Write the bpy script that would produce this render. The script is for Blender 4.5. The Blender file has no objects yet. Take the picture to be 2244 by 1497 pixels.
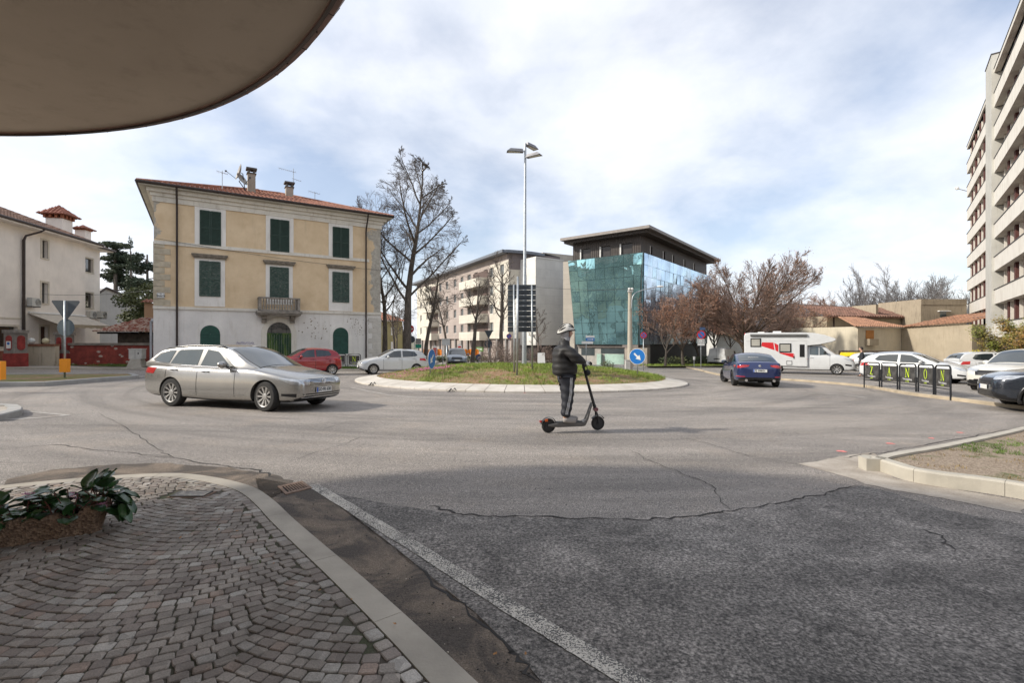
import bpy,bmesh,math,random
from math import sin,cos,pi,radians,sqrt,atan2
from mathutils import Vector,Matrix
from mathutils.bvhtree import BVHTree
sc=bpy.context.scene
C=sc.collection
F=1060.0
cam=bpy.data.cameras.new("camera");camo=bpy.data.objects.new("camera",cam);C.objects.link(camo)
cam.sensor_width=36;cam.lens=36*F/2244;cam.shift_y=-0.0016;cam.clip_end=3000;cam.clip_start=0.05
camo.location=(0,0,1.6);camo.rotation_euler=(pi/2,0,0);sc.camera=camo
sc.view_settings.view_transform='Standard';sc.view_settings.look='None'
sc.view_settings.exposure=0.9;sc.view_settings.gamma=1
SUN=Vector((-0.986,-0.165,0)).normalized();EL=radians(32)
SUND=Vector((SUN.x*cos(EL),SUN.y*cos(EL),sin(EL)))
sl=bpy.data.lights.new("sun",'SUN');sl.energy=2.5;sl.angle=radians(3.0);sl.color=(1.0,0.93,0.82)
so=bpy.data.objects.new("sun",sl);C.objects.link(so);so.rotation_euler=SUND.to_track_quat('Z','Y').to_euler()
so.location=(-30,-10,30)
w=bpy.data.worlds.new("World");sc.world=w;w.use_nodes=True
nt=w.node_tree;N=nt.nodes;L=nt.links;N.clear()
out=N.new('ShaderNodeOutputWorld');bg=N.new('ShaderNodeBackground');L.new(bg.outputs[0],out.inputs[0])
bg.inputs[1].default_value=0.1
sky=N.new('ShaderNodeTexSky');sky.sky_type='NISHITA';sky.sun_disc=False
sky.sun_elevation=EL;sky.sun_rotation=atan2(SUN.x,SUN.y)%(2*pi);sky.air_density=1.0;sky.dust_density=1.5
tc=N.new('ShaderNodeTexCoord');sx=N.new('ShaderNodeSeparateXYZ');L.new(tc.outputs['Generated'],sx.inputs[0])
def wm(op,a,b=None,c=None):
 n=N.new('ShaderNodeMath');n.operation=op
 for i,v in enumerate((a,b,c)):
  if v is None:continue
  if isinstance(v,(int,float)):n.inputs[i].default_value=v
  else:L.new(v,n.inputs[i])
 return n.outputs[0]
zz=wm('ADD',wm('MAXIMUM',sx.outputs[2],0.0),0.30)
cx=N.new('ShaderNodeCombineXYZ');L.new(wm('DIVIDE',sx.outputs[0],zz),cx.inputs[0]);L.new(wm('DIVIDE',sx.outputs[1],zz),cx.inputs[1])
def wnoise(scale,det,rough,dist,off):
 mp=N.new('ShaderNodeMapping');mp.inputs['Location'].default_value=off;L.new(cx.outputs[0],mp.inputs[0])
 n=N.new('ShaderNodeTexNoise');n.inputs['Scale'].default_value=scale;n.inputs['Detail'].default_value=det
 n.inputs['Roughness'].default_value=rough;n.inputs['Distortion'].default_value=dist;L.new(mp.outputs[0],n.inputs[0]);return n.outputs[0]
def wramp(v,p):
 r=N.new('ShaderNodeValToRGB');el=r.color_ramp.elements
 while len(el)<len(p):el.new(0.5)
 for e,(x,c) in zip(el,p):e.position=x;e.color=(*c,1) if len(c)==3 else c
 L.new(v,r.inputs[0]);return r.outputs[0]
def g3(v):return (v,v,v)
n1=wnoise(1.05,9,.55,.15,(3.1,1.7,0));n2=wnoise(.55,5,.5,.2,(7.7,2.3,0))
cov=wramp(wm('ADD',wm('MULTIPLY',n1,.62),wm('MULTIPLY',n2,.38)),[(.40,g3(.24)),(.50,g3(.74)),(.59,g3(1))])
shade=wramp(wnoise(2.1,7,.6,.3,(1.3,8.8,0)),[(.25,(4.7,4.95,5.45)),(.5,(5.8,6.0,6.4)),(.72,(6.8,6.8,7.0))])
mx=N.new('ShaderNodeMix');mx.data_type='RGBA';L.new(cov,mx.inputs[0])
tint=N.new('ShaderNodeMix');tint.data_type='RGBA';tint.blend_type='MULTIPLY';tint.inputs[0].default_value=1
L.new(sky.outputs[0],tint.inputs[6]);tint.inputs[7].default_value=(1.0,.98,1.0,1)
L.new(tint.outputs[2],mx.inputs[6]);L.new(shade,mx.inputs[7])
L.new(mx.outputs[2],bg.inputs[0])
rnd=random.Random(7)
def clamp(v,a,b):return max(a,min(b,v))
def g(x,y):
 return.20-.024*clamp(y,-10,64)-.01*clamp(x,-34,42)
def G(u,v,h=0.0):
 Y=(1.40-h)/((v-745)/F-.024-.01*(u-1122)/F);X=(u-1122)/F*Y
 return Vector((X,Y,g(X,Y)+h))
def P(u,v,Y):return Vector(((u-1122)/F*Y,Y,1.6-(v-745)/F*Y))
def onG(x,y,h=0):return Vector((x,y,g(x,y)+h))
def setp(o,label=None,cat=None,group=None,kind=None):
 if label:o['label']=label
 if cat:o['category']=cat
 if group:o['group']=group
 if kind:o['kind']=kind
 return o
def thing(name,label,cat,loc,group=None):
 o=bpy.data.objects.new(name,None);C.objects.link(o);o.location=loc;o.empty_display_size=.2
 return setp(o,label,cat,group)
class MB:
 def __init__(s):s.v=[];s.f=[];s.m=[];s.mi=0
 def add(s,vs,fs):
  b=len(s.v);s.v+=[tuple(p) for p in vs];s.f+=[tuple(b+i for i in f) for f in fs];s.m+=[s.mi]*len(fs)
 def hexa(s,p):
  s.add(p,[(3,2,1,0),(4,5,6,7),(0,1,5,4),(1,2,6,5),(2,3,7,6),(3,0,4,7)])
 def box(s,c,d,rz=0):
  x,y,z=d[0]/2,d[1]/2,d[2]/2;ca,sa=cos(rz),sin(rz);pts=[]
  for k in (-z,z):
   for a,b in ((-x,-y),(x,-y),(x,y),(-x,y)):pts.append((c[0]+a*ca-b*sa,c[1]+a*sa+b*ca,c[2]+k))
  s.hexa(pts)
 def fbox(s,fr,s0,s1,z0,z1,d0,d1):
  A=lambda a,b,z:fr.pt(a,z,b)
  s.hexa([A(s0,d1,z0),A(s1,d1,z0),A(s1,d0,z0),A(s0,d0,z0),A(s0,d1,z1),A(s1,d1,z1),A(s1,d0,z1),A(s0,d0,z1)])
 def fpoly(s,fr,pts,d0,d1):
  n=len(pts);vs=[fr.pt(a,z,d1) for a,z in pts]+[fr.pt(a,z,d0) for a,z in pts]
  s.add(vs,[tuple(range(n)),tuple(range(2*n-1,n-1,-1))]+[(i,n+i,n+(i+1)%n,(i+1)%n) for i in range(n)])
 def tube(s,pts,rad,n=8,cap=True):
  pts=[Vector(p) for p in pts];k=len(pts)
  if not isinstance(rad,(list,tuple)):rad=[rad]*k
  vs=[];up0=None
  for i,p in enumerate(pts):
   d=(pts[min(i+1,k-1)]-pts[max(i-1,0)])
   if d.length<1e-9:d=Vector((0,0,1))
   d.normalize()
   if up0 is None:up0=Vector((1,0,0)) if abs(d.x)<.9 else Vector((0,1,0))
   a=d.cross(up0)
   if a.length<1e-4:a=d.cross(Vector((0,1,0.3)))
   a.normalize();b=d.cross(a);up0=b.cross(d)*1.0 if False else up0
   for j in range(n):
    t=2*pi*j/n;vs.append(p+(a*cos(t)+b*sin(t))*rad[i])
  fs=[]
  for i in range(k-1):
   for j in range(n):fs.append((i*n+j,i*n+(j+1)%n,(i+1)*n+(j+1)%n,(i+1)*n+j))
  if cap:fs.append(tuple(range(n-1,-1,-1)));fs.append(tuple(range((k-1)*n,k*n)))
  s.add(vs,fs)
 def lathe(s,prof,o=(0,0,0),axis='z',n=24,closed=False,cap=True):
  vs=[]
  for r,h in prof:
   for j in range(n):
    t=2*pi*j/n
    if axis=='z':vs.append((o[0]+r*cos(t),o[1]+r*sin(t),o[2]+h))
    else:vs.append((o[0]+r*cos(t),o[1]+h,o[2]+r*sin(t)))
  k=len(prof);fs=[]
  for i in range(k-1 if not closed else k):
   i2=(i+1)%k
   for j in range(n):fs.append((i*n+j,i*n+(j+1)%n,i2*n+(j+1)%n,i2*n+j))
  if not closed and cap:
   if prof[0][0]>1e-6:fs.append(tuple(range(n-1,-1,-1)))
   if prof[-1][0]>1e-6:fs.append(tuple(range((k-1)*n,k*n)))
  s.add(vs,fs)
 def sphere(s,c,r,n=12,sc_=(1,1,1)):
  k=n//2;vs=[];fs=[]
  for i in range(k+1):
   a=pi*i/k-pi/2
   for j in range(n):t=2*pi*j/n;vs.append((c[0]+r*sc_[0]*cos(a)*cos(t),c[1]+r*sc_[1]*cos(a)*sin(t),c[2]+r*sc_[2]*sin(a)))
  for i in range(k):
   for j in range(n):fs.append((i*n+j,i*n+(j+1)%n,(i+1)*n+(j+1)%n,(i+1)*n+j))
  s.add(vs,fs)
 def prism(s,poly,z0,z1):
  n=len(poly);a0=z0 if callable(z0) else (lambda x,y:z0);a1=z1 if callable(z1) else (lambda x,y:z1)
  vs=[(x,y,a0(x,y)) for x,y in poly]+[(x,y,a1(x,y)) for x,y in poly]
  s.add(vs,[tuple(range(n-1,-1,-1)),tuple(range(n,2*n))]+[(i,(i+1)%n,n+(i+1)%n,n+i) for i in range(n)])
 def build(s,name,mats,parent=None,smooth=False,wn=True,**kw):
  if not isinstance(mats,(list,tuple)):mats=[mats]
  off=Vector(parent_loc(parent)) if parent else Vector((0,0,0))
  o0=kw.pop('origin',None)
  if o0 is not None and parent is None:off=Vector(o0)
  me=bpy.data.meshes.new(name);me.from_pydata([tuple(Vector(p)-off) for p in s.v],[],s.f)
  for m in mats:me.materials.append(m)
  if len(mats)>1:me.polygons.foreach_set('material_index',s.m)
  if wn:
   bm=bmesh.new();bm.from_mesh(me);bmesh.ops.recalc_face_normals(bm,faces=bm.faces);bm.to_mesh(me);bm.free()
  if smooth:
   me.polygons.foreach_set('use_smooth',[True]*len(me.polygons))
   if smooth is not True:me.set_sharp_from_angle(angle=radians(smooth))
  me.update()
  o=bpy.data.objects.new(name,me);C.objects.link(o)
  if parent:o.parent=parent
  elif o0 is not None:o.location=off
  return setp(o,**kw)
def parent_loc(p):
 v=Vector((0,0,0))
 while p:v+=Vector(p.location);p=p.parent
 return v
class Frame:
 def __init__(s,a,b):
  s.o=Vector((a[0],a[1],0));d=Vector((b[0]-a[0],b[1]-a[1],0));s.len=d.length;s.s=d.normalized()
  s.n=Vector((s.s.y,-s.s.x,0))
 def pt(s,a,z,d=0):p=s.o+s.s*a+s.n*d;return Vector((p.x,p.y,z))
 def px(s,u,v,d=0):
  k=(u-1122)/F;o=s.o+s.n*d
  t=(k*o.y-o.x)/(s.s.x-k*s.s.y);Y=o.y+s.s.y*t
  return t,1.6-(v-745)/F*Y
def wall_holes(mb,fr,s0,s1,z0,z1,holes,depth=.2,d=0.0):
 S=sorted({s0,s1,*[clamp(h[0],s0,s1) for h in holes],*[clamp(h[1],s0,s1) for h in holes]})
 Z=sorted({z0,z1,*[clamp(h[2],z0,z1) for h in holes],*[clamp(h[3],z0,z1) for h in holes]})
 for i in range(len(S)-1):
  for j in range(len(Z)-1):
   cs,cz=(S[i]+S[i+1])/2,(Z[j]+Z[j+1])/2
   if any(h[0]<cs<h[1] and h[2]<cz<h[3] for h in holes):continue
   mb.add([fr.pt(S[i],Z[j],d),fr.pt(S[i+1],Z[j],d),fr.pt(S[i+1],Z[j+1],d),fr.pt(S[i],Z[j+1],d)],[(0,1,2,3)])
 for a,b,c,e in holes:
  q=[(a,c),(b,c),(b,e),(a,e)]
  for k in range(4):
   p,r=q[k],q[(k+1)%4]
   mb.add([fr.pt(*p,d),fr.pt(*r,d),fr.pt(*r,d-depth),fr.pt(*p,d-depth)],[(3,2,1,0)])
def inpoly(x,y,poly):
 c=False;j=len(poly)-1
 for i in range(len(poly)):
  xi,yi=poly[i][0],poly[i][1];xj,yj=poly[j][0],poly[j][1]
  if (yi>y)!=(yj>y) and x<(xj-xi)*(y-yi)/(yj-yi)+xi:c=not c
  j=i
 return c
def smoothpath(pts,n=6):
 pts=[Vector(p) for p in pts];out_=[]
 for i in range(len(pts)-1):
  p0=pts[max(i-1,0)];p1=pts[i];p2=pts[i+1];p3=pts[min(i+2,len(pts)-1)]
  for k in range(n):
   t=k/n;out_.append(.5*((2*p1)+(p2-p0)*t+(2*p0-5*p1+4*p2-p3)*t*t+(3*p1-p0-3*p2+p3)*t**3))
 out_.append(pts[-1]);return out_
def offset_path(pts,d):
 r=[]
 for i,p in enumerate(pts):
  t=Vector(pts[min(i+1,len(pts)-1)])-Vector(pts[max(i-1,0)]);nn=Vector((t.y,-t.x,0)).normalized()
  r.append(Vector(p)+nn*d)
 return r
MC={}
class NT:
 def __init__(s,name):
  s.m=bpy.data.materials.new(name);s.m.use_nodes=True;s.t=s.m.node_tree;s.N=s.t.nodes;s.L=s.t.links
  s.b=s.N['Principled BSDF'];s.tc=s.N.new('ShaderNodeTexCoord')
  s.co=s.tc.outputs['Object']
 def link(s,a,b):s.L.new(a,b)
 def mapping(s,sc_=(1,1,1),rot=(0,0,0),loc=(0,0,0)):
  m=s.N.new('ShaderNodeMapping');s.L.new(s.co,m.inputs[0]);m.inputs['Scale'].default_value=sc_;m.inputs['Rotation'].default_value=rot;m.inputs['Location'].default_value=loc
  return m.outputs[0]
 def noise(s,scale,det=4,rough=.55,co=None,dist=0):
  n=s.N.new('ShaderNodeTexNoise');n.inputs['Scale'].default_value=scale;n.inputs['Detail'].default_value=det
  n.inputs['Roughness'].default_value=rough;n.inputs['Distortion'].default_value=dist;s.L.new(co or s.co,n.inputs[0]);return n.outputs[0]
 def vor(s,scale,feat='F1',co=None,outp=0,rand=1):
  n=s.N.new('ShaderNodeTexVoronoi');n.feature=feat;n.inputs['Scale'].default_value=scale;n.inputs['Randomness'].default_value=rand;s.L.new(co or s.co,n.inputs[0]);return n.outputs[outp]
 def ramp(s,v,p,mode='LINEAR'):
  r=s.N.new('ShaderNodeValToRGB');r.color_ramp.interpolation=mode;el=r.color_ramp.elements
  while len(el)<len(p):el.new(.5)
  for e,(x,c) in zip(el,p):
   e.position=x;e.color=(c,c,c,1) if isinstance(c,(int,float)) else (*c,1)
  s.L.new(v,r.inputs[0]);return r.outputs[0]
 def math(s,op,a,b=0.0):
  n=s.N.new('ShaderNodeMath');n.operation=op
  for i,v in enumerate((a,b)):
   if isinstance(v,(int,float)):n.inputs[i].default_value=v
   else:s.L.new(v,n.inputs[i])
  return n.outputs[0]
 def mix(s,fac,a,b,mode='MIX'):
  n=s.N.new('ShaderNodeMix');n.data_type='RGBA';n.blend_type=mode
  for i,v in ((0,fac),(6,a),(7,b)):
   if isinstance(v,(int,float)):n.inputs[i].default_value=v
   elif isinstance(v,(tuple,list)):n.inputs[i].default_value=(*v[:3],1)
   else:s.L.new(v,n.inputs[i])
  return n.outputs[2]
 def bump(s,h,st=.3,dist=.01):
  n=s.N.new('ShaderNodeBump');n.inputs['Strength'].default_value=st;n.inputs['Distance'].default_value=dist;s.L.new(h,n.inputs['Height']);s.L.new(n.outputs[0],s.b.inputs['Normal'])
 def col(s,c):
  if isinstance(c,(tuple,list)):s.b.inputs['Base Color'].default_value=(*c[:3],1)
  else:s.L.new(c,s.b.inputs['Base Color'])
 def rough(s,r,metal=0):
  if isinstance(r,(int,float)):s.b.inputs['Roughness'].default_value=r
  else:s.L.new(r,s.b.inputs['Roughness'])
  s.b.inputs['Metallic'].default_value=metal
def sc3(c,k):return tuple(min(1,v*k) for v in c)
def mat(name,c,rough=.7,metal=0,var=.15,scale=3.0,bump=0,bscale=40,spec=None,coat=0):
 if name in MC:return MC[name]
 n=NT(name)
 if var:n.col(n.mix(n.ramp(n.noise(scale,5),[(.3,0),(.7,1)]),sc3(c,1-var),sc3(c,1+var)))
 else:n.col(c)
 n.rough(rough,metal)
 if bump:n.bump(n.noise(bscale,4),bump,.005)
 if coat:n.b.inputs['Coat Weight'].default_value=coat;n.b.inputs['Coat Roughness'].default_value=.05
 if spec is not None:n.b.inputs['Specular IOR Level'].default_value=spec
 MC[name]=n.m;return n.m
def plaster(name,c,dirt=(.30,.27,.22),amt=.35,c2=None,streak=True):
 if name in MC:return MC[name]
 n=NT(name);base=n.mix(n.ramp(n.noise(.7,8,.6),[(.35,0),(.65,1)]),sc3(c,.90),sc3(c,1.06))
 st=n.noise(2.2,8,.65,n.mapping((2.2,2.2,.35)))
 base=n.mix(n.math('MULTIPLY',n.ramp(st,[(.52,0),(.75,1)]),amt),base,dirt)
 base=n.mix(n.math('MULTIPLY',n.ramp(n.noise(14,6,.7),[(.55,0),(.7,1)]),amt*.5),base,sc3(c,.75))
 n.col(base);n.rough(.88);n.bump(n.noise(35,6),.25,.006);MC[name]=n.m;return n.m
def glass(name='window_glass',c=(.03,.04,.045),rough=.04):
 if name in MC:return MC[name]
 n=NT(name);n.col(c);n.rough(rough);n.b.inputs['Specular IOR Level'].default_value=.9;n.b.inputs['Coat Weight'].default_value=.6;n.b.inputs['Coat Roughness'].default_value=.02
 MC[name]=n.m;return n.m
def rooftile(name,c,ax=0.0,w=.22):
 if name in MC:return MC[name]
 n=NT(name);v=n.mix(n.ramp(n.vor(3.2,outp=1),[(.2,0),(.9,1)]),sc3(c,.72),sc3(c,1.3))
 v=n.mix(n.ramp(n.noise(1.1,8,.7),[(.5,0),(.75,.65)]),v,(.10,.075,.06));n.col(v);n.rough(.85);n.bump(n.noise(20),.3,.01);MC[name]=n.m;return n.m
M_white=lambda:mat('white_paint',(.72,.72,.70),.5,var=.06)
M_galv=lambda:mat('galvanised_steel',(.42,.45,.47),.45,.7,var=.18,scale=9)
M_dark=lambda:mat('dark_metal',(.03,.032,.036),.45,.3,var=.2)
M_black=lambda:mat('black_plastic',(.015,.015,.016),.5,var=.2)
def textmesh(mb,txt,size,fn,bold=0.0,sx_=1.0):
 cu=bpy.data.curves.new('t','FONT');cu.body=txt;cu.size=size;cu.align_x='CENTER';cu.align_y='CENTER';cu.offset=bold;cu.resolution_u=3
 ob=bpy.data.objects.new('t',cu);me=bpy.data.meshes.new_from_object(ob)
 mb.add([fn(v.co.x*sx_,v.co.y) for v in me.vertices],[tuple(p.vertices) for p in me.polygons])
 bpy.data.objects.remove(ob);bpy.data.curves.remove(cu);bpy.data.meshes.remove(me)
def asphalt(name,base,dark,light,agg=130,stain=1.0,warm=(.30,.25,.20)):
 n=NT(name)
 big=n.ramp(n.noise(.23,6,.6,dist=.6),[(.36,0),(.64,1)])
 a=n.mix(big,dark,base)
 streak=n.noise(.5,7,.65,n.mapping((.35,1.6,1),(0,0,.25)),.8)
 a=n.mix(n.math('MULTIPLY',n.ramp(streak,[(.50,0),(.66,1)]),.55*stain),a,sc3(dark,.62))
 a=n.mix(n.math('MULTIPLY',n.ramp(n.noise(.9,6,.6,dist=.4),[(.52,0),(.70,1)]),.35*stain),a,warm)
 a=n.mix(1,a,n.ramp(n.noise(1.7,6,.7,dist=.5),[(.35,.62),(.5,1),(.66,1.45)]),'MULTIPLY') if agg<60 else a
 sp=n.N.new('ShaderNodeSeparateXYZ');n.link(n.co,sp.inputs[0]);dx_=n.math('SUBTRACT',sp.outputs[0],.42);dy_=n.math('SUBTRACT',sp.outputs[1],24.1)
 rr_=n.math('SQRT',n.math('ADD',n.math('MULTIPLY',dx_,dx_),n.math('MULTIPLY',dy_,dy_)));cb=n.N.new('ShaderNodeCombineXYZ');n.link(n.math('MULTIPLY',rr_,1.15),cb.inputs[0]);n.link(n.math('MULTIPLY',n.math('ARCTAN2',dy_,dx_),1.6),cb.inputs[1])
 a=n.mix(1,a,n.ramp(n.noise(1.0,6,.62,cb.outputs[0],.4),[(.34,.74),(.5,1),(.66,1.16)]),'MULTIPLY')
 fine=n.ramp(n.noise(agg,4,.8),[(.36,.16),(.50,.95),(.64,2.3)])
 mid=n.ramp(n.noise(agg*.3,5,.7),[(.3,.72),(.7,1.25)])
 a=n.mix(1,a,fine,'MULTIPLY');a=n.mix(1,a,mid,'MULTIPLY')
 n.col(a);n.rough(.82);n.bump(n.noise(agg*.8,3,.7),.55,.006);return n.m
m_road=asphalt('asphalt',(.275,.245,.215),(.20,.18,.162),.3,agg=95,stain=1.1)
m_old=asphalt('old_coarse_asphalt',(.195,.176,.158),(.118,.108,.098),.3,agg=52,stain=.9,warm=(.2,.185,.17))
m_terr=mat('dry_ground',(.16,.15,.10),.95,var=.4,scale=.5,bump=.4)
def axis(lims,fine,coarse):
 a=[];x=lims[0]
 while x<lims[1]:
  a.append(x);d=abs(x-(lims[2]+lims[3])/2)-(lims[3]-lims[2])/2
  x+=fine if d<=0 else min(coarse,fine+d*.25)
 a.append(lims[1]);return a
def sheet(name,X,Y,zf,m,keep=None,**kw):
 mb=MB();nx,ny=len(X),len(Y);vs=[(x,y,zf(x,y)) for y in Y for x in X];fs=[]
 for j in range(ny-1):
  for i in range(nx-1):fs.append((j*nx+i,j*nx+i+1,(j+1)*nx+i+1,(j+1)*nx+i))
 mb.add(vs,fs);return mb.build(name,m,wn=False,**kw)
sheet('ground',axis((-900,900,-36,44),8,120),axis((-60,1500,-10,66),8,120),lambda x,y:g(x,y)-.05,m_terr,kind='structure')
sheet('road',axis((-60,70,-36,44),2,8),axis((-12,120,-10,66),2,8),lambda x,y:g(x,y),m_road,kind='structure')
def flat(name,poly,h,m,sub=.4,**kw):
 mb=MB();mb.add([onG(p[0],p[1],h) for p in poly],[tuple(range(len(poly)))]);return mb.build(name,m,wn=False,**kw)
def jag(pts,n=6,a=.04,seed=1):
 r=random.Random(seed);o=[]
 for i in range(len(pts)-1):
  p,q=Vector(pts[i]),Vector(pts[i+1])
  for k in range(n):
   t=k/n;b=p.lerp(q,t);o.append(Vector((b.x+r.uniform(-a,a),b.y+r.uniform(-a,a),b.z)))
 o.append(Vector(pts[-1]));return o
arc=[G(u,v) for u,v in ((720,1078),(820,1100),(930,1118),(1010,1130),(1100,1134),(1250,1137),(1400,1140),(1500,1137),(1610,1122),(1700,1106),(1800,1086),(1885,1064),(1960,1082),(2060,1115),(2150,1135),(2244,1150))]
ja=jag([tuple(p) for p in arc],8,.012,3)
flat('asphalt_patch',[(-1.8,4.6)]+[(p.x,p.y) for p in ja][1:]+[(7.5,3.6),(8.5,-4),(-1.0,-4),(-.2,1.0)],.0015,m_old,kind='structure')
def crack(pts,wd,seed,m,name='crack',n=7,a=.03):
 q=jag([tuple(G(*p)) for p in pts],n,a,seed);r=random.Random(seed);mb=MB();vs=[]
 for i,p in enumerate(q):
  t=(q[min(i+1,len(q)-1)]-q[max(i-1,0)]);nn=Vector((t.y,-t.x,0)).normalized();ww=wd*r.uniform(.25,1.2)*min(1,.25+min(i,len(q)-1-i)/4)
  for s in (1,-1):
   pp=p+nn*s*ww;vs.append(onG(pp.x,pp.y,.0045))
 mb.add(vs,[(2*i,2*i+1,2*i+3,2*i+2) for i in range(len(q)-1)]);return mb
m_crack=mat('crack_dark',(.035,.032,.03),.95,var=.3)
mbk=MB()
for k,(pts,wd) in enumerate([(((940,1110),(1010,1128),(1100,1133),(1250,1136),(1400,1139),(1500,1136),(1610,1121),(1700,1104),(1800,1085),(1880,1064)),.012),(((1600,1120),(1560,1065),(1500,1040),(1420,1010),(1380,985)),.006),(((640,1010),(720,985),(790,960),(860,958)),.006),(((215,905),(290,945),(345,985),(380,1005),(300,1000)),.008),(((1480,955),(1560,975),(1640,1000),(1760,1020)),.006),(((2010,1160),(2060,1175),(2090,1210)),.01),(((1850,1005),(1900,996),(1960,990)),.016),(((1940,990),(2040,975),(2190,945),(2244,938)),.010),(((700,945),(760,925),(850,915)),.006),(((1330,900),(1450,915),(1600,905)),.005),(((0,985),(120,975),(240,990),(380,1003)),.008),(((380,1003),(470,1020),(560,1030),(610,1050)),.014),(((900,1235),(1010,1330),(1120,1430),(1180,1497)),.012)]):
 c_=crack(pts,wd,k+5,m_crack);mbk.add(c_.v,c_.f)
mbk.build('road_crack',m_crack,wn=False,kind='structure')
KH=.07
kp=[(-420,1105),(-150,1082),(0,1064),(110,1053),(215,1044),(320,1038),(400,1037),(470,1045),(530,1058),(570,1073),(605,1098),(640,1131),(700,1182),(770,1240),(850,1309),(940,1390),(1040,1484)]
kpath=[G(u,v,KH) for u,v in kp];d_=(kpath[-1]-kpath[-3]).normalized();kpath+=[kpath[-1]+d_*k for k in (.8,2,4)]
kpath=smoothpath([(p.x,p.y,0) for p in kpath],5)
kin=offset_path(kpath,.16) if offset_path(kpath,.16)[20].y<kpath[20].y else offset_path(kpath,-.16)
m_kerb=mat('kerb_stone',(.38,.345,.29),.85,var=.22,scale=2.5,bump=.4,bscale=60)
def kerbstrip(outer,inner,h,m,name,seg=5,drop=.15,bev=.012,gap=.004,lift=0,**kw):
 mb=MB();n=len(outer);i=0
 while i<n-1:
  j=min(i+seg,n-1)
  for k in range(i,j):
   def pp(P_,Q_,t):return P_.lerp(Q_,t)
   rows=[]
   for idx in (k,k+1):
    o,q=outer[idx],inner[idx]
    if idx==i and k==i:o=o.lerp(outer[idx+1],gap/max(.01,(outer[idx+1]-o).length));q=q.lerp(inner[idx+1],gap/max(.01,(inner[idx+1]-q).length))
    dd=(q-o).normalized();ob=o+dd*bev
    rows.append([onG(o.x,o.y,-drop),onG(o.x,o.y,h-bev),onG(ob.x,ob.y,h),onG(q.x,q.y,h+lift),onG(q.x,q.y,-drop)])
   vs=rows[0]+rows[1];mb.add(vs,[(a,a+1,a+6,a+5) for a in range(4)]+([(0,1,2,3,4)] if k==i else [])+([(9,8,7,6,5)] if k==j-1 else []))
  i=j
 return mb.build(name,m,kind='structure',**kw)
kerbstrip(kpath,kin,KH,m_kerb,'kerb',seg=9)
inner=[(p.x,p.y) for p in kin]
pave=inner+[(inner[-1][0],-6),(-14,-6),(-14,inner[0][1])]
m_joint=NT('joint_soil');m_joint.col(m_joint.mix(m_joint.ramp(m_joint.noise(2.5,6,.7),[(.45,0),(.62,1)]),(.085,.072,.058),(.055,.062,.030)));m_joint.rough(.95);m_joint.bump(m_joint.noise(70,5),.8,.01);m_joint=m_joint.m
flat('pavement_bed',pave,KH-.009,m_joint,kind='structure')
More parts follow.
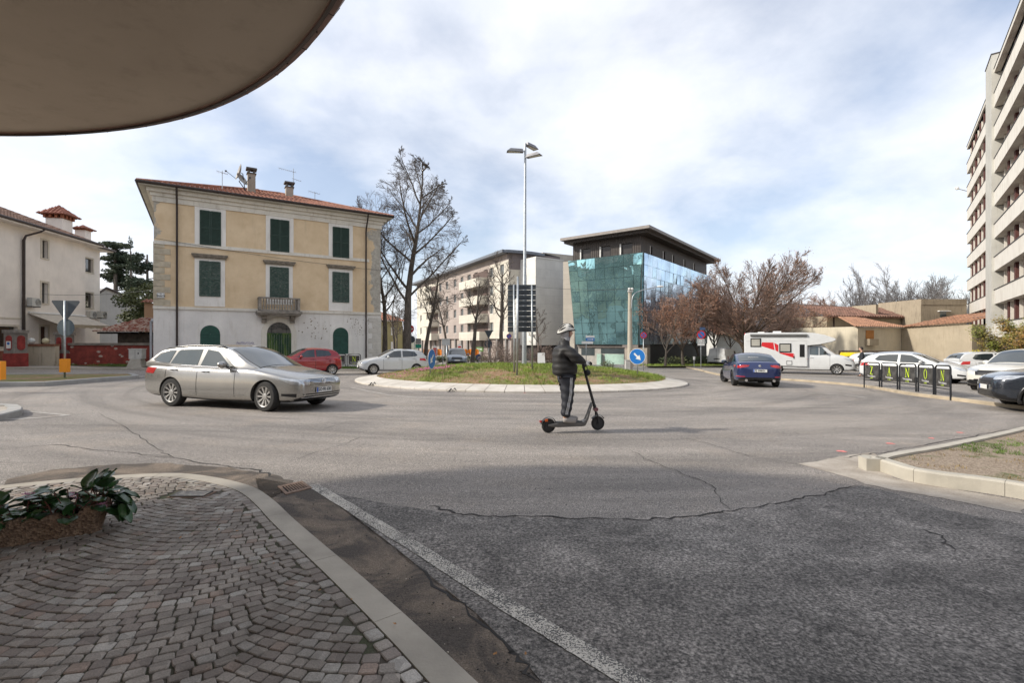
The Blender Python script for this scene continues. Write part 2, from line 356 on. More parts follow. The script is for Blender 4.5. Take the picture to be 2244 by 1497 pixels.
def setts():
 r=random.Random(11);mb=MB();tufts=[]
 W_,sag,dy,dx=1.45,.27,.069,.074;rot=.18;ca,sa=cos(rot),sin(rot)
 def wave(a):f_=((a/W_+.55)%1)*2-1;return sag*(f_*f_)
 b=-8.0
 while b<9:
  a=-12+r.uniform(0,dx)
  while a<4:
   wd=dx*r.uniform(.88,1.12);ac=a+wd/2;f_=((ac/W_+.55)%1)*2-1;sl_=atan2(sag*2*f_*2/W_,1);a+=wd*cos(sl_)+.002
   bc=b+wave(ac);x=ac*ca-bc*sa;y=ac*sa+bc*ca
   if y<-1.2 or x>2 or x<-8.5 or y>6.5:continue
   if not inpoly(x,y,pave):continue
   md=min((x-p[0])**2+(y-p[1])**2 for p in inner)
   if md<.088**2:continue
   if abs(x+2.92)<.21 and abs(y-4.41)<.12:continue
   th=rot+sl_*.85+r.uniform(-.09,.09);hx,hy=wd*.5*r.uniform(.93,1.02),dy*.5*cos(sl_)*r.uniform(.90,.98)
   c1,s1=cos(th),sin(th);zt=r.uniform(-.0025,.0025);tx,ty=r.uniform(-.03,.03),r.uniform(-.03,.03)
   vs=[]
   j8=[r.uniform(.88,1.06) for _ in range(8)]
   for lvl,(k,dz) in enumerate(((1.0,-.018),(1.0,-.003),(.88,.001))):
    for q,(ux,uy) in enumerate(((-1,-.78),(-.78,-1),(.78,-1),(1,-.78),(1,.78),(.78,1),(-.78,1),(-1,.78))):
     lx,ly=ux*hx*k*j8[q],uy*hy*k*j8[(q*3)%8];X_,Y_=x+lx*c1-ly*s1,y+lx*s1+ly*c1
     vs.append((X_,Y_,g(X_,Y_)+KH+zt+dz+lx*tx+ly*ty))
   fs=[]
   for l in range(2):
    for q in range(8):fs.append((l*8+q,l*8+(q+1)%8,(l+1)*8+(q+1)%8,(l+1)*8+q))
   fs.append(tuple(range(16,24)));mb.mi=r.choice((0,0,0,0,1,1,2,3 if r.random()<.5 else 0));mb.add(vs,fs)
   if r.random()<.42 and x<1:tufts.append((x+hx*c1*1.15*r.choice((-1,1)),y+hy*1.12*r.choice((-1,1))))
  b+=dy+.001
 brd=offset_path([Vector((p[0],p[1],0)) for p in inner],.043)
 if min((brd[20].x-p.x)**2+(brd[20].y-p.y)**2 for p in kpath)<min((inner[20][0]-p.x)**2+(inner[20][1]-p.y)**2 for p in kpath):brd=offset_path([Vector((p[0],p[1],0)) for p in inner],-.043)
 run=0.0
 for i in range(len(brd)-1):
  L_=(brd[i+1]-brd[i]).length
  while run<L_ and brd[i].y>-1.2 and brd[i].x>-8.5:
   q=brd[i].lerp(brd[i+1],run/L_);t_=(brd[i+1]-brd[i]).normalized();wd=r.uniform(.075,.105);vs=[];zt=r.uniform(-.002,.002);j8=[r.uniform(.9,1.03) for _ in range(8)]
   for k,dz in ((1.0,-.018),(1.0,-.003),(.88,.001)):
    for m_,(ux,uy) in enumerate(((-1,-.78),(-.78,-1),(.78,-1),(1,-.78),(1,.78),(.78,1),(-.78,1),(-1,.78))):
     X_,Y_=q.x+t_.x*ux*wd*.47*k*j8[m_]-t_.y*uy*.036*k,q.y+t_.y*ux*wd*.47*k*j8[m_]+t_.x*uy*.036*k;vs.append((X_,Y_,g(X_,Y_)+KH+zt+dz))
   mb.mi=r.choice((0,1,0,2));mb.add(vs,[(l*8+m_,l*8+(m_+1)%8,(l+1)*8+(m_+1)%8,(l+1)*8+m_) for l in range(2) for m_ in range(8)]+[tuple(range(16,24))]);run+=wd+.004
  run-=L_;run=max(run,0)
 ms=[]
 for i,c in enumerate(((.30,.265,.23),(.225,.19,.165),(.38,.355,.32),(.28,.215,.175))):
  n=NT('sett_stone_%s'%'abcd'[i]);v=n.mix(n.ramp(n.vor(11,outp=1),[(0,0),(1,1)]),sc3(c,.74),sc3(c,1.28))
  v=n.mix(n.ramp(n.noise(1.1,6,.65),[(.46,0),(.64,.65)]),v,(.10,.083,.066));v=n.mix(1,v,n.ramp(n.noise(150,3,.7),[(.3,.72),(.7,1.3)]),'MULTIPLY')
  n.col(v);n.rough(.8);n.bump(n.noise(90,4),.5,.004);ms.append(n.m)
 mb.build('pavement',ms,smooth=28,wn=False,kind='structure');return tufts
TUFTS=setts()
flat('paving',[(-14,-1.25),(1.2,-1.25),(3.2,-9),(-14,-9)],KH+.004,mat('bounce_paving',(.50,.45,.38),.85),kind='structure')  # unseen pale sheet added to bounce light up to the canopy soffit
flat('paving',[(-20,-9),(-8.55,-9),(-8.55,4.3),(-20,3.3)],KH+.008,MC['bounce_paving'],kind='structure')  # second unseen pale sheet, added for the same bounce
def blades(mb,x,y,z,n,h,spread,r,wd=.0025):
 for _ in range(n):
  a=r.uniform(0,2*pi);px_,py_=x+r.gauss(0,spread),y+r.gauss(0,spread);hh=h*r.uniform(.5,1.2);lx,ly=cos(a)*hh*.5,sin(a)*hh*.5
  wx,wy=-sin(a)*wd,cos(a)*wd
  mb.add([(px_-wx,py_-wy,z),(px_+wx,py_+wy,z),(px_+lx*.5+wx*.7,py_+ly*.5+wy*.7,z+hh*.7),(px_+lx*.5-wx*.7,py_+ly*.5-wy*.7,z+hh*.7),(px_+lx,py_+ly,z+hh)],[(0,1,2,3),(3,2,4)])
m_grass=mat('grass_blades',(.10,.16,.028),.7,var=.5,scale=2.0)
m_grassdry=mat('dry_grass_blades',(.26,.19,.09),.8,var=.4,scale=2.0)
rg=random.Random(4);mb=MB()
for x,y in TUFTS:
 k=sin(x*2.3+1.1)+sin(y*3.1+x)+rg.uniform(-1,1)
 if k>.35 and y<4.6:blades(mb,x,y,g(x,y)+KH-.012,rg.randint(5,12),.017,.009,rg,.0016)
mb.build('joint_weeds',m_grass,wn=False,kind='stuff',label='small green weeds growing in the joints of the sett pavement')
gpx=[(560,1048),(640,1062),(700,1075),(790,1150),(880,1215),(960,1282),(1040,1350),(1120,1425),(1190,1500)]
out_edge=[(p.x,p.y) for p in kpath if p.x>-2.4 and p.y>-3]
gin=[G(u,v) for u,v in gpx]
gp=[(p.x,p.y) for p in jag([tuple(q) for q in gin],6,.02,9)]+[(gin[-1].x+.5,-3)]
n=NT('gutter_dirt');n.col(n.mix(1,n.mix(n.ramp(n.noise(1.9,7,.65,dist=.8),[(.44,0),(.6,1)]),(.080,.066,.055),(.21,.165,.125)),n.ramp(n.noise(110,3,.75),[(.3,.45),(.7,1.55)]),'MULTIPLY'))
n.rough(.9);n.bump(n.noise(60,5,.7),.9,.012);m_gut=n.m
flat('gutter',gp+list(reversed(out_edge)),.0030,m_gut,kind='structure')
lp=[G(u,v) for u,v in ((10,1052),(120,1030),(260,1018),(370,1016),(480,1024),(600,1040),(660,1062))]
flat('gutter',[(p.x,p.y) for p in jag([tuple(q) for q in lp],6,.03,19)]+[(p.x,p.y) for p in reversed(kpath) if -4.9<p.x<-2.0 and p.y>4.4],.0030,m_gut,kind='structure')
n=NT('worn_road_paint');wv=n.math('ADD',n.math('MULTIPLY',n.noise(95,3,.75),.75),n.math('MULTIPLY',n.noise(5,4,.6),.25))
n.col(n.mix(n.ramp(wv,[(.475,0),(.52,1)]),(.085,.08,.075),(.58,.54,.47)));n.rough(.75);n.bump(wv,.5,.006);m_line=n.m
def line(pxs,wd,m=m_line,h=.0060,name='road_marking',seed=2):
 q=jag([tuple(G(*p)) for p in pxs],8,.004,seed);mb=MB();vs=[]
 for i,p in enumerate(q):
  t=(q[min(i+1,len(q)-1)]-q[max(i-1,0)]);nn=Vector((t.y,-t.x,0)).normalized()
  for s in (1,-1):pp=p+nn*s*wd/2;vs.append(onG(pp.x,pp.y,h))
 mb.add(vs,[(2*i,2*i+1,2*i+3,2*i+2) for i in range(len(q)-1)]);mb.build(name,m,wn=False,kind='structure')
line(((685,1064),(770,1116),(900,1195),(1010,1265),(1130,1340),(1260,1418),(1400,1503),(1620,1640)),.115)
n=NT('faded_road_paint');wv=n.math('ADD',n.math('MULTIPLY',n.noise(60,3,.75),.6),n.math('MULTIPLY',n.noise(3,4,.6),.4))
n.col(n.mix(n.ramp(wv,[(.46,0),(.56,1)]),(.27,.24,.21),(.46,.44,.41)));n.rough(.8);m_line2=n.m
line(((0,921),(80,917),(150,911)),.14,m_line2);line(((52,903),(90,905),(150,911)),.12,m_line2)
line(((1770,862),(1850,866),(1900,872)),.12,m_line2);line(((770,850),(850,866),(960,876),(1080,881)),.1,m_line2)
line(((300,826),(340,824),(360,824)),.5,m_line2)
n=NT('pale_worn_concrete');n.col(n.mix(1,n.mix(n.ramp(n.noise(2,6,.65),[(.4,0),(.62,1)]),(.29,.25,.205),(.42,.375,.32)),n.ramp(n.noise(90,3,.75),[(.3,.75),(.7,1.25)]),'MULTIPLY'));n.rough(.9);n.bump(n.noise(50,5),.5,.006);m_pale=n.m
pl=[G(u,v) for u,v in ((1752,1018),(1810,1008),(1850,1000),(1915,992),(1960,1050),(2244,1100),(2244,1128),(2100,1100),(2020,1085),(1960,1075),(1900,1062),(1850,1045))]
flat('worn_concrete',[(p.x,p.y) for p in jag([tuple(q) for q in pl],5,.02,8)],.0035,m_pale,kind='structure')
m_pink=mat('pink_survey_paint',(.75,.22,.2),.8,var=.25,scale=30)
mb=MB()
for u,v in ((1843,990),(1951,973),(2041,961),(2105,949),(1150,862),(1190,862)):
 p=G(u,v);r=random.Random(u)
 mb.add([onG(p.x+.075*cos(t)*r.uniform(.4,1.2),p.y+.07*sin(t)*r.uniform(.3,1.1),.005) for t in [k*pi/5 for k in range(10)]],[tuple(range(10))])
mb.build('road_paint_mark',m_pink,wn=False,kind='structure')
RH=.15
rp=[(2560,1168),(2400,1130),(2244,1096),(2150,1080),(2060,1068),(1990,1055),(1945,1040),(1914,1029),(1911,1006),(1928,999),(1970,991),(2040,980),(2130,962),(2200,947),(2244,937),(2330,922)]
def Gb(u,v):q=G(u,v);return (q.x,q.y,0)
ro=[Gb(u,v) for u,v in rp[:8]]+[((lambda q:(q.x,q.y,0))(G(u,v-3,RH))) for u,v in rp[8:]]
ro=smoothpath(ro,5);ri=offset_path(ro,.13)
if not (ri[30].x>ro[30].x or ri[20].y>ro[20].y):ri=offset_path(ro,-.13)
kerbstrip(ro,ri,RH,mat('concrete_kerb',(.42,.39,.33),.85,var=.13,scale=4,bump=.35,bscale=80),'kerb',seg=12,bev=.02)
vp_=[(p.x,p.y) for p in ri]
n=NT('gravel_soil');n.col(n.mix(n.ramp(n.noise(1.6,6,.65),[(.53,0),(.63,1)]),n.mix(n.ramp(n.vor(45,outp=1),[(0,0),(1,1)]),(.17,.125,.085),(.36,.29,.22)),(.09,.11,.03)))
n.rough(.95);n.bump(n.vor(45),.8,.012);m_grav=n.m
flat('verge_soil',vp_,RH-.03,m_grav,kind='structure')
rg=random.Random(9);mb=MB();md_=MB()
for _ in range(900):
 x,y=rg.uniform(4.5,10.5),rg.uniform(3.8,8.5)
 if not inpoly(x,y,vp_):continue
 k=sin(x*1.7+2)+sin(y*2.9+.5)+.8*sin(x*4.1+y*3)
 if k>.7:blades(mb,x,y,g(x,y)+RH-.03,22,.035,.035,rg,.003)
 elif rg.random()<.3:blades(md_,x,y,g(x,y)+RH-.03,14,.03,.05,rg,.003)
mb.build('verge_grass',m_grass,wn=False,kind='stuff',label='short green grass on the kerbed verge at the right');md_.build('dry_verge_grass',m_grassdry,wn=False,kind='stuff',label='dry straw-like grass on the gravel verge at the right')
RC=Vector((.42,24.1,0));RR=7.85
def ring(r,n=96,a0=0):return [Vector((RC.x+r*cos(a0+2*pi*k/n),RC.y+r*sin(a0+2*pi*k/n),0)) for k in range(n+1)]
m_apron=NT('apron_stone');q=m_apron;q.col(q.mix(q.ramp(q.noise(1.3,6,.6),[(.35,0),(.65,1)]),(.44,.40,.345),(.60,.56,.50)));q.rough(.85);q.bump(q.noise(40,4),.3,.005);m_apron=m_apron.m
ro_=ring(RR,144);ri_=ring(RR-.95,144)
kerbstrip(ro_,ri_,.07,m_apron,'roundabout_kerb',seg=2,lift=.15,gap=.02,bev=.02)
def mound(x,y):
 r=sqrt((x-RC.x)**2+(y-RC.y)**2)/(RR-.95);b=g(x,y)+.20
 return b+.50*max(0,1-r**2.4)+(.03*sin(x*2.1)*sin(y*1.7+1)+.02*sin(x*5+y*3))*max(0,min(1,(1-r)*5))
mb=MB();nr,na=26,96;vs=[]
for i in range(nr+1):
 r=(RR-.93)*(i/nr)
 for k in range(na):x,y=RC.x+r*cos(2*pi*k/na),RC.y+r*sin(2*pi*k/na);vs.append((x,y,mound(x,y)-(.02 if i==nr else 0)))
fs=[(i*na+k,i*na+(k+1)%na,(i+1)*na+(k+1)%na,(i+1)*na+k) for i in range(nr) for k in range(na)];mb.add(vs,fs)
n=NT('island_soil');dirt=n.mix(n.ramp(n.noise(7,6,.7),[(.3,0),(.7,1)]),(.19,.11,.055),(.34,.215,.12));dirt=n.mix(n.ramp(n.vor(22,outp=1),[(.6,0),(1,.6)]),dirt,(.50,.38,.25))
n.col(n.mix(n.ramp(n.noise(.9,6,.7),[(.44,0),(.56,.8)]),dirt,(.14,.17,.035)));n.rough(.95);n.bump(n.noise(25,6,.7),.9,.03);m_isl=n.m
mb.build('island_soil',m_isl,wn=False,smooth=True,kind='structure')
rg=random.Random(21);mb=MB();md_=MB();mp_=MB()
m_bright=mat('bright_grass',(.20,.27,.04),.7,var=.45,scale=1.2)
m_litter=mat('leaf_litter',(.28,.15,.07),.85,var=.5,scale=9)
for _ in range(6500):
 a=rg.uniform(0,2*pi);r=(RR-1.0)*sqrt(rg.random());x,y=RC.x+r*cos(a),RC.y+r*sin(a)
 front=(RC.y-y)/(RR-.95);k=1.3-front*1.1+.35*sin(x*1.3)+.3*sin(y*2.2+x)+rg.uniform(-.25,.25)
 if x<-3.6:k-=.9
 if x>4.2:k-=.25
 if k>.5 or (k>.1 and rg.random()<.35):blades(mb,x,y,mound(x,y)-.01,9,.07+.10*clamp(k-.2,0,.8),.06,rg,.006)
 elif rg.random()<.5:blades(md_,x,y,mound(x,y)-.01,5,.05,.07,rg,.006)
for _ in range(9000):
 a=rg.uniform(0,2*pi);r=(RR-1.0)*sqrt(rg.random());x,y=RC.x+r*cos(a),RC.y+r*sin(a);z=mound(x,y)+.01
 t=rg.uniform(0,pi);s_=rg.uniform(.012,.035);c1,s1=cos(t)*s_,sin(t)*s_;k=rg.uniform(-.6,.9)*s_
 mp_.add([(x-c1,y-s1,z),(x+s1,y-c1,z+k*.5+.01),(x+c1,y+s1,z+.01),(x-s1,y+c1,z-k*.5+.01)],[(0,1,2,3)])
mb.build('island_grass',m_bright,wn=False,kind='stuff',label='bright green grass growing across the top of the roundabout island')
md_.build('dry_island_grass',m_grassdry,wn=False,kind='stuff',label='dry brown grass wisps on the bare soil of the roundabout')
mp_.build('leaf_litter',m_litter,wn=False,kind='stuff',label='brown fallen leaves and wood chips scattered over the roundabout soil')
mb=MB();
for cx_,cy_,k in ((-4.0,21.5,90),(-3.1,21.9,120),(-3.5,21.4,60),(-5.0,20.4,18)):
 for _ in range(k):
  x,y=cx_+rg.gauss(0,.35),cy_+rg.gauss(0,.2);z=mound(x,y)+rg.uniform(.03,.14);s_=.022
  mb.add([(x-s_,y,z),(x,y-s_,z+.015),(x+s_,y,z),(x,y+s_,z+.02),(x,y,z+.05)],[(0,1,4),(1,2,4),(2,3,4),(3,0,4)])
mb.build('pink_flowers',mat('pink_petals',(.55,.16,.32),.6,var=.3,scale=20),wn=False,kind='stuff',label='low pink heather-like flowers on the grassy left of the roundabout')
def island(pxs,h,name_k,m_k,name_s,m_s,wd=.22,seg=6,lift=0):
 o=[G(u,v) for u,v in pxs];o=[Vector((p.x,p.y,0)) for p in o];o.append(o[0].copy())
 q=[]
 for i in range(len(o)-1):
  for k in range(4):q.append(o[i].lerp(o[i+1],k/4))
 q.append(o[-1].copy());cen=sum(q[:-1],Vector())/(len(q)-1)
 inn=[]
 for i,p in enumerate(q[:-1]):
  t=(q[(i+1)%(len(q)-1)]-q[i-1 if i else len(q)-2]);nn=Vector((t.y,-t.x,0)).normalized();nn=nn if (p+nn*.1-cen).length<(p-cen).length else -nn
  inn.append(p+nn*wd)
 inn.append(inn[0].copy());kerbstrip(q,inn,h,m_k,name_k,seg=seg,bev=.02)
 flat(name_s,[(p.x,p.y) for p in inn[:-1]],h-.03+lift,m_s,kind='structure')
m_conc=mat('grey_kerb_concrete',(.34,.33,.31),.85,var=.15,scale=3,bump=.3)
island([(-260,852),(-100,850),(0,848),(60,847.5),(100,847),(150,843),(220,837),(300,831),(304,829),(290,825),(200,825.5),(100,826.5),(0,827.5),(-260,830)],.16,'traffic_island_kerb',m_conc,'traffic_island_soil',m_isl)
island([(-140,925),(-60,926),(0,924),(30,916),(48,911),(50,905),(40,899),(0,896.5),(-70,896),(-140,898)],.13,'kerb',m_conc,'paving',m_pale)
m_far=mat('far_pavement_concrete',(.33,.30,.27),.85,var=.18,scale=1.2)
fk=[(-48,26.5),(-36,28.6),(-30,29.7),(-25,30.4),(-20,30.9),(-14,31.3),(-10.3,31.7),(-8.2,33.0),(-7.2,36),(-7.4,44),(-9,60),(-13,95)]
fkp=smoothpath([(x,y,0) for x,y in fk],5);fki=[p+Vector((-.16,.16,0)).normalized()*.2 for p in fkp]
kerbstrip(fkp,fki,.12,m_kerb,'kerb',seg=5)
flat('pavement_far',[(p.x,p.y) for p in fki]+[(-60,95),(-60,27)],.118,m_far,kind='structure')
n=NT('verge_green');n.col(n.mix(n.ramp(n.noise(1.5,6,.7),[(.42,0),(.6,1)]),(.10,.13,.035),(.22,.17,.10)));n.rough(.95);n.bump(n.noise(12,5),.8,.05);m_verge=n.m
flat('grass_verge',[(-27,31.4),(-16,32.1),(-10.6,32.4),(-9.0,33.6),(-8.6,37.5),(-24,37.5),(-30,33.0)],.15,m_verge,kind='structure')
rg=random.Random(5);mb=MB()
for _ in range(1500):
 x,y=rg.uniform(-27,-9.2),rg.uniform(32.0,34)
 blades(mb,x,y,g(x,y)+.14,6,.14,.1,rg,.012)
for _ in range(500):
 x=rg.uniform(-34,-21);y=33.3-(x+30)*.04+rg.uniform(-.35,.05)
 if sin(x*2)+rg.uniform(-1,1)>0:blades(mb,x,y-.2,g(x,y)+.1,8,.2,.12,rg,.014)
mb.build('verge_grass',m_grass,wn=False,kind='stuff',label='grass strip along the foot of the yellow house and the red wall')
pk=[(1500,806),(1530,812),(1552,818),(1590,826),(1640,831),(1718,834),(1800,840),(1893,849),(1990,866),(2100,880),(2200,893),(2300,905),(2500,930)]
pkp=[G(u,v) for u,v in pk];pkp=smoothpath([(p.x,p.y,0) for p in pkp],5)
PH=.10
pki=offset_path(pkp,.17)
if pki[30].y<pkp[30].y:pki=offset_path(pkp,-.17)
kerbstrip(pkp,pki,PH,mat('yellowish_kerb_stone',(.40,.33,.235),.85,var=.25,scale=2,bump=.4),'kerb',seg=4)
m_park=asphalt('parking_asphalt',(.26,.235,.21),(.22,.20,.18),.3,stain=.5)
park=[(p.x,p.y) for p in pki]+[(60,pki[-1].y),(60,62),(34,62),(24,44)]
flat('parking_area',park,PH-.004,m_park,kind='structure')
ck=[(1360,803),(1400,801.5),(1480,800),(1580,796.5),(1640,795)]
cp=[G(u,v) for u,v in ((1230,792),(1300,797),(1360,803),(1372,803.5),(1400,801.5),(1480,799.5),(1560,797.5),(1640,794.5))]
cp=smoothpath([(p.x,p.y,0) for p in cp],4);ci=offset_path(cp,.2)
if ci[16].y<cp[16].y:ci=offset_path(cp,-.2)
kerbstrip(cp,ci,.12,mat('grey_kerb_stone',(.26,.25,.24),.85,var=.15),'kerb',seg=3)
flat('pavement_far',[(p.x,p.y) for p in ci]+[(50,95),(4,95),(4,60)],.118,m_far,kind='structure')
flat('grass_verge',[(12.5,44.5),(17,46),(24,50.2),(34,58),(40,80),(30,78),(20,60),(13.5,49.5)],.15,m_verge,kind='structure')
rg=random.Random(6);mb=MB()
for _ in range(900):
 t=rg.random();x,y=13+t*20+rg.uniform(-1,1),45.5+t*13+rg.uniform(-.5,3.5)
 blades(mb,x,y,g(x,y)+.14,7,.16,.2,rg,.02)
mb.build('verge_grass',m_bright,wn=False,kind='stuff',label='green grass under the brown-leaved trees by the glass building')
mb=MB();hx=list(range(60,700,20));vs=[];rh=random.Random(2)
for x in hx:
 t=(x-60)/640;hh=24+15*sin(t*2.4+.3)+3*sin(x*.05)+rh.uniform(-1,1)
 for k in range(9):vs.append((x+rh.uniform(-3,3),330+k*25,-2+hh*1.0*sin(min(1,k/7)*pi/2)+rh.uniform(-.8,.8)))
mb.add(vs,[(i*9+k,i*9+k+1,(i+1)*9+k+1,(i+1)*9+k) for i in range(len(hx)-1) for k in range(8)])
n=NT('hazed_hill_wood');n.col(n.mix(n.ramp(n.vor(.35,outp=1),[(0,0),(1,1)]),(.06,.062,.065),(.12,.105,.11)));n.rough(1);n.bump(n.noise(.3,6,.8),1,3);  # woodland colours greyed to carry distance haze
mb.build('hill',n.m,wn=False,smooth=True,kind='structure')
K_=2.1;CC=Vector((-2.397*K_,-.041*K_,0));CR=2.381*K_;CZ=1.6+K_
n=NT('canopy_soffit');b_=n.mix(n.ramp(n.noise(.45,7,.6,dist=.5),[(.3,0),(.7,1)]),(.42,.345,.27),(.53,.445,.355))
b_=n.mix(n.ramp(n.noise(2.5,8,.7),[(.52,0),(.70,.5)]),b_,(.31,.25,.19));n.col(b_);n.rough(.9);n.bump(n.noise(6,7,.6),.35,.01);m_soff=n.m
can=thing('entrance_canopy','round overhanging concrete canopy with a thin dark metal rim, above the sett pavement','canopy',(CC.x,CC.y,CZ))
mb=MB();mb.lathe([(0,0),(CR-.03,0),(CR-.03,.30),(0,.42)],CC+Vector((0,0,CZ)),n=160);mb.build('soffit',m_soff,can,smooth=30)
n=NT('rim_metal');n.col(n.mix(n.ramp(n.noise(1.5,5),[(.35,0),(.65,1)]),(.045,.038,.034),(.10,.075,.062)));n.rough(.55,.4);m_rim=n.m
mb=MB();mb.lathe([(CR-.035,-.035),(CR-.01,-.035),(CR,.05),(CR,.26),(CR+.015,.27),(CR+.015,.32),(CR-.035,.32)],CC+Vector((0,0,CZ)),n=160,cap=False)
for k in range(60):
 a=2*pi*k/60;mb.tube([CC+Vector((cos(a)*(CR+.002),sin(a)*(CR+.002),CZ-.03)),CC+Vector((cos(a)*(CR+.002),sin(a)*(CR+.002),CZ+.27))],.005,4)
mb.build('rim',m_rim,can,smooth=30)
mb=MB();mb.lathe([(CR-.03,.012),(CR-.03,-.012),(CR+.03,-.016),(CR+.07,.05),(CR+.05,.09)],CC+Vector((0,0,CZ)),n=160,cap=False)
mb.build('rim_tiles',mat('copper_brown_tiles',(.26,.16,.13),.6,var=.35,scale=2.5),can,wn=False)
mb=MB()
for k in range(64):
 a=2*pi*k/64;e=Vector((cos(a),sin(a),0));mb.tube([CC+e*(CR-.02)+Vector((0,0,CZ-.014)),CC+e*(CR+.03)+Vector((0,0,CZ-.016)),CC+e*(CR+.070)+Vector((0,0,CZ+.05))],.0035,3)
mb.build('tile_joints',M_dark(),can,kind='stuff')
mb=MB();cc2=CC+Vector((0,-1.2,0));mb.lathe([(.22,0),(.22,CZ-.0)],Vector((cc2.x,cc2.y-1.5,g(cc2.x,cc2.y)+.03)),n=24)
mb.build('column',mat('column_plaster',(.3,.27,.24),.9),can,smooth=30)
Y0=30.0;A=Vector((-.7406*Y0,Y0));dv=Vector((1.555,1)).normalized();Y1=37.7
B=A+dv*((Y1-Y0)/dv.y);fr=Frame(A,B);W=fr.len;D=12.5;bz=g(-16,34)-.3
def pz(u,v,d=0):return fr.px(u,v,d)[1]
def ps(u,v=600,d=0):return fr.px(u,v,d)[0]
vil=thing('villa','three-storey ochre villa with green shutters, peeling plaster and a red tiled hip roof','house',(A.x,A.y,bz))
n=NT('ochre_plaster');zc=n.N.new('ShaderNodeSeparateXYZ');n.link(n.co,zc.inputs[0]);X_=zc.outputs[0]
o1=n.mix(n.ramp(n.noise(.8,8,.65),[(.35,0),(.68,1)]),(.62,.465,.29),(.75,.59,.395));o1=n.mix(n.ramp(n.noise(1.4,8,.7,n.mapping((2,2,.3))),[(.55,0),(.8,.45)]),o1,(.46,.37,.24))
ed=n.math('ADD',n.math('MULTIPLY',n.math('ABSOLUTE',n.math('SUBTRACT',X_,W*.841*.5-.25)),.155),n.math('MULTIPLY',n.noise(.75,7,.62),.42))
o1=n.mix(n.ramp(n.math('MULTIPLY',ed,.5),[(.528,0),(.534,1)]),o1,n.mix(n.ramp(n.noise(5,6,.7),[(.4,0),(.6,1)]),(.34,.315,.27),(.47,.44,.38)))
n.col(o1);n.rough(.9);n.bump(n.noise(18,6),.3,.01);m_och=n.m
m_lowpl=plaster('white_base_plaster',(.74,.71,.67),(.46,.40,.33),.40)
m_trim=plaster('stone_trim',(.70,.66,.58),(.34,.29,.23),.5)
z_cor=pz(337,676);z_top=pz(340,425);z_eave=1.6+(745-407)*30.0/F
mb=MB();mb.fbox(fr,0,W,z_cor,z_eave-.05,-D,0);mb.build('upper_wall',m_och,vil)
mb=MB();mb.fbox(fr,-.02,W+.02,bz,z_cor,-D,.03);mb.build('base_wall',m_lowpl,vil)
mb=MB()
mb.fbox(fr,-.04,W+.04,z_cor-.02,z_cor+.16,-.1,.12)
zb2=pz(390,535);mb.fbox(fr,.0,W-.9,zb2-.10,zb2+.12,-.1,.07)
for i,(h0,h1,d) in enumerate(((.95,.62,.08),(.62,.40,.18),(.40,.18,.36))):mb.fbox(fr,-d,W+d,z_eave-h0,z_eave-h1,-D-d,d)
mb.build('cornice',m_trim,vil)
mb=MB();z=z_cor+.2;i=0
while z<zb2-.3:
 mb.fbox(fr,-.03,.55 if i%2 else.85,z,z+.36,-.3,.03);z+=.40;i+=1
mb.build('quoin',mat('quoin_stone',(.46,.40,.30),.9,var=.2,bump=.3),vil)
mb=MB();z=bz+.5;i=0
while z<z_cor-.5:
 mb.fbox(fr,W-.65 if i%2 else W-.95,W+.05,z,z+.36,-.3,.055);z+=.40;i+=1
mb.build('quoin',mat('white_quoin_stone',(.55,.52,.47),.9,var=.15,bump=.3),vil)
OV=.72
mb=MB();mb.fbox(fr,-OV,W+OV,z_eave-.17,z_eave-.06,-D-OV,OV);mb.build('soffit',plaster('soffit_paint',(.52,.49,.42)),vil)
ze=z_eave+.03
mb=MB()
cs=[(-OV-.06,OV+.06),(W+OV+.06,OV+.06),(W+OV+.06,-D-OV-.06),(-OV-.06,-D-OV-.06)]
for i in range(4):
 a,b=cs[i],cs[(i+1)%4];mb.tube([fr.pt(a[0],ze-.05,a[1]),fr.pt(b[0],ze-.05,b[1])],.095,8)
mb.build('gutter',mat('dark_brown_metal',(.045,.032,.028),.5,.3),vil,smooth=40)
rz=z_eave+2.35;m_tile=rooftile('red_roof_tile',(.33,.15,.10))
def tiled(mb,p0,p1,q0,q1,step=.26,r=.085,nx_=None):
 p0,p1,q0,q1=map(Vector,(p0,p1,q0,q1));nrm=(p1-p0).cross(q0-p0)
 if nrm.length<1e-6:nrm=(p1-p0).cross(q1-p0)
 nrm.normalize()
 if nrm.z<0:nrm=-nrm
 mb.add([p0,p1,q1,q0],[(0,1,2,3)]);e=(p1-p0).normalized();Lp=(p1-p0).length;up=nrm.cross(e);
 if up.z<0:up=-up
 a0,a1=(q0-p0).dot(e),(q1-p0).dot(e);hh=(q0-p0).dot(up);k=int(Lp/step)
 for i in range(k):
  s=(i+.5)*Lp/k
  if s<a0:h=hh*s/max(a0,1e-6)
  elif s>a1:h=hh*(Lp-s)/max(Lp-a1,1e-6)
  else:h=hh
  if h<.15:continue
  b0=p0+e*s-up*.03;nseg=max(1,int(h/.42));j=0
  for j in range(nseg):
   c0=b0+up*(h*j/nseg-.02);c1=b0+up*(h*(j+1)/nseg+.01);vs=[]
   for c,rr in ((c0,r*1.12),(c1,r*.9)):
    for t in range(5):th=pi*t/4;vs.append(c+e*cos(th)*rr+nrm*(sin(th)*rr+(.012 if c is c0 else 0)))
   mb.add(vs,[(t,t+1,t+6,t+5) for t in range(4)]+[(0,1,2,3,4)])
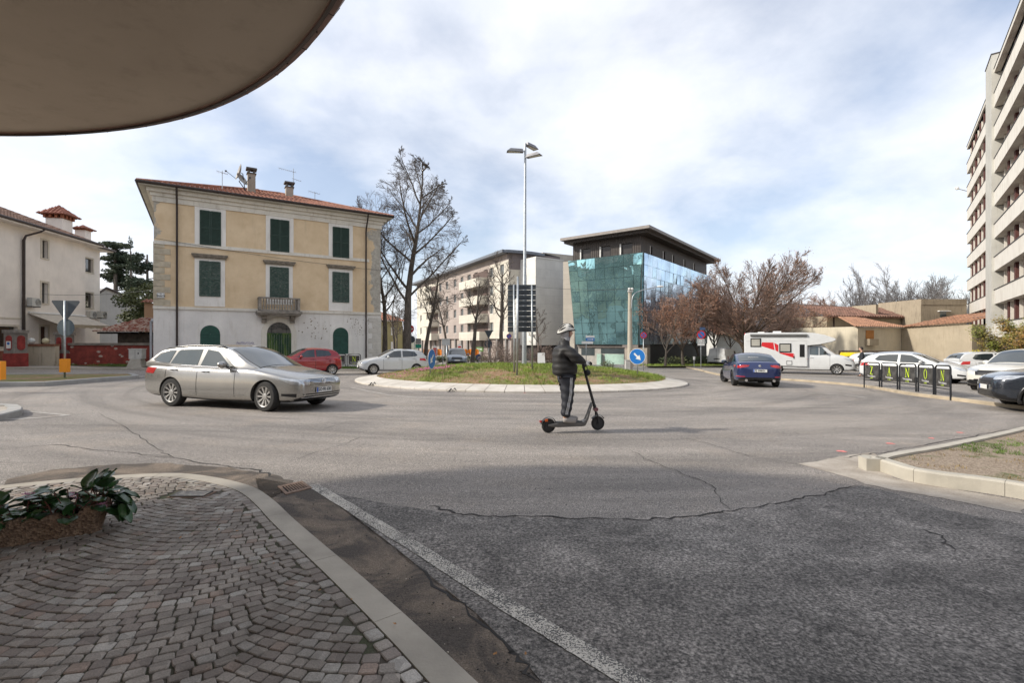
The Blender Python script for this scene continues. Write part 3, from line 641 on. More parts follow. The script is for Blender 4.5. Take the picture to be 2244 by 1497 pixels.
def hip(mb,fr,s0,s1,d0,d1,ze,zr,inset,**k):
 dm=(d0+d1)/2;c=[fr.pt(s0,ze,d0),fr.pt(s1,ze,d0),fr.pt(s1,ze,d1),fr.pt(s0,ze,d1)];r0=fr.pt(s0+inset,zr,dm);r1=fr.pt(s1-inset,zr,dm)
 tiled(mb,c[0],c[1],r0,r1,**k);tiled(mb,c[1],c[2],r1,r1,**k);tiled(mb,c[2],c[3],r1,r0,**k);tiled(mb,c[3],c[0],r0,r0,**k)
 for a,b in ((c[0],r0),(c[1],r1),(c[2],r1),(c[3],r0),(r0,r1)):mb.tube([a+Vector((0,0,.02)),b+Vector((0,0,.06))],.11,6)
mb=MB();hip(mb,fr,-OV-.05,W+OV+.05,OV+.05,-D-OV-.05,z_eave,rz,7.1);mb.build('roof',m_tile,vil,smooth=40)
m_chim=plaster('chimney_render',(.38,.33,.27),(.2,.17,.14),.5)
def at_px(u,v,d):s,z=fr.px(u,v,d);return s,z
def chimney(u0,u1,vb,vt,d,parent):
 s0,zt_=at_px(u0,vt,d);s1,_=at_px(u1,vt,d);_,zb_=at_px((u0+u1)/2,vb,d);wd=s1-s0
 mb=MB();mb.fbox(fr,s0,s1,zb_-1.5,zt_-.35,d-wd,d);c=mb.build('chimney',m_chim,parent)
 mb=MB();mb.fbox(fr,s0-.06,s1+.06,zt_-.43,zt_-.37,d-wd-.06,d+.06)
 for a in (s0+.02,s1-.14):mb.fbox(fr,a,a+.12,zt_-.37,zt_-.12,d-wd,d-.02)
 mb.fbox(fr,s0-.1,s1+.1,zt_-.12,zt_,d-wd-.1,d+.1);mb.build('chimney_cap',mat('sooty_stone',(.11,.10,.09),.9),c)
 return c
m_roofpart=bpy.data.objects[[o.name for o in vil.children if o.name.startswith('roof')][0]]
chimney(543,560,415,366,-3.2,m_roofpart);chimney(627,643,420,397,-4.5,m_roofpart)
def dish(c,r,nrm,name,lab,loc):
 nrm=Vector(nrm).normalized();a=nrm.cross(Vector((0,0,1))).normalized();b=a.cross(nrm);c=Vector(c);t=thing(name,lab,'satellite dish',loc)
 mb=MB();vs=[c-nrm*.12*r];fs=[]
 for i in range(1,5):
  for k in range(20):th=2*pi*k/20;q=i/4;vs.append(c+(a*cos(th)+b*sin(th))*r*q-nrm*(.25*r*(1-q*q)-.12*r if False else.25*r*(1-q*q)))
 for k in range(20):fs.append((0,1+k,1+(k+1)%20))
 for i in range(3):
  for k in range(20):fs.append((1+i*20+k,1+(i+1)*20+k,1+(i+1)*20+(k+1)%20,1+i*20+(k+1)%20))
 vs[0]=c-nrm*.25*r;mb.add(vs,fs);mb.build('reflector',mat('dish_grey',(.30,.28,.25),.6,var=.2),t,smooth=True)
 mb=MB();mb.tube([c-b*r*.9,c-b*r*.5+nrm*r*1.1],.018,5);mb.box(c-b*r*.5+nrm*r*1.15,(.1,.1,.1));mb.tube([c-nrm*.15,c-nrm*.3,Vector(loc)],.03,6);mb.build('arm',M_dark(),t)
s_,z_=at_px(522,376,-2.6);z2=at_px(535,408,-2.6)[1]
dish(fr.pt(s_,z_,-2.6),.62,(-.75,-.6,.25),'satellite_dish','round grey satellite dish mounted left of the taller chimney on the villa roof, upper one',fr.pt(at_px(537,400,-2.8)[0],z2-.3,-2.8))
s_,z_=at_px(531,392,-2.4);dish(fr.pt(s_,z_,-2.4),.48,(.8,-.1,.45),'satellite_dish','smaller dark satellite dish tucked below the upper dish beside the villa chimney',fr.pt(at_px(540,402,-2.8)[0],z2-.3,-2.8))
def aerial(u,vb,vt,d,lab,arms):
 s_,zt_=at_px(u,vt,d);zb_=at_px(u,vb,d)[1];t=thing('tv_aerial',lab,'aerial',fr.pt(s_,zb_,d))
 mb=MB();mb.tube([fr.pt(s_,zb_-.6,d),fr.pt(s_,zt_,d)],.025,5);mb.build('mast',M_galv(),t)
 for h,l0,l1,ne in arms:
  mb=MB();z=zt_-h;mb.tube([fr.pt(s_+l0,z+.1,d),fr.pt(s_+l1,z-.05,d)],.016,4)
  for k in range(ne):q=s_+l0+(l1-l0)*(k+.5)/ne;mb.tube([fr.pt(q,z,d-.2),fr.pt(q,z,d+.2)],.008,4)
  mb.build('antenna',M_galv(),t)
aerial(487,395,374,-2,'short television aerial at the left of the villa roof',[(.15,-.35,.35,8)])
aerial(643,400,369,-5,'tall television aerial rising behind the shorter chimney',[(.25,-1.1,.2,9),(.9,-.1,.6,5)])
aerial(690,428,420,-4,'low crooked television aerial near the right end of the villa roof ridge',[(.1,-.5,.4,7)])
mb=MB()
def dpipe(u,parent,name='downpipe'):
 s_=ps(u,600);mb=MB();zt_=ze-.1
 mb.tube([fr.pt(s_-.0,zt_,OV),fr.pt(s_,zt_-.25,OV-.05),fr.pt(s_,zt_-1.0,.2),fr.pt(s_,zt_-1.3,.15),fr.pt(s_,bz+.1,.15)],.06,8);return mb.build(name,MC['dark_brown_metal'],parent,smooth=40)
dpipe(388,vil);dpipe(801,vil)
def shutter_mat(name,c,worn):
 if name in MC:return MC[name]
 n=NT(name);v=n.mix(n.ramp(n.noise(3,5),[(.35,0),(.65,1)]),sc3(c,.85),sc3(c,1.15))
 if worn:v=n.mix(n.ramp(n.noise(7,8,.75,n.mapping((1,1,4))),[(.50,0),(.62,.8)]),v,(.20,.20,.17))
 n.col(v);n.rough(.65);MC[name]=n.m;return n.m
m_sh=shutter_mat('dark_green_shutter',(.018,.042,.030),False);m_shw=shutter_mat('weathered_green_shutter',(.030,.065,.050),True);m_shg=shutter_mat('bright_green_shutter',(.018,.075,.055),False)
def shutters(fr,s0,s1,z0,z1,m,parent,arch=False,d=.05,nl=22,tilt=0):
 mb=MB();sm=(s0+s1)/2;hw=(s1-s0)/2
 zspr=z1-hw if arch else z1
 for sa,sb in ((s0+.01,sm-.008),(sm+.008,s1-.01)):
  mb.fbox(fr,sa,sa+.07,z0,zspr,d,d+.05);mb.fbox(fr,sb-.07,sb,z0,zspr,d,d+.05)
  for zz in (z0,(z0+zspr)/2-.04,zspr-.08):mb.fbox(fr,sa+.07,sb-.07,zz,zz+.09,d,d+.046)
  k=int((zspr-z0)/.085)
  for i in range(k):
   z=z0+(i+.5)*(zspr-z0)/k
   mb.hexa([fr.pt(sa+.07,z-.045,d+.042),fr.pt(sb-.07,z-.045,d+.042),fr.pt(sb-.07,z-.035,d+.040),fr.pt(sa+.07,z-.035,d+.040),fr.pt(sa+.07,z+.01,d+.012),fr.pt(sb-.07,z+.01,d+.012),fr.pt(sb-.07,z+.02,d+.010),fr.pt(sa+.07,z+.02,d+.010)])
 if arch:
  pts=[(s0+.01,zspr)]+[(sm-(hw-.01)*cos(pi*k/14),zspr+(hw-.01)*sin(pi*k/14)) for k in range(1,14)]+[(s1-.01,zspr)]
  mb.fpoly(fr,[(a,b) for a,b in pts][::-1],d,d+.04)
  for i in range(5):
   z=zspr+hw*(i+.5)/6;q=sqrt(max(0,hw*hw-(z-zspr)**2))*.9;mb.fbox(fr,sm-q,sm+q,z,z+.03,d+.04,d+.055)
 mb.fbox(fr,s0+.0,s1-.0,z0+.02,zspr-.02,d-.03,d+.008)
 mb.build('shutter',m,parent)
m_surr=plaster('window_surround_paint',(.78,.75,.70),(.45,.40,.33),.35)
for (u0,u1,v0,v1) in ((437.5,484.5,462,538),(592,634,481,552),(728.5,765,498,565)):
 s0,s1=ps(u0),ps(u1);zt_=pz((u0+u1)/2,v0+1);zb_=pz((u0+u1)/2,v1)
 mb=MB();f_=.27
 mb.fbox(fr,s0-f_,s0,zb_-.02,zt_+f_,-.05,.045);mb.fbox(fr,s1,s1+f_,zb_-.02,zt_+f_,-.05,.045);mb.fbox(fr,s0,s1,zt_,zt_+f_,-.05,.045);mb.fbox(fr,s0-.0,s1+.0,zb_-.10,zb_,-.05,.06)
 w_=mb.build('window',m_surr,vil);shutters(fr,s0,s1,zb_,zt_,m_sh,w_)
for (u0,u1,v0,v1,vh0,vh1,vb) in ((436.5,483.5,572,650,555,564,672),(591,633,585,655,571,578,655),(728,765,596,663,580,587,682)):
 s0,s1=ps(u0),ps(u1);um=(u0+u1)/2;zt_=pz(um,v0+1);zb_=pz(um,v1);f_=.25
 zlow=pz(um,vb) if vb!=655 else zb_-.4
 mb=MB();mb.fbox(fr,s0-f_,s0,zlow,zt_+f_,-.05,.045);mb.fbox(fr,s1,s1+f_,zlow,zt_+f_,-.05,.045);mb.fbox(fr,s0,s1,zt_,zt_+f_,-.05,.045);mb.fbox(fr,s0,s1,zlow,zb_,-.05,.045)
 w_=mb.build('window',m_surr,vil);shutters(fr,s0,s1,zb_,zt_,m_shw,w_)
 mb=MB();zc_=pz(um,vh1);mb.fbox(fr,s0-.38,s1+.38,zc_,zc_+.10,-.02,.26);mb.fbox(fr,s0-.32,s1+.32,zc_-.10,zc_,-.02,.16);mb.fbox(fr,s0-.42,s1+.42,zc_+.10,zc_+.16,-.02,.32)
 mb.build('hood_moulding',mat('weathered_stone',(.25,.22,.18),.92,var=.35,scale=6,bump=.5),w_)
for (u0,u1,v0,v1) in ((438.5,482.5,712,758),(729,763,717,776)):
 s0,s1=ps(u0),ps(u1);um=(u0+u1)/2;zt_=pz(um,v0+1);zb_=bz+1.0 if u0<500 else pz(um,v1);sm,hw=(s0+s1)/2,(s1-s0)/2
 mb=MB();nseg=16;R0,R1=hw,hw+.24;zs=zt_-hw
 for k in range(nseg):
  a,b=pi*k/nseg,pi*(k+1)/nseg;q=[(sm-R0*cos(a),zs+R0*sin(a)),(sm-R0*cos(b),zs+R0*sin(b)),(sm-R1*cos(b),zs+R1*sin(b)),(sm-R1*cos(a),zs+R1*sin(a))]
  mb.fpoly(fr,q,-.05,.075)
 mb.fbox(fr,s0-.24,s0,zb_,zs,-.05,.075);mb.fbox(fr,s1,s1+.24,zb_,zs,-.05,.075);mb.fbox(fr,s0-.2,s1+.2,zb_-.1,zb_,-.05,.11)
 w_=mb.build('window',m_surr,vil);shutters(fr,s0,s1,zb_,zt_,m_shg,w_,arch=True,d=.045)
s0,s1=ps(584.5),ps(638);zt_=pz(611,706);sm,hw=(s0+s1)/2,(s1-s0)/2;zs=zt_-hw*1.0
mb=MB();R0,R1=hw,hw+.34
for k in range(18):
 a,b=pi*k/18,pi*(k+1)/18;mb.fpoly(fr,[(sm-R0*cos(a),zs+R0*sin(a)),(sm-R0*cos(b),zs+R0*sin(b)),(sm-R1*cos(b),zs+R1*sin(b)),(sm-R1*cos(a),zs+R1*sin(a))],-.05,.10)
mb.fbox(fr,s0-.34,s0,bz,zs,-.05,.10);mb.fbox(fr,s1,s1+.34,bz,zs,-.05,.10)
dr=mb.build('door',m_trim,vil)
n=NT('flaking_green_door');n.col(n.mix(n.ramp(n.noise(2.6,8,.75,n.mapping((1,1,.3))),[(.45,0),(.62,1)]),(.012,.045,.018),(.11,.17,.03)));n.rough(.7)
zd=pz(611,732)
mb=MB();k=10
for i in range(k):a=s0+(s1-s0)*i/k;mb.fbox(fr,a+.006,a+(s1-s0)/k-.006,bz,zd-.06,.035,.055)
for a,b in ((s0,s0+.12),(sm-.08,sm-.01),(sm+.01,sm+.08),(s1-.12,s1)):mb.fbox(fr,a,b,bz,zd-.06,.055,.075)
mb.fbox(fr,s0,s1,zd-.06,zd+.06,.035,.09);mb.build('door_leaf',n.m,dr)
mb=MB();mb.fpoly(fr,([(s0+.02,zs)]+[(sm-(hw-.02)*cos(pi*q/14),zs+(hw-.02)*sin(pi*q/14)) for q in range(1,14)]+[(s1-.02,zs)])[::-1],.032,.036)
mb.fbox(fr,s0+.02,s1-.02,zd+.06,zs,.032,.036);mb.build('fanlight',mat('dusty_glass',(.10,.095,.085),.3,var=.4),dr)
mb=MB()
for i in range(1,8):a=pi*i/8;mb.tube([fr.pt(sm-.2*cos(a),zd+.3+.2*sin(a),.07),fr.pt(sm-(hw-.05)*cos(a),max(zd+.1,zs+(hw-.05)*sin(a)),.07)],.014,4)
for rr in (.2,.5):mb.tube([fr.pt(sm-rr*cos(pi*i/10),zd+.3+rr*.9*sin(pi*i/10),.07) for i in range(11)],.014,4)
for a in (sm-hw*.62,sm+hw*.62):mb.tube([fr.pt(a,zd+.06,.07),fr.pt(a,zs+hw*.7,.07)],.016,4)
mb.build('iron_grille',M_dark(),dr)
sb0,sb1=ps(567),ps(658);dB=.95;sb0,sb1=fr.px(567,690,dB)[0],fr.px(658,690,dB)[0];zf=fr.px(612,684,dB)[1];zr_=fr.px(612,652,dB)[1]
m_bal=mat('mossy_balcony_stone',(.24,.215,.185),.92,var=.4,scale=4,bump=.5)
mb=MB();mb.fbox(fr,sb0-.12,sb1+.12,zf-.1,zf+.06,0,dB+.12);mb.fbox(fr,sb0-.05,sb1+.05,zf-.22,zf-.1,0,dB+.02)
for a in (sb0+.25,sb1-.55):
 mb.fpoly(fr,[(a,zf-.22),(a,zf-.72),(a+.3,zf-.72),(a+.3,zf-.22)],.03,.30);mb.fbox(fr,a,a+.3,zf-.45,zf-.22,.30,.62)
bal=mb.build('balcony',m_bal,vil)
mb=MB()
mb.fbox(fr,sb0,sb1,zr_-.10,zr_,dB-.16,dB+.02);mb.fbox(fr,sb0,sb1,zf+.06,zf+.14,dB-.15,dB)
for a in (sb0,sb1-.16):mb.fbox(fr,a,a+.16,zf+.06,zr_-.1,dB-.16,dB);mb.fbox(fr,a,a+.16,zr_-.10,zr_,0,dB-.16);mb.fbox(fr,a+.02,a+.14,zf+.06,zr_-.1,0,.14)
def baluster(s_,d):
 o_=fr.pt(s_,zf+.14,d);H_=zr_-zf-.24
 mb.lathe([(.055,0),(.035,.06*H_),(.06,.25*H_),(.03,.5*H_),(.06,.75*H_),(.035,.94*H_),(.055,H_)],o_,n=8)
k=13
for i in range(k):baluster(sb0+.3+(sb1-sb0-.6)*i/(k-1),dB-.075)
for a in (sb0+.08,sb1-.08):
 for q in (.3,.55):baluster(a,q)
mb.build('balustrade',m_bal,bal,smooth=40)
s0,z1_=fr.px(338.5,641,.08);s1,z0_=fr.px(360.5,653,.08)
sg=thing('street_name_plate','white enamel street name plate on the left corner of the villa','street sign',fr.pt((s0+s1)/2,z0_,.08))
s0+=.12
mb=MB();mb.fbox(fr,s0,s1,z0_,z1_,.035,.07);mb.build('plate',M_white(),sg)
mb=MB();
for a,b,c,d in ((s0+.02,s1-.02,z0_+.02,z0_+.035),(s0+.02,s1-.02,z1_-.035,z1_-.02),(s0+.02,s0+.035,z0_+.035,z1_-.035),(s1-.035,s1-.02,z0_+.035,z1_-.035)):mb.fbox(fr,a,b,c,d,.07,.073)
textmesh(mb,'TRIESTE',.125,lambda x,y:fr.pt((s0+s1)/2+x,z0_+(z1_-z0_)*.36+y,.074),.004);textmesh(mb,'VIA',.07,lambda x,y:fr.pt((s0+s1)/2+x,z0_+(z1_-z0_)*.76+y,.074),.002)
mb.build('lettering',mat('sign_black',(.02,.02,.02),.6,var=0),sg,wn=False)
mb=MB();rr_=random.Random(3);a,b=ps(518),ps(556);zq=pz(537,752);pts=[]
for i in range(46):t=i/45;pts.append(fr.pt(a+(b-a)*t+.05*sin(i*1.9),zq-.02*i/45+.11*sin(i*2.4)+rr_.uniform(-.03,.03),.036))
mb.tube(pts,.011,4);mb.build('graffiti',mat('faded_purple_spray',(.35,.33,.46),.8),vil)
mb=MB()
for _ in range(90):
 cx_=rr_.choice((ps(700),ps(690),ps(783),ps(783)));zc_=pz(700,rr_.uniform(712,745)) if rr_.random()<.5 else pz(783,rr_.uniform(698,725));cx_+=rr_.gauss(0,.55);q=rr_.uniform(.02,.07)
 if cx_>W-.2:continue
 mb.add([fr.pt(cx_+q*cos(t)*rr_.uniform(.5,1),zc_+q*sin(t)*rr_.uniform(.5,1),.034) for t in [2*pi*k/7 for k in range(7)]],[tuple(range(7))])
mb.build('plaster_chip',mat('chipped_plaster',(.27,.22,.17),.95,var=.3),vil,wn=False,kind='stuff')
def ray_line(u,o,d):
 k=(u-1122)/F;t=(k*o[1]-o[0])/(d[0]-k*d[1]);return Vector((o[0]+d[0]*t,o[1]+d[1]*t))
cd=(-.175,1);co_=(-28.3,0)
Bc=ray_line(187,co_,cd);Ac=Vector((co_[0]+cd[0]*24,24));fc=Frame(Ac,Bc);Wc=fc.len;czb=g(-30,35)-.4
hs=thing('cream_house','cream rendered house with small dark windows, awning and brown tiled roof at the far left','house',(Ac.x,Ac.y,czb))
def cs_(u,v=600):return fc.px(u,v)[0]
def cz_(u,v):return fc.px(u,v)[1]
m_cream=plaster('cream_render',(.84,.77,.69),(.58,.51,.44),.2)
zev=cz_(187,536)-.05
holes=[]
for u0,u1,v0,v1 in ((92,104.5,527,566),(91,104.5,620,665),(88,105,716,772)):holes.append((cs_(u0),cs_(u1),cz_(98,v1),cz_(98,v0)))
holes.append((cs_(-60),cs_(38),cz_(20,760),cz_(20,716)))
mb=MB();wall_holes(mb,fc,0,Wc,czb,zev,holes,.28);mb.fbox(fc,0,Wc,czb,zev,-9,-.3);mb.add([fc.pt(Wc,czb,0),fc.pt(Wc,czb,-.3),fc.pt(Wc,zev,-.3),fc.pt(Wc,zev,0)],[(0,1,2,3)]);mb.build('wall',m_cream,hs,wn=False)
m_sill=mat('pale_stone_frame',(.58,.52,.42),.8,var=.1)
for i,(a,b,c,d) in enumerate(holes):
 mb=MB();mb.fbox(fc,a-.14,a,c-.1,d+.14,-.02,.03);mb.fbox(fc,b,b+.14,c-.1,d+.14,-.02,.03);mb.fbox(fc,a,b,d,d+.14,-.02,.03);mb.fbox(fc,a,b,c-.1,c,-.02,.05)
 w_=mb.build('window' if i!=2 else 'door',m_sill,hs)
 mb=MB();mb.fbox(fc,a,b,c,d,-.25,-.22);mb.build('pane' if i!=2 else 'door_leaf',glass('dark_glass',(.02,.02,.02)) if i!=2 else mat('brown_wood',(.07,.03,.02),.6),w_)
mb=MB();mb.fbox(fc,cs_(-60),cs_(46),cz_(40,700),cz_(40,697),-.01,.03);mb.build('band',m_sill,hs)
OVc=.8
mb=MB();mb.fbox(fc,-2,Wc+OVc,zev-.02,zev+.14,-9,OVc);mb.build('soffit',m_cream,hs)
mb=MB();mb.tube([fc.pt(-2,zev+.16,OVc+.05),fc.pt(Wc+OVc,zev+.16,OVc+.05),fc.pt(Wc+OVc,zev+.16,-9)],.10,8);mb.build('gutter',MC['dark_brown_metal'],hs)
m_tb=rooftile('brown_roof_tile',(.20,.115,.08))
mb=MB();tiled(mb,fc.pt(-2,zev+.15,OVc),fc.pt(Wc+OVc,zev+.15,OVc),fc.pt(-2,zev+2.7,-5),fc.pt(Wc-5,zev+2.7,-5),r=.09);tiled(mb,fc.pt(Wc+OVc,zev+.15,OVc),fc.pt(Wc+OVc,zev+.15,-10),fc.pt(Wc-5,zev+2.7,-5),fc.pt(Wc-5,zev+2.7,-5));rfc=mb.build('roof',m_tb,hs,smooth=40)
m_brick=mat('orange_brick',(.35,.13,.07),.9,var=.25,scale=8)
def pagoda(u0,u1,vb,vm,vt,d):
 s0,s1=fc.px(u0,vm,d)[0],fc.px(u1,vm,d)[0];sm=(s0+s1)/2;hw=min(1.0,abs(s1-s0)/2*.62);zb_=fc.px((u0+u1)/2,vb,d)[1];zm=fc.px((u0+u1)/2,vm,d)[1];zt_=fc.px((u0+u1)/2,vt,d)[1]
 mb=MB();mb.fbox(fc,sm-hw*.6,sm+hw*.6,zb_-1,zb_+.3,d-hw*.6,d+hw*.6);c=mb.build('chimney',m_cream,rfc)
 mb=MB()
 mb.fbox(fc,sm-hw*.72,sm+hw*.72,zb_+.3,(zb_+zm)/2,d-hw*.72,d+hw*.72)
 for i in range(4):
  for j in range(4):
   if i in (0,3) or j in (0,3):
    a=sm-hw*.72+i*hw*.42;b=d-hw*.72+j*hw*.42;mb.fbox(fc,a,a+hw*.17,(zb_+zm)/2,zm,b,b+hw*.17)
 mb.build('brick_vent',m_brick,c)
 mb=MB();cn=[fc.pt(sm+a*hw,zm,d+b*hw) for a,b in ((-1,-1),(1,-1),(1,1),(-1,1))];tp=fc.pt(sm,zt_,d)
 for i in range(4):tiled(mb,cn[i],cn[(i+1)%4],tp,tp,step=.25,r=.08)
 mb.add(cn,[(0,1,2,3)]);mb.build('cap_roof',rooftile('red_cap_tile',(.30,.12,.08)),c)
pagoda(95,162,488,473,450,-2.5);pagoda(163,200,508,503,494,-2.8)
s_=cs_(47);mb=MB();mb.tube([fc.pt(s_+.9,zev+.1,OVc),fc.pt(s_+.6,zev-.15,OVc-.05),fc.pt(s_+.1,zev-.55,.2),fc.pt(s_,zev-.9,.14),fc.pt(s_,czb,.14)],[.07,.07,.07,.09,.09],8);mb.build('downpipe',MC['dark_brown_metal'],hs,smooth=40)
Bw=ray_line(219,(co_[0]-1.3,0),cd);Aw=Vector((co_[0]-1.3+cd[0]*38,38));fw=Frame(Aw,Bw);zw=fw.px(219,548)[1];wh=[]
for v0,v1 in ((567,597),(642,675)):wh.append((fw.px(186,600)[0],fw.px(203.5,600)[0],fw.px(195,v1)[1],fw.px(195,v0)[1]))
mb=MB();wall_holes(mb,fw,-6,fw.len,czb,zw,wh,.2);mb.fbox(fw,-6,fw.len,czb,zw,-7,-.22);mb.add([fw.pt(fw.len,czb,0),fw.pt(fw.len,czb,-.22),fw.pt(fw.len,zw,-.22),fw.pt(fw.len,zw,0)],[(0,1,2,3)]);mb.build('wing_wall',m_cream,hs,wn=False)
for a,b,c,d in wh:
 mb=MB();mb.fbox(fw,a-.12,b+.12,d,d+.12,0,.03);mb.fbox(fw,a-.12,a,c,d,0,.03);mb.fbox(fw,b,b+.12,c,d,0,.03);mb.fbox(fw,a-.12,b+.12,c-.1,c,0,.05);w_=mb.build('window',m_sill,hs)
 mb=MB();mb.fbox(fw,a,b,c,d,-.19,-.17);mb.build('pane',MC['dark_glass'],w_)
mb=MB();mb.fbox(fw,-6,fw.len+.7,zw-.1,zw+.05,-7,.7);mb.build('soffit',m_cream,hs)
mb=MB();tiled(mb,fw.pt(-6,zw+.06,.7),fw.pt(fw.len+.8,zw+.06,.7),fw.pt(-6,zw+2,-3.5),fw.pt(fw.len-3.5,zw+2,-3.5));tiled(mb,fw.pt(fw.len+.8,zw+.06,.7),fw.pt(fw.len+.8,zw+.06,-7),fw.pt(fw.len-3.5,zw+2,-3.5),fw.pt(fw.len-3.5,zw+2,-3.5));mb.build('wing_roof',m_tb,hs)
mb=MB();mb.tube([fw.pt(-6,zw+.03,.78),fw.pt(fw.len+.8,zw+.03,.78)],.09,8);mb.build('gutter',MC['dark_brown_metal'],hs)
sa,sb=cs_(60),cs_(186);za=cz_(60,683)-.1;zb_=za-.1
mb=MB();o1_=1.9;q=[fc.pt(sa,za,.05),fc.pt(sb,za,.05),fc.pt(sb,za-.75,o1_),fc.pt(sa,za-.75,o1_)]
mb.add(q+[p-Vector((0,0,.04)) for p in q],[(0,1,2,3),(7,6,5,4),(0,4,5,1),(1,5,6,2),(2,6,7,3),(3,7,4,0)])
aw=thing('awning','faded beige fabric awning over the cream house doorway','awning',fc.pt((sa+sb)/2,za-.7,.3));mb.build('canopy_fabric',mat('awning_fabric',(.50,.45,.38),.9,var=.15),aw)
mb=MB();k=24
vs=[];
for i in range(k+1):t=i/k;p=fc.pt(sa+(sb-sa)*t,za-.75,o1_+.01);vs+=[p,p-Vector((0,0,.24+.03*sin(i*1.9)))]
mb.add(vs,[(2*i,2*i+1,2*i+3,2*i+2) for i in range(k)]);mb.build('valance',mat('valance_fabric',(.42,.35,.25),.9),aw)
mb=MB();mb.tube([fc.pt(sa,za+.05,.08),fc.pt(sb,za+.05,.08)],.07,8)
for a in (sa+.5,sb-.5):mb.tube([fc.pt(a,za-.1,.1),fc.pt(a+.4,za-.5,1),fc.pt(a,za-.8,o1_)],.03,5)
mb.build('frame',M_white(),aw)
def ac(s_,z,fr_,lab,d=.12):
 t=thing('air_conditioner',lab,'air conditioner',fr_.pt(s_,z,d));mb=MB();mb.fbox(fr_,s_,s_+.82,z,z+.6,d,d+.32);mb.build('casing',mat('aircon_casing',(.55,.54,.50),.5,var=.06),t)
 mb=MB();c=fr_.pt(s_+.52,z+.3,d+.325)
 for r_ in (.24,.19,.14,.09,.04):mb.tube([c+fr_.s*r_*cos(2*pi*k/16)+Vector((0,0,r_*sin(2*pi*k/16))) for k in range(17)],.008,4)
 mb.build('fan_grille',M_dark(),t)
 mb=MB();mb.fbox(fr_,s_+.05,s_+.1,z-.06,z,-.0,d+.32);mb.fbox(fr_,s_+.7,s_+.75,z-.06,z,0,d+.32);mb.build('bracket',M_dark(),t)
ac(cs_(55),cz_(70,672),fc,'white air conditioner on the cream house wall beside the brown downpipe')
ac(fw.px(186,700)[0],fw.px(190,697)[1],fw,'air conditioner low on the rear wing of the cream house')
ac(fw.px(203,700)[0],fw.px(210,697)[1],fw,'air conditioner at the outer corner of the rear wing, above the shed roof',.35)
fs_=Frame((-29.6,36.0),(-25.0,36.0));zt_=P(300,727,36).z;zh=P(300,697,38.5).z
shd=thing('tiled_shed','low shed with a red and white patterned tiled roof behind the red stone wall','shed',(-27,36,g(-27,36)))
mb=MB();mb.fbox(fs_,0,6.2,g(-27,36)-.2,zt_-.1,-3.5,-.3);mb.build('wall',mat('dark_wood',(.08,.065,.05),.9,var=.4),shd)  # dark brown boards with broad random variation
n=NT('mottled_roof_tile');n.col(n.mix(n.ramp(n.vor(4.5,outp=1),[(.3,0),(.75,1)]),(.24,.075,.05),(.46,.36,.30)));n.rough(.8)
mb=MB();tiled(mb,fs_.pt(-1.2,zt_,.5),fs_.pt(6.2,zt_,.5),fs_.pt(.1,zh,-2.6),fs_.pt(6.2,zh,-2.6),step=.24);mb.build('roof',n.m,shd)
mb=MB()
for i in range(12):mb.fbox(fs_,-.9+i*.6,-.8+i*.6,zt_-.16,zt_-.03,-.8,.45)
mb.build('rafter',mat('dark_rafter',(.03,.022,.018),.8),shd)
p0,p1=P(216,690,46),P(318,690,52);fb=Frame((p0.x,p0.y),(p1.x,p1.y));zb0=P(240,636,47.5).z;zb1=P(318,700,52).z
gb=thing('grey_barn','pale grey barn wall with a dark sloping verge, behind the cream house wing','building',(p0.x,p0.y,g(-38,47)))
pts_=[(0,-1.5),(fb.len,-1.5),(fb.len,1.6+(745-668)*52/F),(fb.len*.13,P(229,632,46.7).z),(0,P(216,642,46).z)]
mb=MB();mb.fpoly(fb,pts_,-8,0);mb.build('wall',plaster('grey_barn_render',(.44,.43,.41)),gb)
mb=MB();a,b,c=pts_[2],pts_[3],pts_[4]
for p,q in ((a,b),(b,c)):mb.tube([fb.pt(p[0],p[1]+.05,.12),fb.pt(q[0],q[1]+.05,.12)],.11,6);
mb.build('verge_board',MC['dark_brown_metal'],gb)
p0,p1=P(316,690,40),P(352,690,40.5);fo=Frame((p0.x,p0.y),(p1.x,p1.y));ob=thing('orange_outbuilding','small orange rendered outbuilding with a red tile coping left of the villa','building',(p0.x,p0.y,g(-30,40)))
mb=MB();mb.fbox(fo,0,fo.len,-.8,P(325,664,40).z,-3,0);mb.build('wall',plaster('orange_render',(.50,.31,.19)),ob)
mb=MB();tiled(mb,fo.pt(-.2,P(325,663,40).z,.3),fo.pt(fo.len,P(325,663,40).z,.3),fo.pt(-.2,P(325,654,40).z,-1.5),fo.pt(fo.len,P(325,654,40).z,-1.5));mb.build('roof',MC['red_roof_tile'],ob)
yw=33.4
def W2(u,Y):return (u-1122)/F*Y
fwl=Frame((W2(120,yw),yw),(W2(340,yw),yw));gz=g(-28,yw)
n=NT('red_painted_rubble');vv=n.vor(2.1,co=n.mapping((1,1,1.7)));v2=n.vor(2.1,outp=1,co=n.mapping((1,1,1.7)))
stone=n.math('MULTIPLY',n.ramp(n.math('ADD',vv,n.math('MULTIPLY',n.noise(6,4),.25)),[(.36,1),(.42,0)]),n.ramp(v2,[(.30,0),(.34,1)]))
red=n.mix(n.ramp(n.noise(2.2,7,.7),[(.35,0),(.7,1)]),(.13,.026,.02),(.33,.062,.045));n.col(n.mix(stone,red,n.mix(n.ramp(n.noise(9,5),[(.35,0),(.65,1)]),(.25,.20,.16),(.55,.48,.42))));n.rough(.9);n.bump(n.noise(9,6),.6,.03);m_red=n.m
rw=thing('red_stone_wall','red painted rubble stone wall with pale stones showing, left of the villa','wall',(fwl.pt(2,gz)))
mb=MB();mb.fbox(fwl,1.0,fwl.len-.4,gz-.3,1.6-12*yw/F,-.4,0);mb.build('wall_face',m_red,rw)
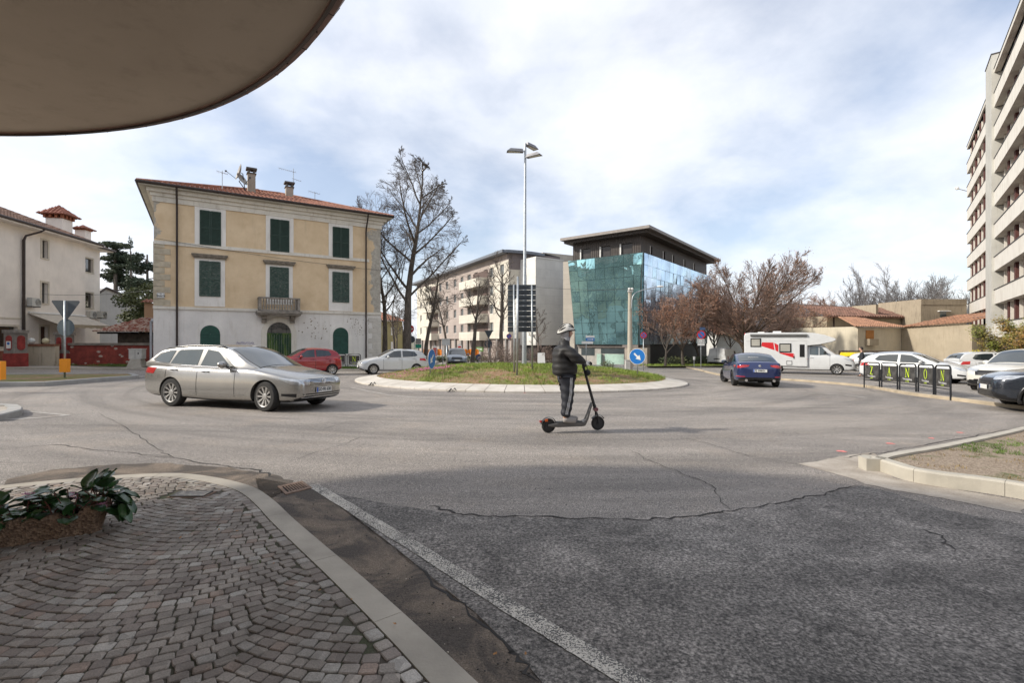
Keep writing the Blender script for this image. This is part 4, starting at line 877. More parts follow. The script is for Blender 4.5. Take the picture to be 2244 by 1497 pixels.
mb=MB();mb.fbox(fwl,.9,fwl.len-.35,1.6-12*yw/F,1.6-7*yw/F,-.5,.08);mb.build('coping',mat('mossy_coping',(.20,.175,.15),.95,var=.3,bump=.5),rw)
m_pil=mat('weathered_grey_stone',(.22,.20,.18),.92,var=.3,scale=4,bump=.4);m_pred=mat('red_panel_paint',(.25,.035,.03),.85,var=.35,scale=4)
def pillar(u0,u1,Y,vt,lab,vb=810,d2=.85):
 f=Frame((W2(u0,Y),Y),(W2(u1,Y),Y+.0));gz_=g(W2(u0,Y),Y)-.2;zt_=1.6-(vt-745)*Y/F;t=thing('gate_pillar',lab,'pillar',f.pt(f.len/2,gz_));w_=f.len;zm=gz_+1.15
 mb=MB();mb.fbox(f,0,w_,zm,zt_-.2,-d2,0);mb.build('shaft',m_pil,t)
 mb=MB();mb.fbox(f,-.03,w_+.03,gz_,zm,-d2-.03,.03);mb.build('red_base',m_pred,t)
 mb=MB();mb.fbox(f,-.06,w_+.06,zt_-.2,zt_,-d2-.06,.06);mb.build('cap',m_pil,t)
 mb=MB();a,b=w_*.2,w_*.8;r_=(b-a)/2;c=(a+b)/2
 pts=[(a,zm+.2+r_)]+[(c-r_*cos(pi*k/8),zm+.2+r_-r_*sin(pi*k/8)) for k in range(1,8)]+[(b,zm+.2+r_),(b,zt_-.35-r_)]+[(c+r_*cos(pi*k/8),zt_-.35-r_+r_*sin(pi*k/8)) for k in range(1,8)]+[(a,zt_-.35-r_)]
 mb.fpoly(f,pts,0,.02)
 f2=Frame(tuple(f.pt(w_,0,0).xy),tuple(f.pt(w_,0,-d2).xy));mb.fpoly(f2,[(x*d2/w_,z) for x,z in pts],0,.02);mb.build('red_panel',m_pred,t);return f,t,zt_
f,t,zt_=pillar(8,31,30.4,723,'stone gate pillar with red panels and a parking notice, nearest the left edge',810)
mb=MB();mb.fbox(f,f.len*.30,f.len*.72,1.6-(764-745)*30.4/F,1.6-(748-745)*30.4/F,.02,.04);nt_=thing('driveway_notice','small white no-parking notice fixed to the left gate pillar','sign',f.pt(f.len/2,.9,.04));mb.build('plate',M_white(),nt_)
mb=MB();c=f.pt(f.len*.51,1.6-(753-745)*30.4/F,.045);mb.add([c+Vector((.09*cos(k*pi/8),0,.09*sin(k*pi/8))) for k in range(16)],[tuple(range(16))]);mb.build('blue_disc',mat('sign_blue',(.02,.13,.45),.5,var=.05),nt_,wn=False)
pillar(120,138,33.0,728,'stone gate pillar with a red oval panel where the red wall begins',808)
yc_=32.4;f=Frame((W2(44,yc_),yc_),(W2(121,yc_),yc_));gz_=g(-31,yc_)-.2
lw=thing('low_cream_wall','low stained cream garden wall between the two gate pillars','wall',f.pt(2,gz_));mb=MB();mb.fbox(f,0,f.len,gz_,1.6-14*yc_/F,-.3,0);mb.build('wall_face',plaster('stained_cream_wall',(.50,.44,.34),(.14,.12,.09),.8),lw)
mb=MB();mb.fbox(f,0,f.len,1.6-14*yc_/F,1.6-9*yc_/F,-.36,.06);mb.build('coping',mat('terracotta_coping',(.22,.10,.06),.9,var=.3),lw)
for u,r_,lab,c in ((64,.2,'white ball ornament on the low cream wall, the left one',(.6,.62,.6)),(95,.2,'yellowish ball ornament on the low cream wall, the right one',(.55,.5,.33))):
 p=f.pt(W2(u,yc_)-W2(44,yc_),1.6-9*yc_/F+r_,-.15);mb=MB();mb.sphere(p,r_,14);mb.lathe([(.08,0),(.05,.06)],p-Vector((0,0,r_+.02)),n=10);mb.build('ball_ornament',mat('ball_'+lab[:5].strip(),c,.5),smooth=True,label=lab,cat='ornament',origin=p-Vector((0,0,r_)))
f=Frame((W2(-60,30.8),30.8),(W2(9,30.8),30.8));gt=thing('wooden_gate','reddish wooden gate at the extreme left beside the gate pillar','gate',f.pt(1.0,g(-32,30.8)))
mb=MB()
for i in range(9):mb.fbox(f,i*.22,i*.22+.2,g(-32,30.8),1.6-24*30.8/F,-.05,0)
mb.build('boards',mat('red_wood',(.22,.07,.04),.7,var=.3),gt)
p=P(296,808,31.6);X0_=p.x;gz_=g(X0_,31.6)+.1;ut=thing('utility_cabinet','pale grey utility cabinet on a flared concrete plinth in front of the red wall','cabinet',(X0_,31.6,gz_))
f=Frame((X0_-.42,31.6),(X0_+.42,31.6));z1_=1.6-(766-745)*31.6/F;z0_=1.6-(787-745)*31.6/F
mb=MB();mb.fbox(f,0,.84,z0_,z1_,-.4,0);mb.fbox(f,-.03,.87,z1_,z1_+.05,-.43,.03);mb.build('box',mat('grey_polyester',(.50,.49,.46),.6),ut)
mb=MB();mb.fbox(f,.41,.425,z0_+.03,z1_-.02,0,.006);mb.fbox(f,.6,.66,z0_+.3,z0_+.42,0,.02);mb.build('door_seam',M_dark(),ut)
mb=MB();mb.hexa([f.pt(-.08,gz_,.12),f.pt(.92,gz_,.12),f.pt(.92,gz_,-.45),f.pt(-.08,gz_,-.45),f.pt(.1,z0_,0),f.pt(.74,z0_,0),f.pt(.74,z0_,-.4),f.pt(.1,z0_,-.4)]);mb.build('plinth',mat('plinth_concrete',(.40,.37,.32),.9),ut)
mb=MB();mb.tube([fr.pt(-.15,bz,-.2),fr.pt(-.15,P(334,704,30).z,-.2)],.07,8);mb.sphere(fr.pt(-.05,P(334,703,30).z,-.1),.12,8);mb.build('grey_pipe',mat('grey_pvc',(.35,.36,.38),.5),origin=fr.pt(-.15,bz,-.2),label='grey vertical drain pipe at the left corner of the villa',cat='pipe')
yb=68.0;bd=Vector((-.52,1)).normalized();Bn=Vector((-.45,68.0));An=Bn+bd*45;fn=Frame(An,Bn);Wn=fn.len
zg=g(0,70)-.5
nb=thing('apartment_block','four-storey cream and taupe apartment block with corner balconies and a curved grey roof edge','apartment building',(Bn.x,Bn.y,zg))
def ns(u,v=650,d=0):return fn.px(u,v,d)[0]
def nz(u,v,d=0):return fn.px(u,v,d)[1]
def panelled(name,c,w=1.2,h=.6):
 n=NT(name);br=n.N.new('ShaderNodeTexBrick');br.offset=0.5;br.inputs['Scale'].default_value=1;br.inputs['Brick Width'].default_value=w;br.inputs['Row Height'].default_value=h;br.inputs['Mortar Size'].default_value=.012
 sp=n.N.new('ShaderNodeSeparateXYZ');n.link(n.co,sp.inputs[0]);cb=n.N.new('ShaderNodeCombineXYZ');n.link(n.math('ADD',sp.outputs[0],n.math('MULTIPLY',sp.outputs[1],1.0)),cb.inputs[0]);n.link(sp.outputs[2],cb.inputs[1]);n.link(cb.outputs[0],br.inputs['Vector'])
 br.inputs['Color1'].default_value=(*sc3(c,1.03),1);br.inputs['Color2'].default_value=(*sc3(c,.95),1);br.inputs['Mortar'].default_value=(*sc3(c,.72),1)
 n.col(n.mix(1,br.outputs[0],n.ramp(n.noise(.5,6,.6),[(.3,.88),(.7,1.08)]),'MULTIPLY'));n.rough(.85);MC[name]=n.m;return n.m
m_cr2=panelled('cream_cladding',(.60,.56,.48));m_tau=panelled('taupe_cladding',(.36,.305,.275));m_brn=panelled('brown_grey_cladding',(.19,.16,.155));m_pal=panelled('pale_grey_cladding',(.66,.65,.61),2.4,1.2)
zr0=nz(1115,553);zfl=[nz(1112,v) for v in (778,752,708,663,619)]
zf0=zg+3.6;FH=(zr0-1.1-zf0)/4
cols=[(916,944,'c'),(944,965,'b'),(965,1023,'t'),(1023,1072,'b2'),(1072,1116,'c')]
cA=[ns(916),ns(962),ns(1022),ns(1073),Wn]
glz=glass('grey_window_glass',(.06,.075,.08))
def bands(fr_,s0,s1,mt,wins,parent,z0,z1,mdict=None,dep=.22):
 mb=MB();wall_holes(mb,fr_,s0,s1,z0,z1,wins,dep);mb.build('wall',mt,parent,wn=False)
 for a,b,c,d in wins:
  mb=MB();mb.fbox(fr_,a,b,c,c+.05,-dep,-dep+.1);mb.fbox(fr_,a,a+.06,c+.05,d,-dep,-dep+.06);mb.fbox(fr_,b-.06,b,c+.05,d,-dep,-dep+.06);mb.fbox(fr_,(a+b)/2-.03,(a+b)/2+.03,c+.05,d,-dep,-dep+.06);w_=mb.build('window',M_white(),parent)
  mb=MB();mb.fbox(fr_,a,b,c,d,-dep-.03,-dep);mb.build('pane',glz,w_)
def wn_(us,fls,w=1.1,h=1.45):return [(ns(u)-w/2,ns(u)+w/2,zf0+k*FH+1.0,zf0+k*FH+1.0+h) for u in us for k in fls]
bands(fn,0,cA[1],m_cr2,wn_((922.5,936,942.5),range(4),1.0),nb,zf0,zf0+3*FH+.1+FH)
bands(fn,cA[1],cA[2],m_tau,wn_((965,979.5,997,1012.5),range(4),1.3),nb,zf0,zf0+4*FH+.1)
bands(fn,cA[2],cA[3],m_tau,wn_((1028,1043,1064),range(4),1.4),nb,zf0,zf0+4*FH+.1)
bands(fn,cA[3],Wn,m_cr2,wn_((1077,1100),range(4),1.3),nb,zf0,zf0+4*FH+.1-FH*.0)
mb=MB();mb.fbox(fn,0,Wn,zg,zf0,-.9,-.8);
for i in range(16):mb.fbox(fn,i*2.9,i*2.9+.45,zg,zf0,-.8,-.1)
mb.build('ground_floor_wall',mat('shop_wall_grey',(.22,.21,.20),.8),nb)
mb=MB();
for i in range(15):mb.fbox(fn,i*2.9+.7,i*2.9+2.6,zg+.4,zf0-.7,-.795,-.76)
mb.build('shop_window',glz,nb)
for u0,u1 in ((938,961),(1024,1070)):
 for k in range(4):
  a,b=ns(u0),ns(u1);z=zf0+k*FH;mb=MB();dd=1.5
  mb.fbox(fn,a,b,z-.25,z,0,dd);mb.fbox(fn,a,b,z,z+1.1,dd-.12,dd);mb.fbox(fn,a,a+.12,z,z+1.1,0,dd-.12);mb.fbox(fn,b-.12,b,z,z+1.1,0,dd-.12)
  bl=mb.build('balcony',m_cr2,nb)
  mb=MB();mb.fbox(fn,(a+b)/2-.2*(b-a),b-.1,z+.02,z+FH-.45,.0,.03);mb.build('recess_door',mat('brown_blind',(.10,.065,.055),.7),bl)
ed_=Vector((1,.52)).normalized();Ce=ray_line(1176,(Bn.x,Bn.y),(ed_.x,ed_.y));fe=Frame(Bn,Ce);zt1=zr0
mb=MB();wall_holes(mb,fe,0,fe.len,zf0,nz(1115,590),[(2.1,2.9,nz(1115,640),nz(1115,620))],.2);mb.build('end_wall',m_cr2,nb,wn=False)
mb=MB();mb.fbox(fe,0,fe.len+4,nz(1115,590),zr0,-.5,.0);mb.build('attic_wall',m_brn,nb)
mb=MB();mb.fbox(fn,0,Wn,zf0+4*FH+.1-.0,zr0,-.5,-.02);mb.build('attic_wall',m_tau,nb)
mb=MB();ov=1.2;edge=[fn.pt(-1,0,ov),fn.pt(Wn*.5,0,ov),fn.pt(Wn-2,0,ov),fn.pt(Wn+.2,0,ov*.75),fe.pt(1.2,0,ov*.6),fe.pt(3.4,0,.7),fe.pt(5.8,0,.2)]
edge=smoothpath(edge,6);inn_=[p+Vector((2.5,3.0,0)) for p in edge];vs=[]
for p,q in zip(edge,inn_):vs+=[Vector((p.x,p.y,zr0-.1)),Vector((p.x,p.y,zr0+.28)),Vector((q.x,q.y,zr0+.28)),Vector((q.x,q.y,zr0-.1))]
mb.add(vs,[(4*i+k,4*i+(k+1)%4,4*i+4+(k+1)%4,4*i+4+k) for i in range(len(edge)-1) for k in range(4)]+[(3,2,1,0)]);mb.build('roof_edge',mat('roof_sheet_grey',(.16,.175,.20),.5,.4),nb)
mb=MB();mb.prism([tuple(fn.pt(0,0,-.4).xy),tuple(fn.pt(Wn,0,-.4).xy),tuple(fe.pt(fe.len+3,0,-.5).xy),tuple((fe.pt(fe.len+3,0,-.5)+Vector((bd.x,bd.y,0))*40).xy)],zg,zr0-.15);mb.build('core',m_tau,nb)
pe=P(1174,700,66);pf=P(1236,700,69);fp_=Frame(pe.xy,pf.xy)
eb=thing('pale_end_block','tall windowless pale grey block between the apartment block and the glass office','building',(pe.x,pe.y,zg))
mb=MB();mb.fbox(fp_,0,fp_.len,P(1174,757,66).z,P(1174,565,66).z,-8,0);mb.fbox(fp_,-.0,fp_.len,P(1174,565,66).z,P(1174,562,66).z,-8,.06);mb.build('wall',m_pal,eb)
mb=MB();mb.fbox(fp_,.5,fp_.len-.2,zg,P(1174,757,66).z,-8,-.6);mb.build('dark_base',M_dark(),eb)  # set-back base in the common dark metal colour
pe=P(1190,700,75);pf=P(1262,700,78);f2_=Frame(pe.xy,pf.xy);mb=MB();mb.fbox(f2_,0,f2_.len,zg,P(1190,553,75).z,-8,0);mb.build('rear_wall',panelled('beige_cladding',(.50,.46,.39)),eb)
pe=P(1234,700,59);pf=P(1264,700,58.0);f3_=Frame(pe.xy,pf.xy);mb=MB();mb.fbox(f3_,0,f3_.len,zg,P(1240,574,59).z,-4,0);mb.build('side_wall',panelled('beige_cladding2',(.46,.42,.36)),eb)
def fl_sign(name,lab,cat,p,w,h,d,c,txt=None,tc_=(1,1,1),ts=.4,rz=0,pole=None,gz_=None,**kw):
 t=thing(name,lab,cat,(p.x,p.y,p.z-h/2 if pole is None else pole));f=Frame((p.x-w/2*cos(rz),p.y-w/2*sin(rz)),(p.x+w/2*cos(rz),p.y+w/2*sin(rz)));mb=MB();mb.fbox(f,0,w,p.z-h/2,p.z+h/2,-d,0);mb.build('panel',c,t)
 if txt:
  mb=MB();
  for i,(s_,yy,sz) in enumerate(txt):textmesh(mb,s_,sz,lambda x,y:f.pt(w/2+x,p.z+yy+y,.008),.006)
  mb.build('lettering',tc_,t,wn=False)
 if pole is not None:
  mb=MB()
  for q in ((w/2,) if w<1.0 else (.1,w-.1)):mb.tube([f.pt(q,pole-.1,-d-.03),f.pt(q,p.z+h*.45,-d-.03)],.03,6)
  mb.build('post',M_galv(),t)
 return t,f
m_gs=mat('shop_green',(.06,.15,.02),.6,var=.05);m_wt=mat('sign_white',(.75,.75,.73),.5,var=.02);m_rt=mat('sign_red',(.55,.02,.02),.5,var=.05);m_bt=mat('sign_blue',(.02,.13,.45),.5,var=.05)
fl_sign('shop_sign','dark green shop sign with white lettering on the apartment block ground floor','sign',P(1051,765.5,71),2.2,.62,.1,m_gs,[('TUR HAUS',0,.34)],m_wt,rz=-1.05)
m_or=mat('orange_netting',(.75,.22,.015),.7,var=.15,scale=3)
for u0,u1,Y,lab in ((928,968,60,'orange plastic safety netting left of the grey car across the roundabout'),(1017,1049,60,'orange plastic safety netting right of the grey car across the roundabout')):
 f=Frame((W2(u0,Y),Y),(W2(u1,Y),Y));t=thing('safety_netting',lab,'netting',f.pt(0,g(0,Y)),'orange safety netting by the shops');mb=MB();k=10;vs=[]
 for i in range(k+1):a=f.len*i/k;vs+=[f.pt(a,1.6-34*Y/F+.04*sin(i*2),.08*sin(i*1.3)),f.pt(a,1.6-21*Y/F+.06*sin(i*1.7),.08*sin(i*1.3+.5))]
 mb.add(vs,[(2*i,2*i+2,2*i+3,2*i+1) for i in range(k)]);mb.build('net',m_or,t,wn=False)
 mb=MB();[mb.tube([f.pt(f.len*i/4,g(0,Y)-.3,-.05),f.pt(f.len*i/4,1.6-20*Y/F,-.05)],.03,5) for i in range(5)];mb.build('stakes',M_galv(),t)
gc=Vector((13.6,50.0));gl_=Vector((6.45,55.6));gr_=gc+Vector((.772,1)).normalized()*24.5;fgl=Frame(gl_,gc);fgr=Frame(gc,gr_)
zgb=g(13,52)-.2
go=thing('glass_office','office with an outward leaning blue-green mirrored glass facade and a dark overhanging top storey','office building',(gc.x,gc.y,zgb))
zb_g=P(1405,756,50).z;zt_g=P(1410,553,50).z
def glassmat(name,tint,rough=.02,bs=.22):
 n=NT(name);n.col(n.mix(n.ramp(n.noise(.35,5),[(.4,0),(.6,1)]),sc3(tint,.8),sc3(tint,1.2)));n.rough(rough,.82);n.bump(n.noise(.5,1,.5,dist=1.2),bs,.10);return n.m
m_gt=glassmat('teal_mirror_glass',(.32,.58,.62),.02,.30);m_gb=glassmat('blue_mirror_glass',(.55,.68,.85),.03,.06)
LEAN=.22
def gfac(fr_,cols_,m,s_in0,s_in1):
 rows=8;mbp=[];H_=zt_g-zb_g
 def pt(i,j):
  t=j/rows;a0=s_in0*(1-t);a1=fr_.len-s_in1*(1-t);return fr_.pt(a0+(a1-a0)*i/cols_,zb_g+H_*t,-LEAN*(1-t)*2)
 r=random.Random(3)
 mb=MB()
 for j in range(rows):
  for i in range(cols_):
   e=.03;a,b,c,d=pt(i,j),pt(i+1,j),pt(i+1,j+1),pt(i,j+1);cen=(a+b+c+d)/4;nrm=Vector((fr_.n.x,fr_.n.y,0));tl=(r.uniform(-.035,.035),r.uniform(-.035,.035))
   q=[cen+(p-cen)*.975 for p in (a,b,c,d)];q=[p+nrm*((p-cen).z*tl[0]+(p-cen).dot(fr_.s)*tl[1]) for p in q];mb.add(q,[(0,1,2,3)])
 gl=mb.build('glass_panes',m,go,wn=False)
 mb=MB()
 nn=fr_.n*(-.07)
 for i in range(cols_+1):mb.tube([pt(i,0)+nn,pt(i,rows)+nn],.045,4)
 for j in range(rows+1):mb.tube([pt(0,j)+nn,pt(cols_,j)+nn],.045,4)
 mb.build('mullions',mat('dark_mullion',(.05,.075,.08),.5,.3),go);mb=MB();q=[pt(0,0),pt(cols_,0),pt(cols_,rows),pt(0,rows)];q=[p-fr_.n*.2 for p in q];mb.add(q,[(0,1,2,3)]);mb.build('backing',M_dark(),go,wn=False)
gfac(fgl,8,m_gt,.75,.25);gfac(fgr,19,m_gb,.0,.3)
zp=P(1415,512,50).z
m_met=NT('dark_ribbed_metal');q=m_met;q.col(q.mix(q.ramp(q.noise(3,4),[(.3,0),(.7,1)]),(.055,.047,.043),(.085,.073,.067)));q.rough(.55,.3);wv_=q.N.new('ShaderNodeTexWave');wv_.inputs['Scale'].default_value=1.6;mp_=q.mapping((1,-1,0));q.link(mp_,wv_.inputs[0]);q.bump(wv_.outputs[1],.8,.08);m_met=q.m
sb_=.5
def pent(fr_,s0,s1,wins):
 mb=MB();wall_holes(mb,fr_,s0,s1,zt_g-.1,zp,wins,.25,-sb_);mb.build('top_storey_wall',m_met,go,wn=False)
 for a,b,c,d in wins:
  mb=MB();mb.fbox(fr_,a,a+.14,c,d,-sb_-.24,-sb_+.02);w_=mb.build('window',M_white(),go);mb=MB();mb.fbox(fr_,a+.14,b,c,d,-sb_-.24,-sb_-.2);mb.build('pane',mat('dark_shade_glass',(.025,.022,.022),.3,var=.3),w_)
wz=lambda u,v:fgl.px(u,v,-sb_)[1]
pent(fgl,.35,fgl.len-sb_,[(fgl.px(a,540,-sb_)[0],fgl.px(b,540,-sb_)[0],zt_g-.05,wz(1300,543)) for a,b in ((1271,1294),(1314,1338),(1358,1385))])
pent(fgr,sb_,fgr.len-.5,[(fgr.px(u,550,-sb_)[0]-.35,fgr.px(u,550,-sb_)[0]+.35,zt_g+.1,zp-.75) for u in (1427,1455,1475,1500,1521)])
pp0=fgl.pt(.35,0,-sb_);pp1=fgl.pt(fgl.len-sb_,0,-sb_)
mb=MB();bk=fgr.pt(fgr.len-.5,0,-sb_);bk2=bk+(pp0-pp1)
mb.prism([tuple((p+Vector((.25,.6,0))).xy) for p in (pp0,pp1,bk,bk2)],zgb,zp-.05);mb.build('core',M_dark(),go)
for zz0,zz1,oo,m_,nm in ((zp,zp+.28,.55,m_met,'eave'),(zp+.28,zp+.58,1.05,mat('roof_fascia_grey',(.20,.18,.165),.5,.3),'roof')):
 mb=MB();c0,c1,c2=fgl.pt(-oo*.4,0,oo),None,fgr.pt(fgr.len+oo,0,oo);nrm_sum=(fgl.n+fgr.n);c1=Vector((gc.x,gc.y,0))+nrm_sum*oo;c3=c0+(c2-c1)
 mb.prism([tuple(p.xy) for p in (c0,c1,c2,c3)],zz0,zz1);mb.build(nm,m_,go)
mb=MB();mb.fbox(fgl,.8,fgl.len-.3,zb_g-.30,zb_g-.02,-2.5,-.72);mb.fbox(fgr,.3,fgr.len-.3,zb_g-.30,zb_g-.02,-2.5,-.72)
mb.build('base_band',mat('base_band_brown',(.20,.175,.16),.8),go)
mb=MB();a=.8
mb.fbox(fgl,.8,fgl.len-.3,zgb-.2,zb_g-.3,-2.5,-.95);mb.build('base_wall',mat('base_wall_grey',(.36,.34,.31),.85),go)
mb=MB();mb.fbox(fgl,1.2,2.9,zb_g-1.25,zb_g-.45,-.94,-.92);mb.fbox(fgl,3.7,6.6,zb_g-1.0,zb_g-.45,-.94,-.92);mb.build('base_window',glz,go)
mb=MB();mb.fbox(fgl,3.4,3.9,zgb,zb_g-1.05,-.9,-.5);mb.fbox(fgl,4.2,6.9,zgb-.2,zb_g-1.05,-.94,-.88);mb.build('pale_green_panel',mat('pale_mint_glass',(.40,.55,.47),.2,var=.1),go)
mb=MB();mb.fbox(fgl,6.9,fgl.len+.3,zgb-.2,zb_g-.33,-.8,-.2);mb.build('pier',mat('beige_pier',(.36,.31,.26),.9),go)
mb=MB()
for i in range(9):mb.fbox(fgr,1.0+i*2.8,1.3+i*2.8,zgb-.4,zb_g-.3,-1.3,-.9)
mb.fbox(fgr,.5,fgr.len-.5,zgb-.4,zb_g-.3,-2.4,-2.3);mb.build('base_column',mat('base_column_grey',(.13,.125,.12),.85),go)
td=Vector((.781,1)).normalized();T0=Vector((58.3,62.0));T1=T0-td*58;ft=Frame(T0,T1)
if ft.n.x>0:pass
zt_t=26.3;fh=3.0;ztb=zt_t-8*fh-.3;ztg=g(40,50)-1
tw=thing('balcony_tower','nine-storey cream apartment tower with continuous balconies and dark red brick recesses at the right','apartment building',(T0.x,T0.y,ztg))
def ts_(u):return ft.px(u,600)[0]
m_par=NT('white_balcony_panel');q=m_par;q.col(q.mix(q.ramp(q.noise(1.6,6,.6,q.mapping((1,1,.4))),[(.45,0),(.75,1)]),(.66,.63,.57),(.54,.50,.44)));q.rough(.8);m_par=q.m
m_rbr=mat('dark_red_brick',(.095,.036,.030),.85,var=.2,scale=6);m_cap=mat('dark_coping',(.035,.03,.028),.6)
sP0,sP1=ts_(2174),ts_(2188);Lt=ft.len
secs=((0.0,sP0),(sP1,Lt))
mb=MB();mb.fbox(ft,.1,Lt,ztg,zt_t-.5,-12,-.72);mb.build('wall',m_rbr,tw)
mb=MB();mb.fbox(ft,0,Lt,zt_t-.3,zt_t-.0,-12,-.15);mb.build('roof_slab',m_par,tw)
mb=MB();mb.fbox(ft,sP0,sP1,ztg,zt_t+1.4,-2,.45);mb.fbox(ft,-.0,.25,ztb,zt_t,-12,-1.2);mb.build('stair_shaft',plaster('pale_grey_render',(.47,.46,.42)),tw)
mb=MB();mb.fbox(ft,sP0-.05,sP1+.05,zt_t+1.4,zt_t+1.5,-2,.5);mb.build('shaft_cap',m_cap,tw)
m_cream2=mat('cream_window_frame',(.60,.56,.50),.7,var=.06);rt=random.Random(12)
for k in range(9):
 z=ztb+k*fh
 for si,(a,b) in enumerate(secs):
  if k==8:zz0,zz1=z-.0,z+.35
  else:zz0,zz1=z-.15,z+1.12
  pj=.28 if si==1 else 0.0
  mb=MB();mb.fbox(ft,a,b,zz0,zz1,-.14+pj,0.0+pj);mb.fbox(ft,a,b,zz0-.0,zz0+.22,-.74,-.14+pj);mb.fbox(ft,a,a+.14,zz0,zz1,-.74,-.14+pj)
  bl=mb.build('balcony',m_par,tw)
  mb=MB();mb.fbox(ft,a-.03,b+.02,zz1,zz1+.07,-.18+pj,.04+pj);mb.build('coping',m_cap,bl)
  if k==8:continue
  s=a+1.0;i=0
  while s<b-1.5 and s<46:
   mb=MB();mb.fbox(ft,s+1.75,s+2.0,z+.22,z+fh-.15,-.72,-.30);mb.fbox(ft,s,s+.22,z+.22,z+fh-.15,-.72,-.22);mb.fbox(ft,s+.22,s+1.75,z+fh-.7,z+fh-.15,-.72,-.5);w_=mb.build('window',m_cream2,bl)
   mb=MB();mb.fbox(ft,s+.4,s+1.6,z+.22,z+fh-.7,-.72,-.66);mb.build('pane',glz if rt.random()<.6 else mat('brown_blind2',(.16,.09,.06),.8),w_)
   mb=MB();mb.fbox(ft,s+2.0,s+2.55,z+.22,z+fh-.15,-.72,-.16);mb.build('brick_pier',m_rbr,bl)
   s+=3.6 if i%2 else 2.9;i+=1
mb=MB()
for s in [1.5+i*3.4 for i in range(16)]:mb.fbox(ft,s,s+.5,ztg,ztb,-1.6,-.9)
mb.build('ground_pillar',m_cream2,tw)
mb=MB();mb.fbox(ft,1,8,ztg,ztb-.1,-1.2,-1.0);mb.build('brown_cladding',mat('brown_slats',(.17,.12,.09),.8,var=.3),tw)
mb=MB();pb=ft.pt(.2,0,-.1);
p=ft.pt(-.6,P(2112,412,62).z,.2)
dt=thing('wall_aerial','small white aerial sticking out from the left edge of the balcony tower','aerial',tuple(p));mb.tube([p+Vector((-1.2,0,.2)),p+Vector((.8,.2,-.2))],.05,5);mb.sphere(p+Vector((-.9,0,.15)),.22,8);mb.build('arm',M_white(),dt)
p0,p1=P(2146,760,52),P(2178,760,50);f=Frame(p0.xy,p1.xy);pg=thing('entrance_porch','white concrete entrance frame at the foot of the balcony tower','porch',(p0.x,p0.y,g(42,50)))
mb=MB();zt_=P(2160,753,51).z;zb_=P(2160,758,51).z;mb.fbox(f,0,f.len,zb_,zt_+.25,-1.5,0);mb.fbox(f,.45,.8,g(42,50)-.3,zb_,-.4,-.1);mb.fbox(f,f.len-.4,f.len-.05,g(42,50)-.3,zb_,-.4,-.1);mb.build('frame',m_cream2,pg)
def house_px(lab,u0,Y0_,u1,Y1_,vb,vt,m,depth,roof=None,cat='house',name='house'):
 a,b=P(u0,700,Y0_),P(u1,700,Y1_);f=Frame(a.xy,b.xy);um=(u0+u1)/2;zt_=1.6+(745-vt)*Y0_/F;zb_=g(a.x,a.y)-1;t=thing(name,lab,cat,(a.x,a.y,zb_));mb=MB();mb.fbox(f,0,f.len,zb_,zt_,-depth,0);mb.build('wall',m,t);return t,f,zt_
m_bg=plaster('tan_render',(.40,.34,.25),(.22,.17,.12),.5)
t,f,zt_=house_px('long tan house with a brown tiled roof behind the motorhome',1812,60,2020,64,790,693,m_bg,9)
mb=MB();tiled(mb,f.pt(-.5,zt_,.5),f.pt(f.len+.2,zt_,.5),f.pt(-.5,zt_+1.45,-3.6),f.pt(f.len+.2,zt_+1.45,-3.6),step=.4,r=.13);mb.fbox(f,-.5,f.len,zt_-.15,zt_-.02,0,.5);rf_=mb.build('roof',rooftile('house_brown_tile',(.21,.115,.085)),t)
mb=MB();mb.fbox(f,8.1,8.5,zt_,zt_+1.6,-3.5,-.2);mb.build('parapet',m_bg,rf_)
for u0,u1,v0,v1 in ((1859,1869,697,704),(1858,1870,722,738)):
 s0,s1=f.px(u0,700)[0],f.px(u1,700)[0];a,b=f.px(1860,v1)[1],f.px(1860,v0)[1];mb=MB();mb.fbox(f,s0,s1,a,b,0,.04);w_=mb.build('window',M_white(),t);mb=MB();mb.fbox(f,s0+.1,s1-.1,a+.08,b-.08,.04,.05);mb.build('pane',glz,w_)
 if v0>700:mb=MB();mb.fbox(f,s0-.4,s0,a,b,.03,.09);mb.fbox(f,s1,s1+.4,a,b,.03,.09);mb.fbox(f,s0-.3,s1+.3,b,b+.2,.0,.3);mb.build('shutter',mat('dark_brown_wood',(.06,.025,.018),.7),w_)
mb=MB();s0=f.px(1826,700)[0];mb.tube([f.pt(s0,zb_,.1),f.pt(s0,zt_-.1,.1)],.08,6);mb.build('downpipe',MC['dark_brown_metal'],t)
t,f,zt_=house_px('cream fronted low house with an orange balcony blind and terracotta roof',1880,52,1975,54.5,790,716,plaster('pale_cream_render',(.60,.54,.42)),8)
mb=MB();a,b=f.px(1897,740)[0],f.px(1914,740)[0];z0_,z1_=f.px(1905,745)[1],f.px(1905,724)[1];mb.fbox(f,a,b,z0_,z1_,0,.06);mb.build('blind',mat('orange_blind',(.45,.20,.06),.8),t)
mb=MB();z2_=f.px(1905,757)[1];mb.fbox(f,a-.1,b+.1,z2_,z0_+.1,0,.5);mb.build('balcony',m_bg,t)
mb=MB();mb.tube([f.pt(-.2,zt_,.3),f.pt(f.len,zt_,.3)],.1,6);mb.build('gutter',M_white(),t)
rt_=rooftile('terracotta_roof',(.37,.20,.125))
f_a=f;t2,f2,zt2=house_px('broad tan windowless building under the terracotta roof, beside the balcony tower',1976,54.5,2130,47.5,790,716,m_bg,9,cat='building',name='building')
mb=MB();s_=f2.len;tiled(mb,f2.pt(0,zt_+.0,.3),f2.pt(s_,zt_+.3,.3),f2.pt(1,zt_+1.3,-6),f2.pt(s_,zt_+1.7,-6),step=.35,r=.10)
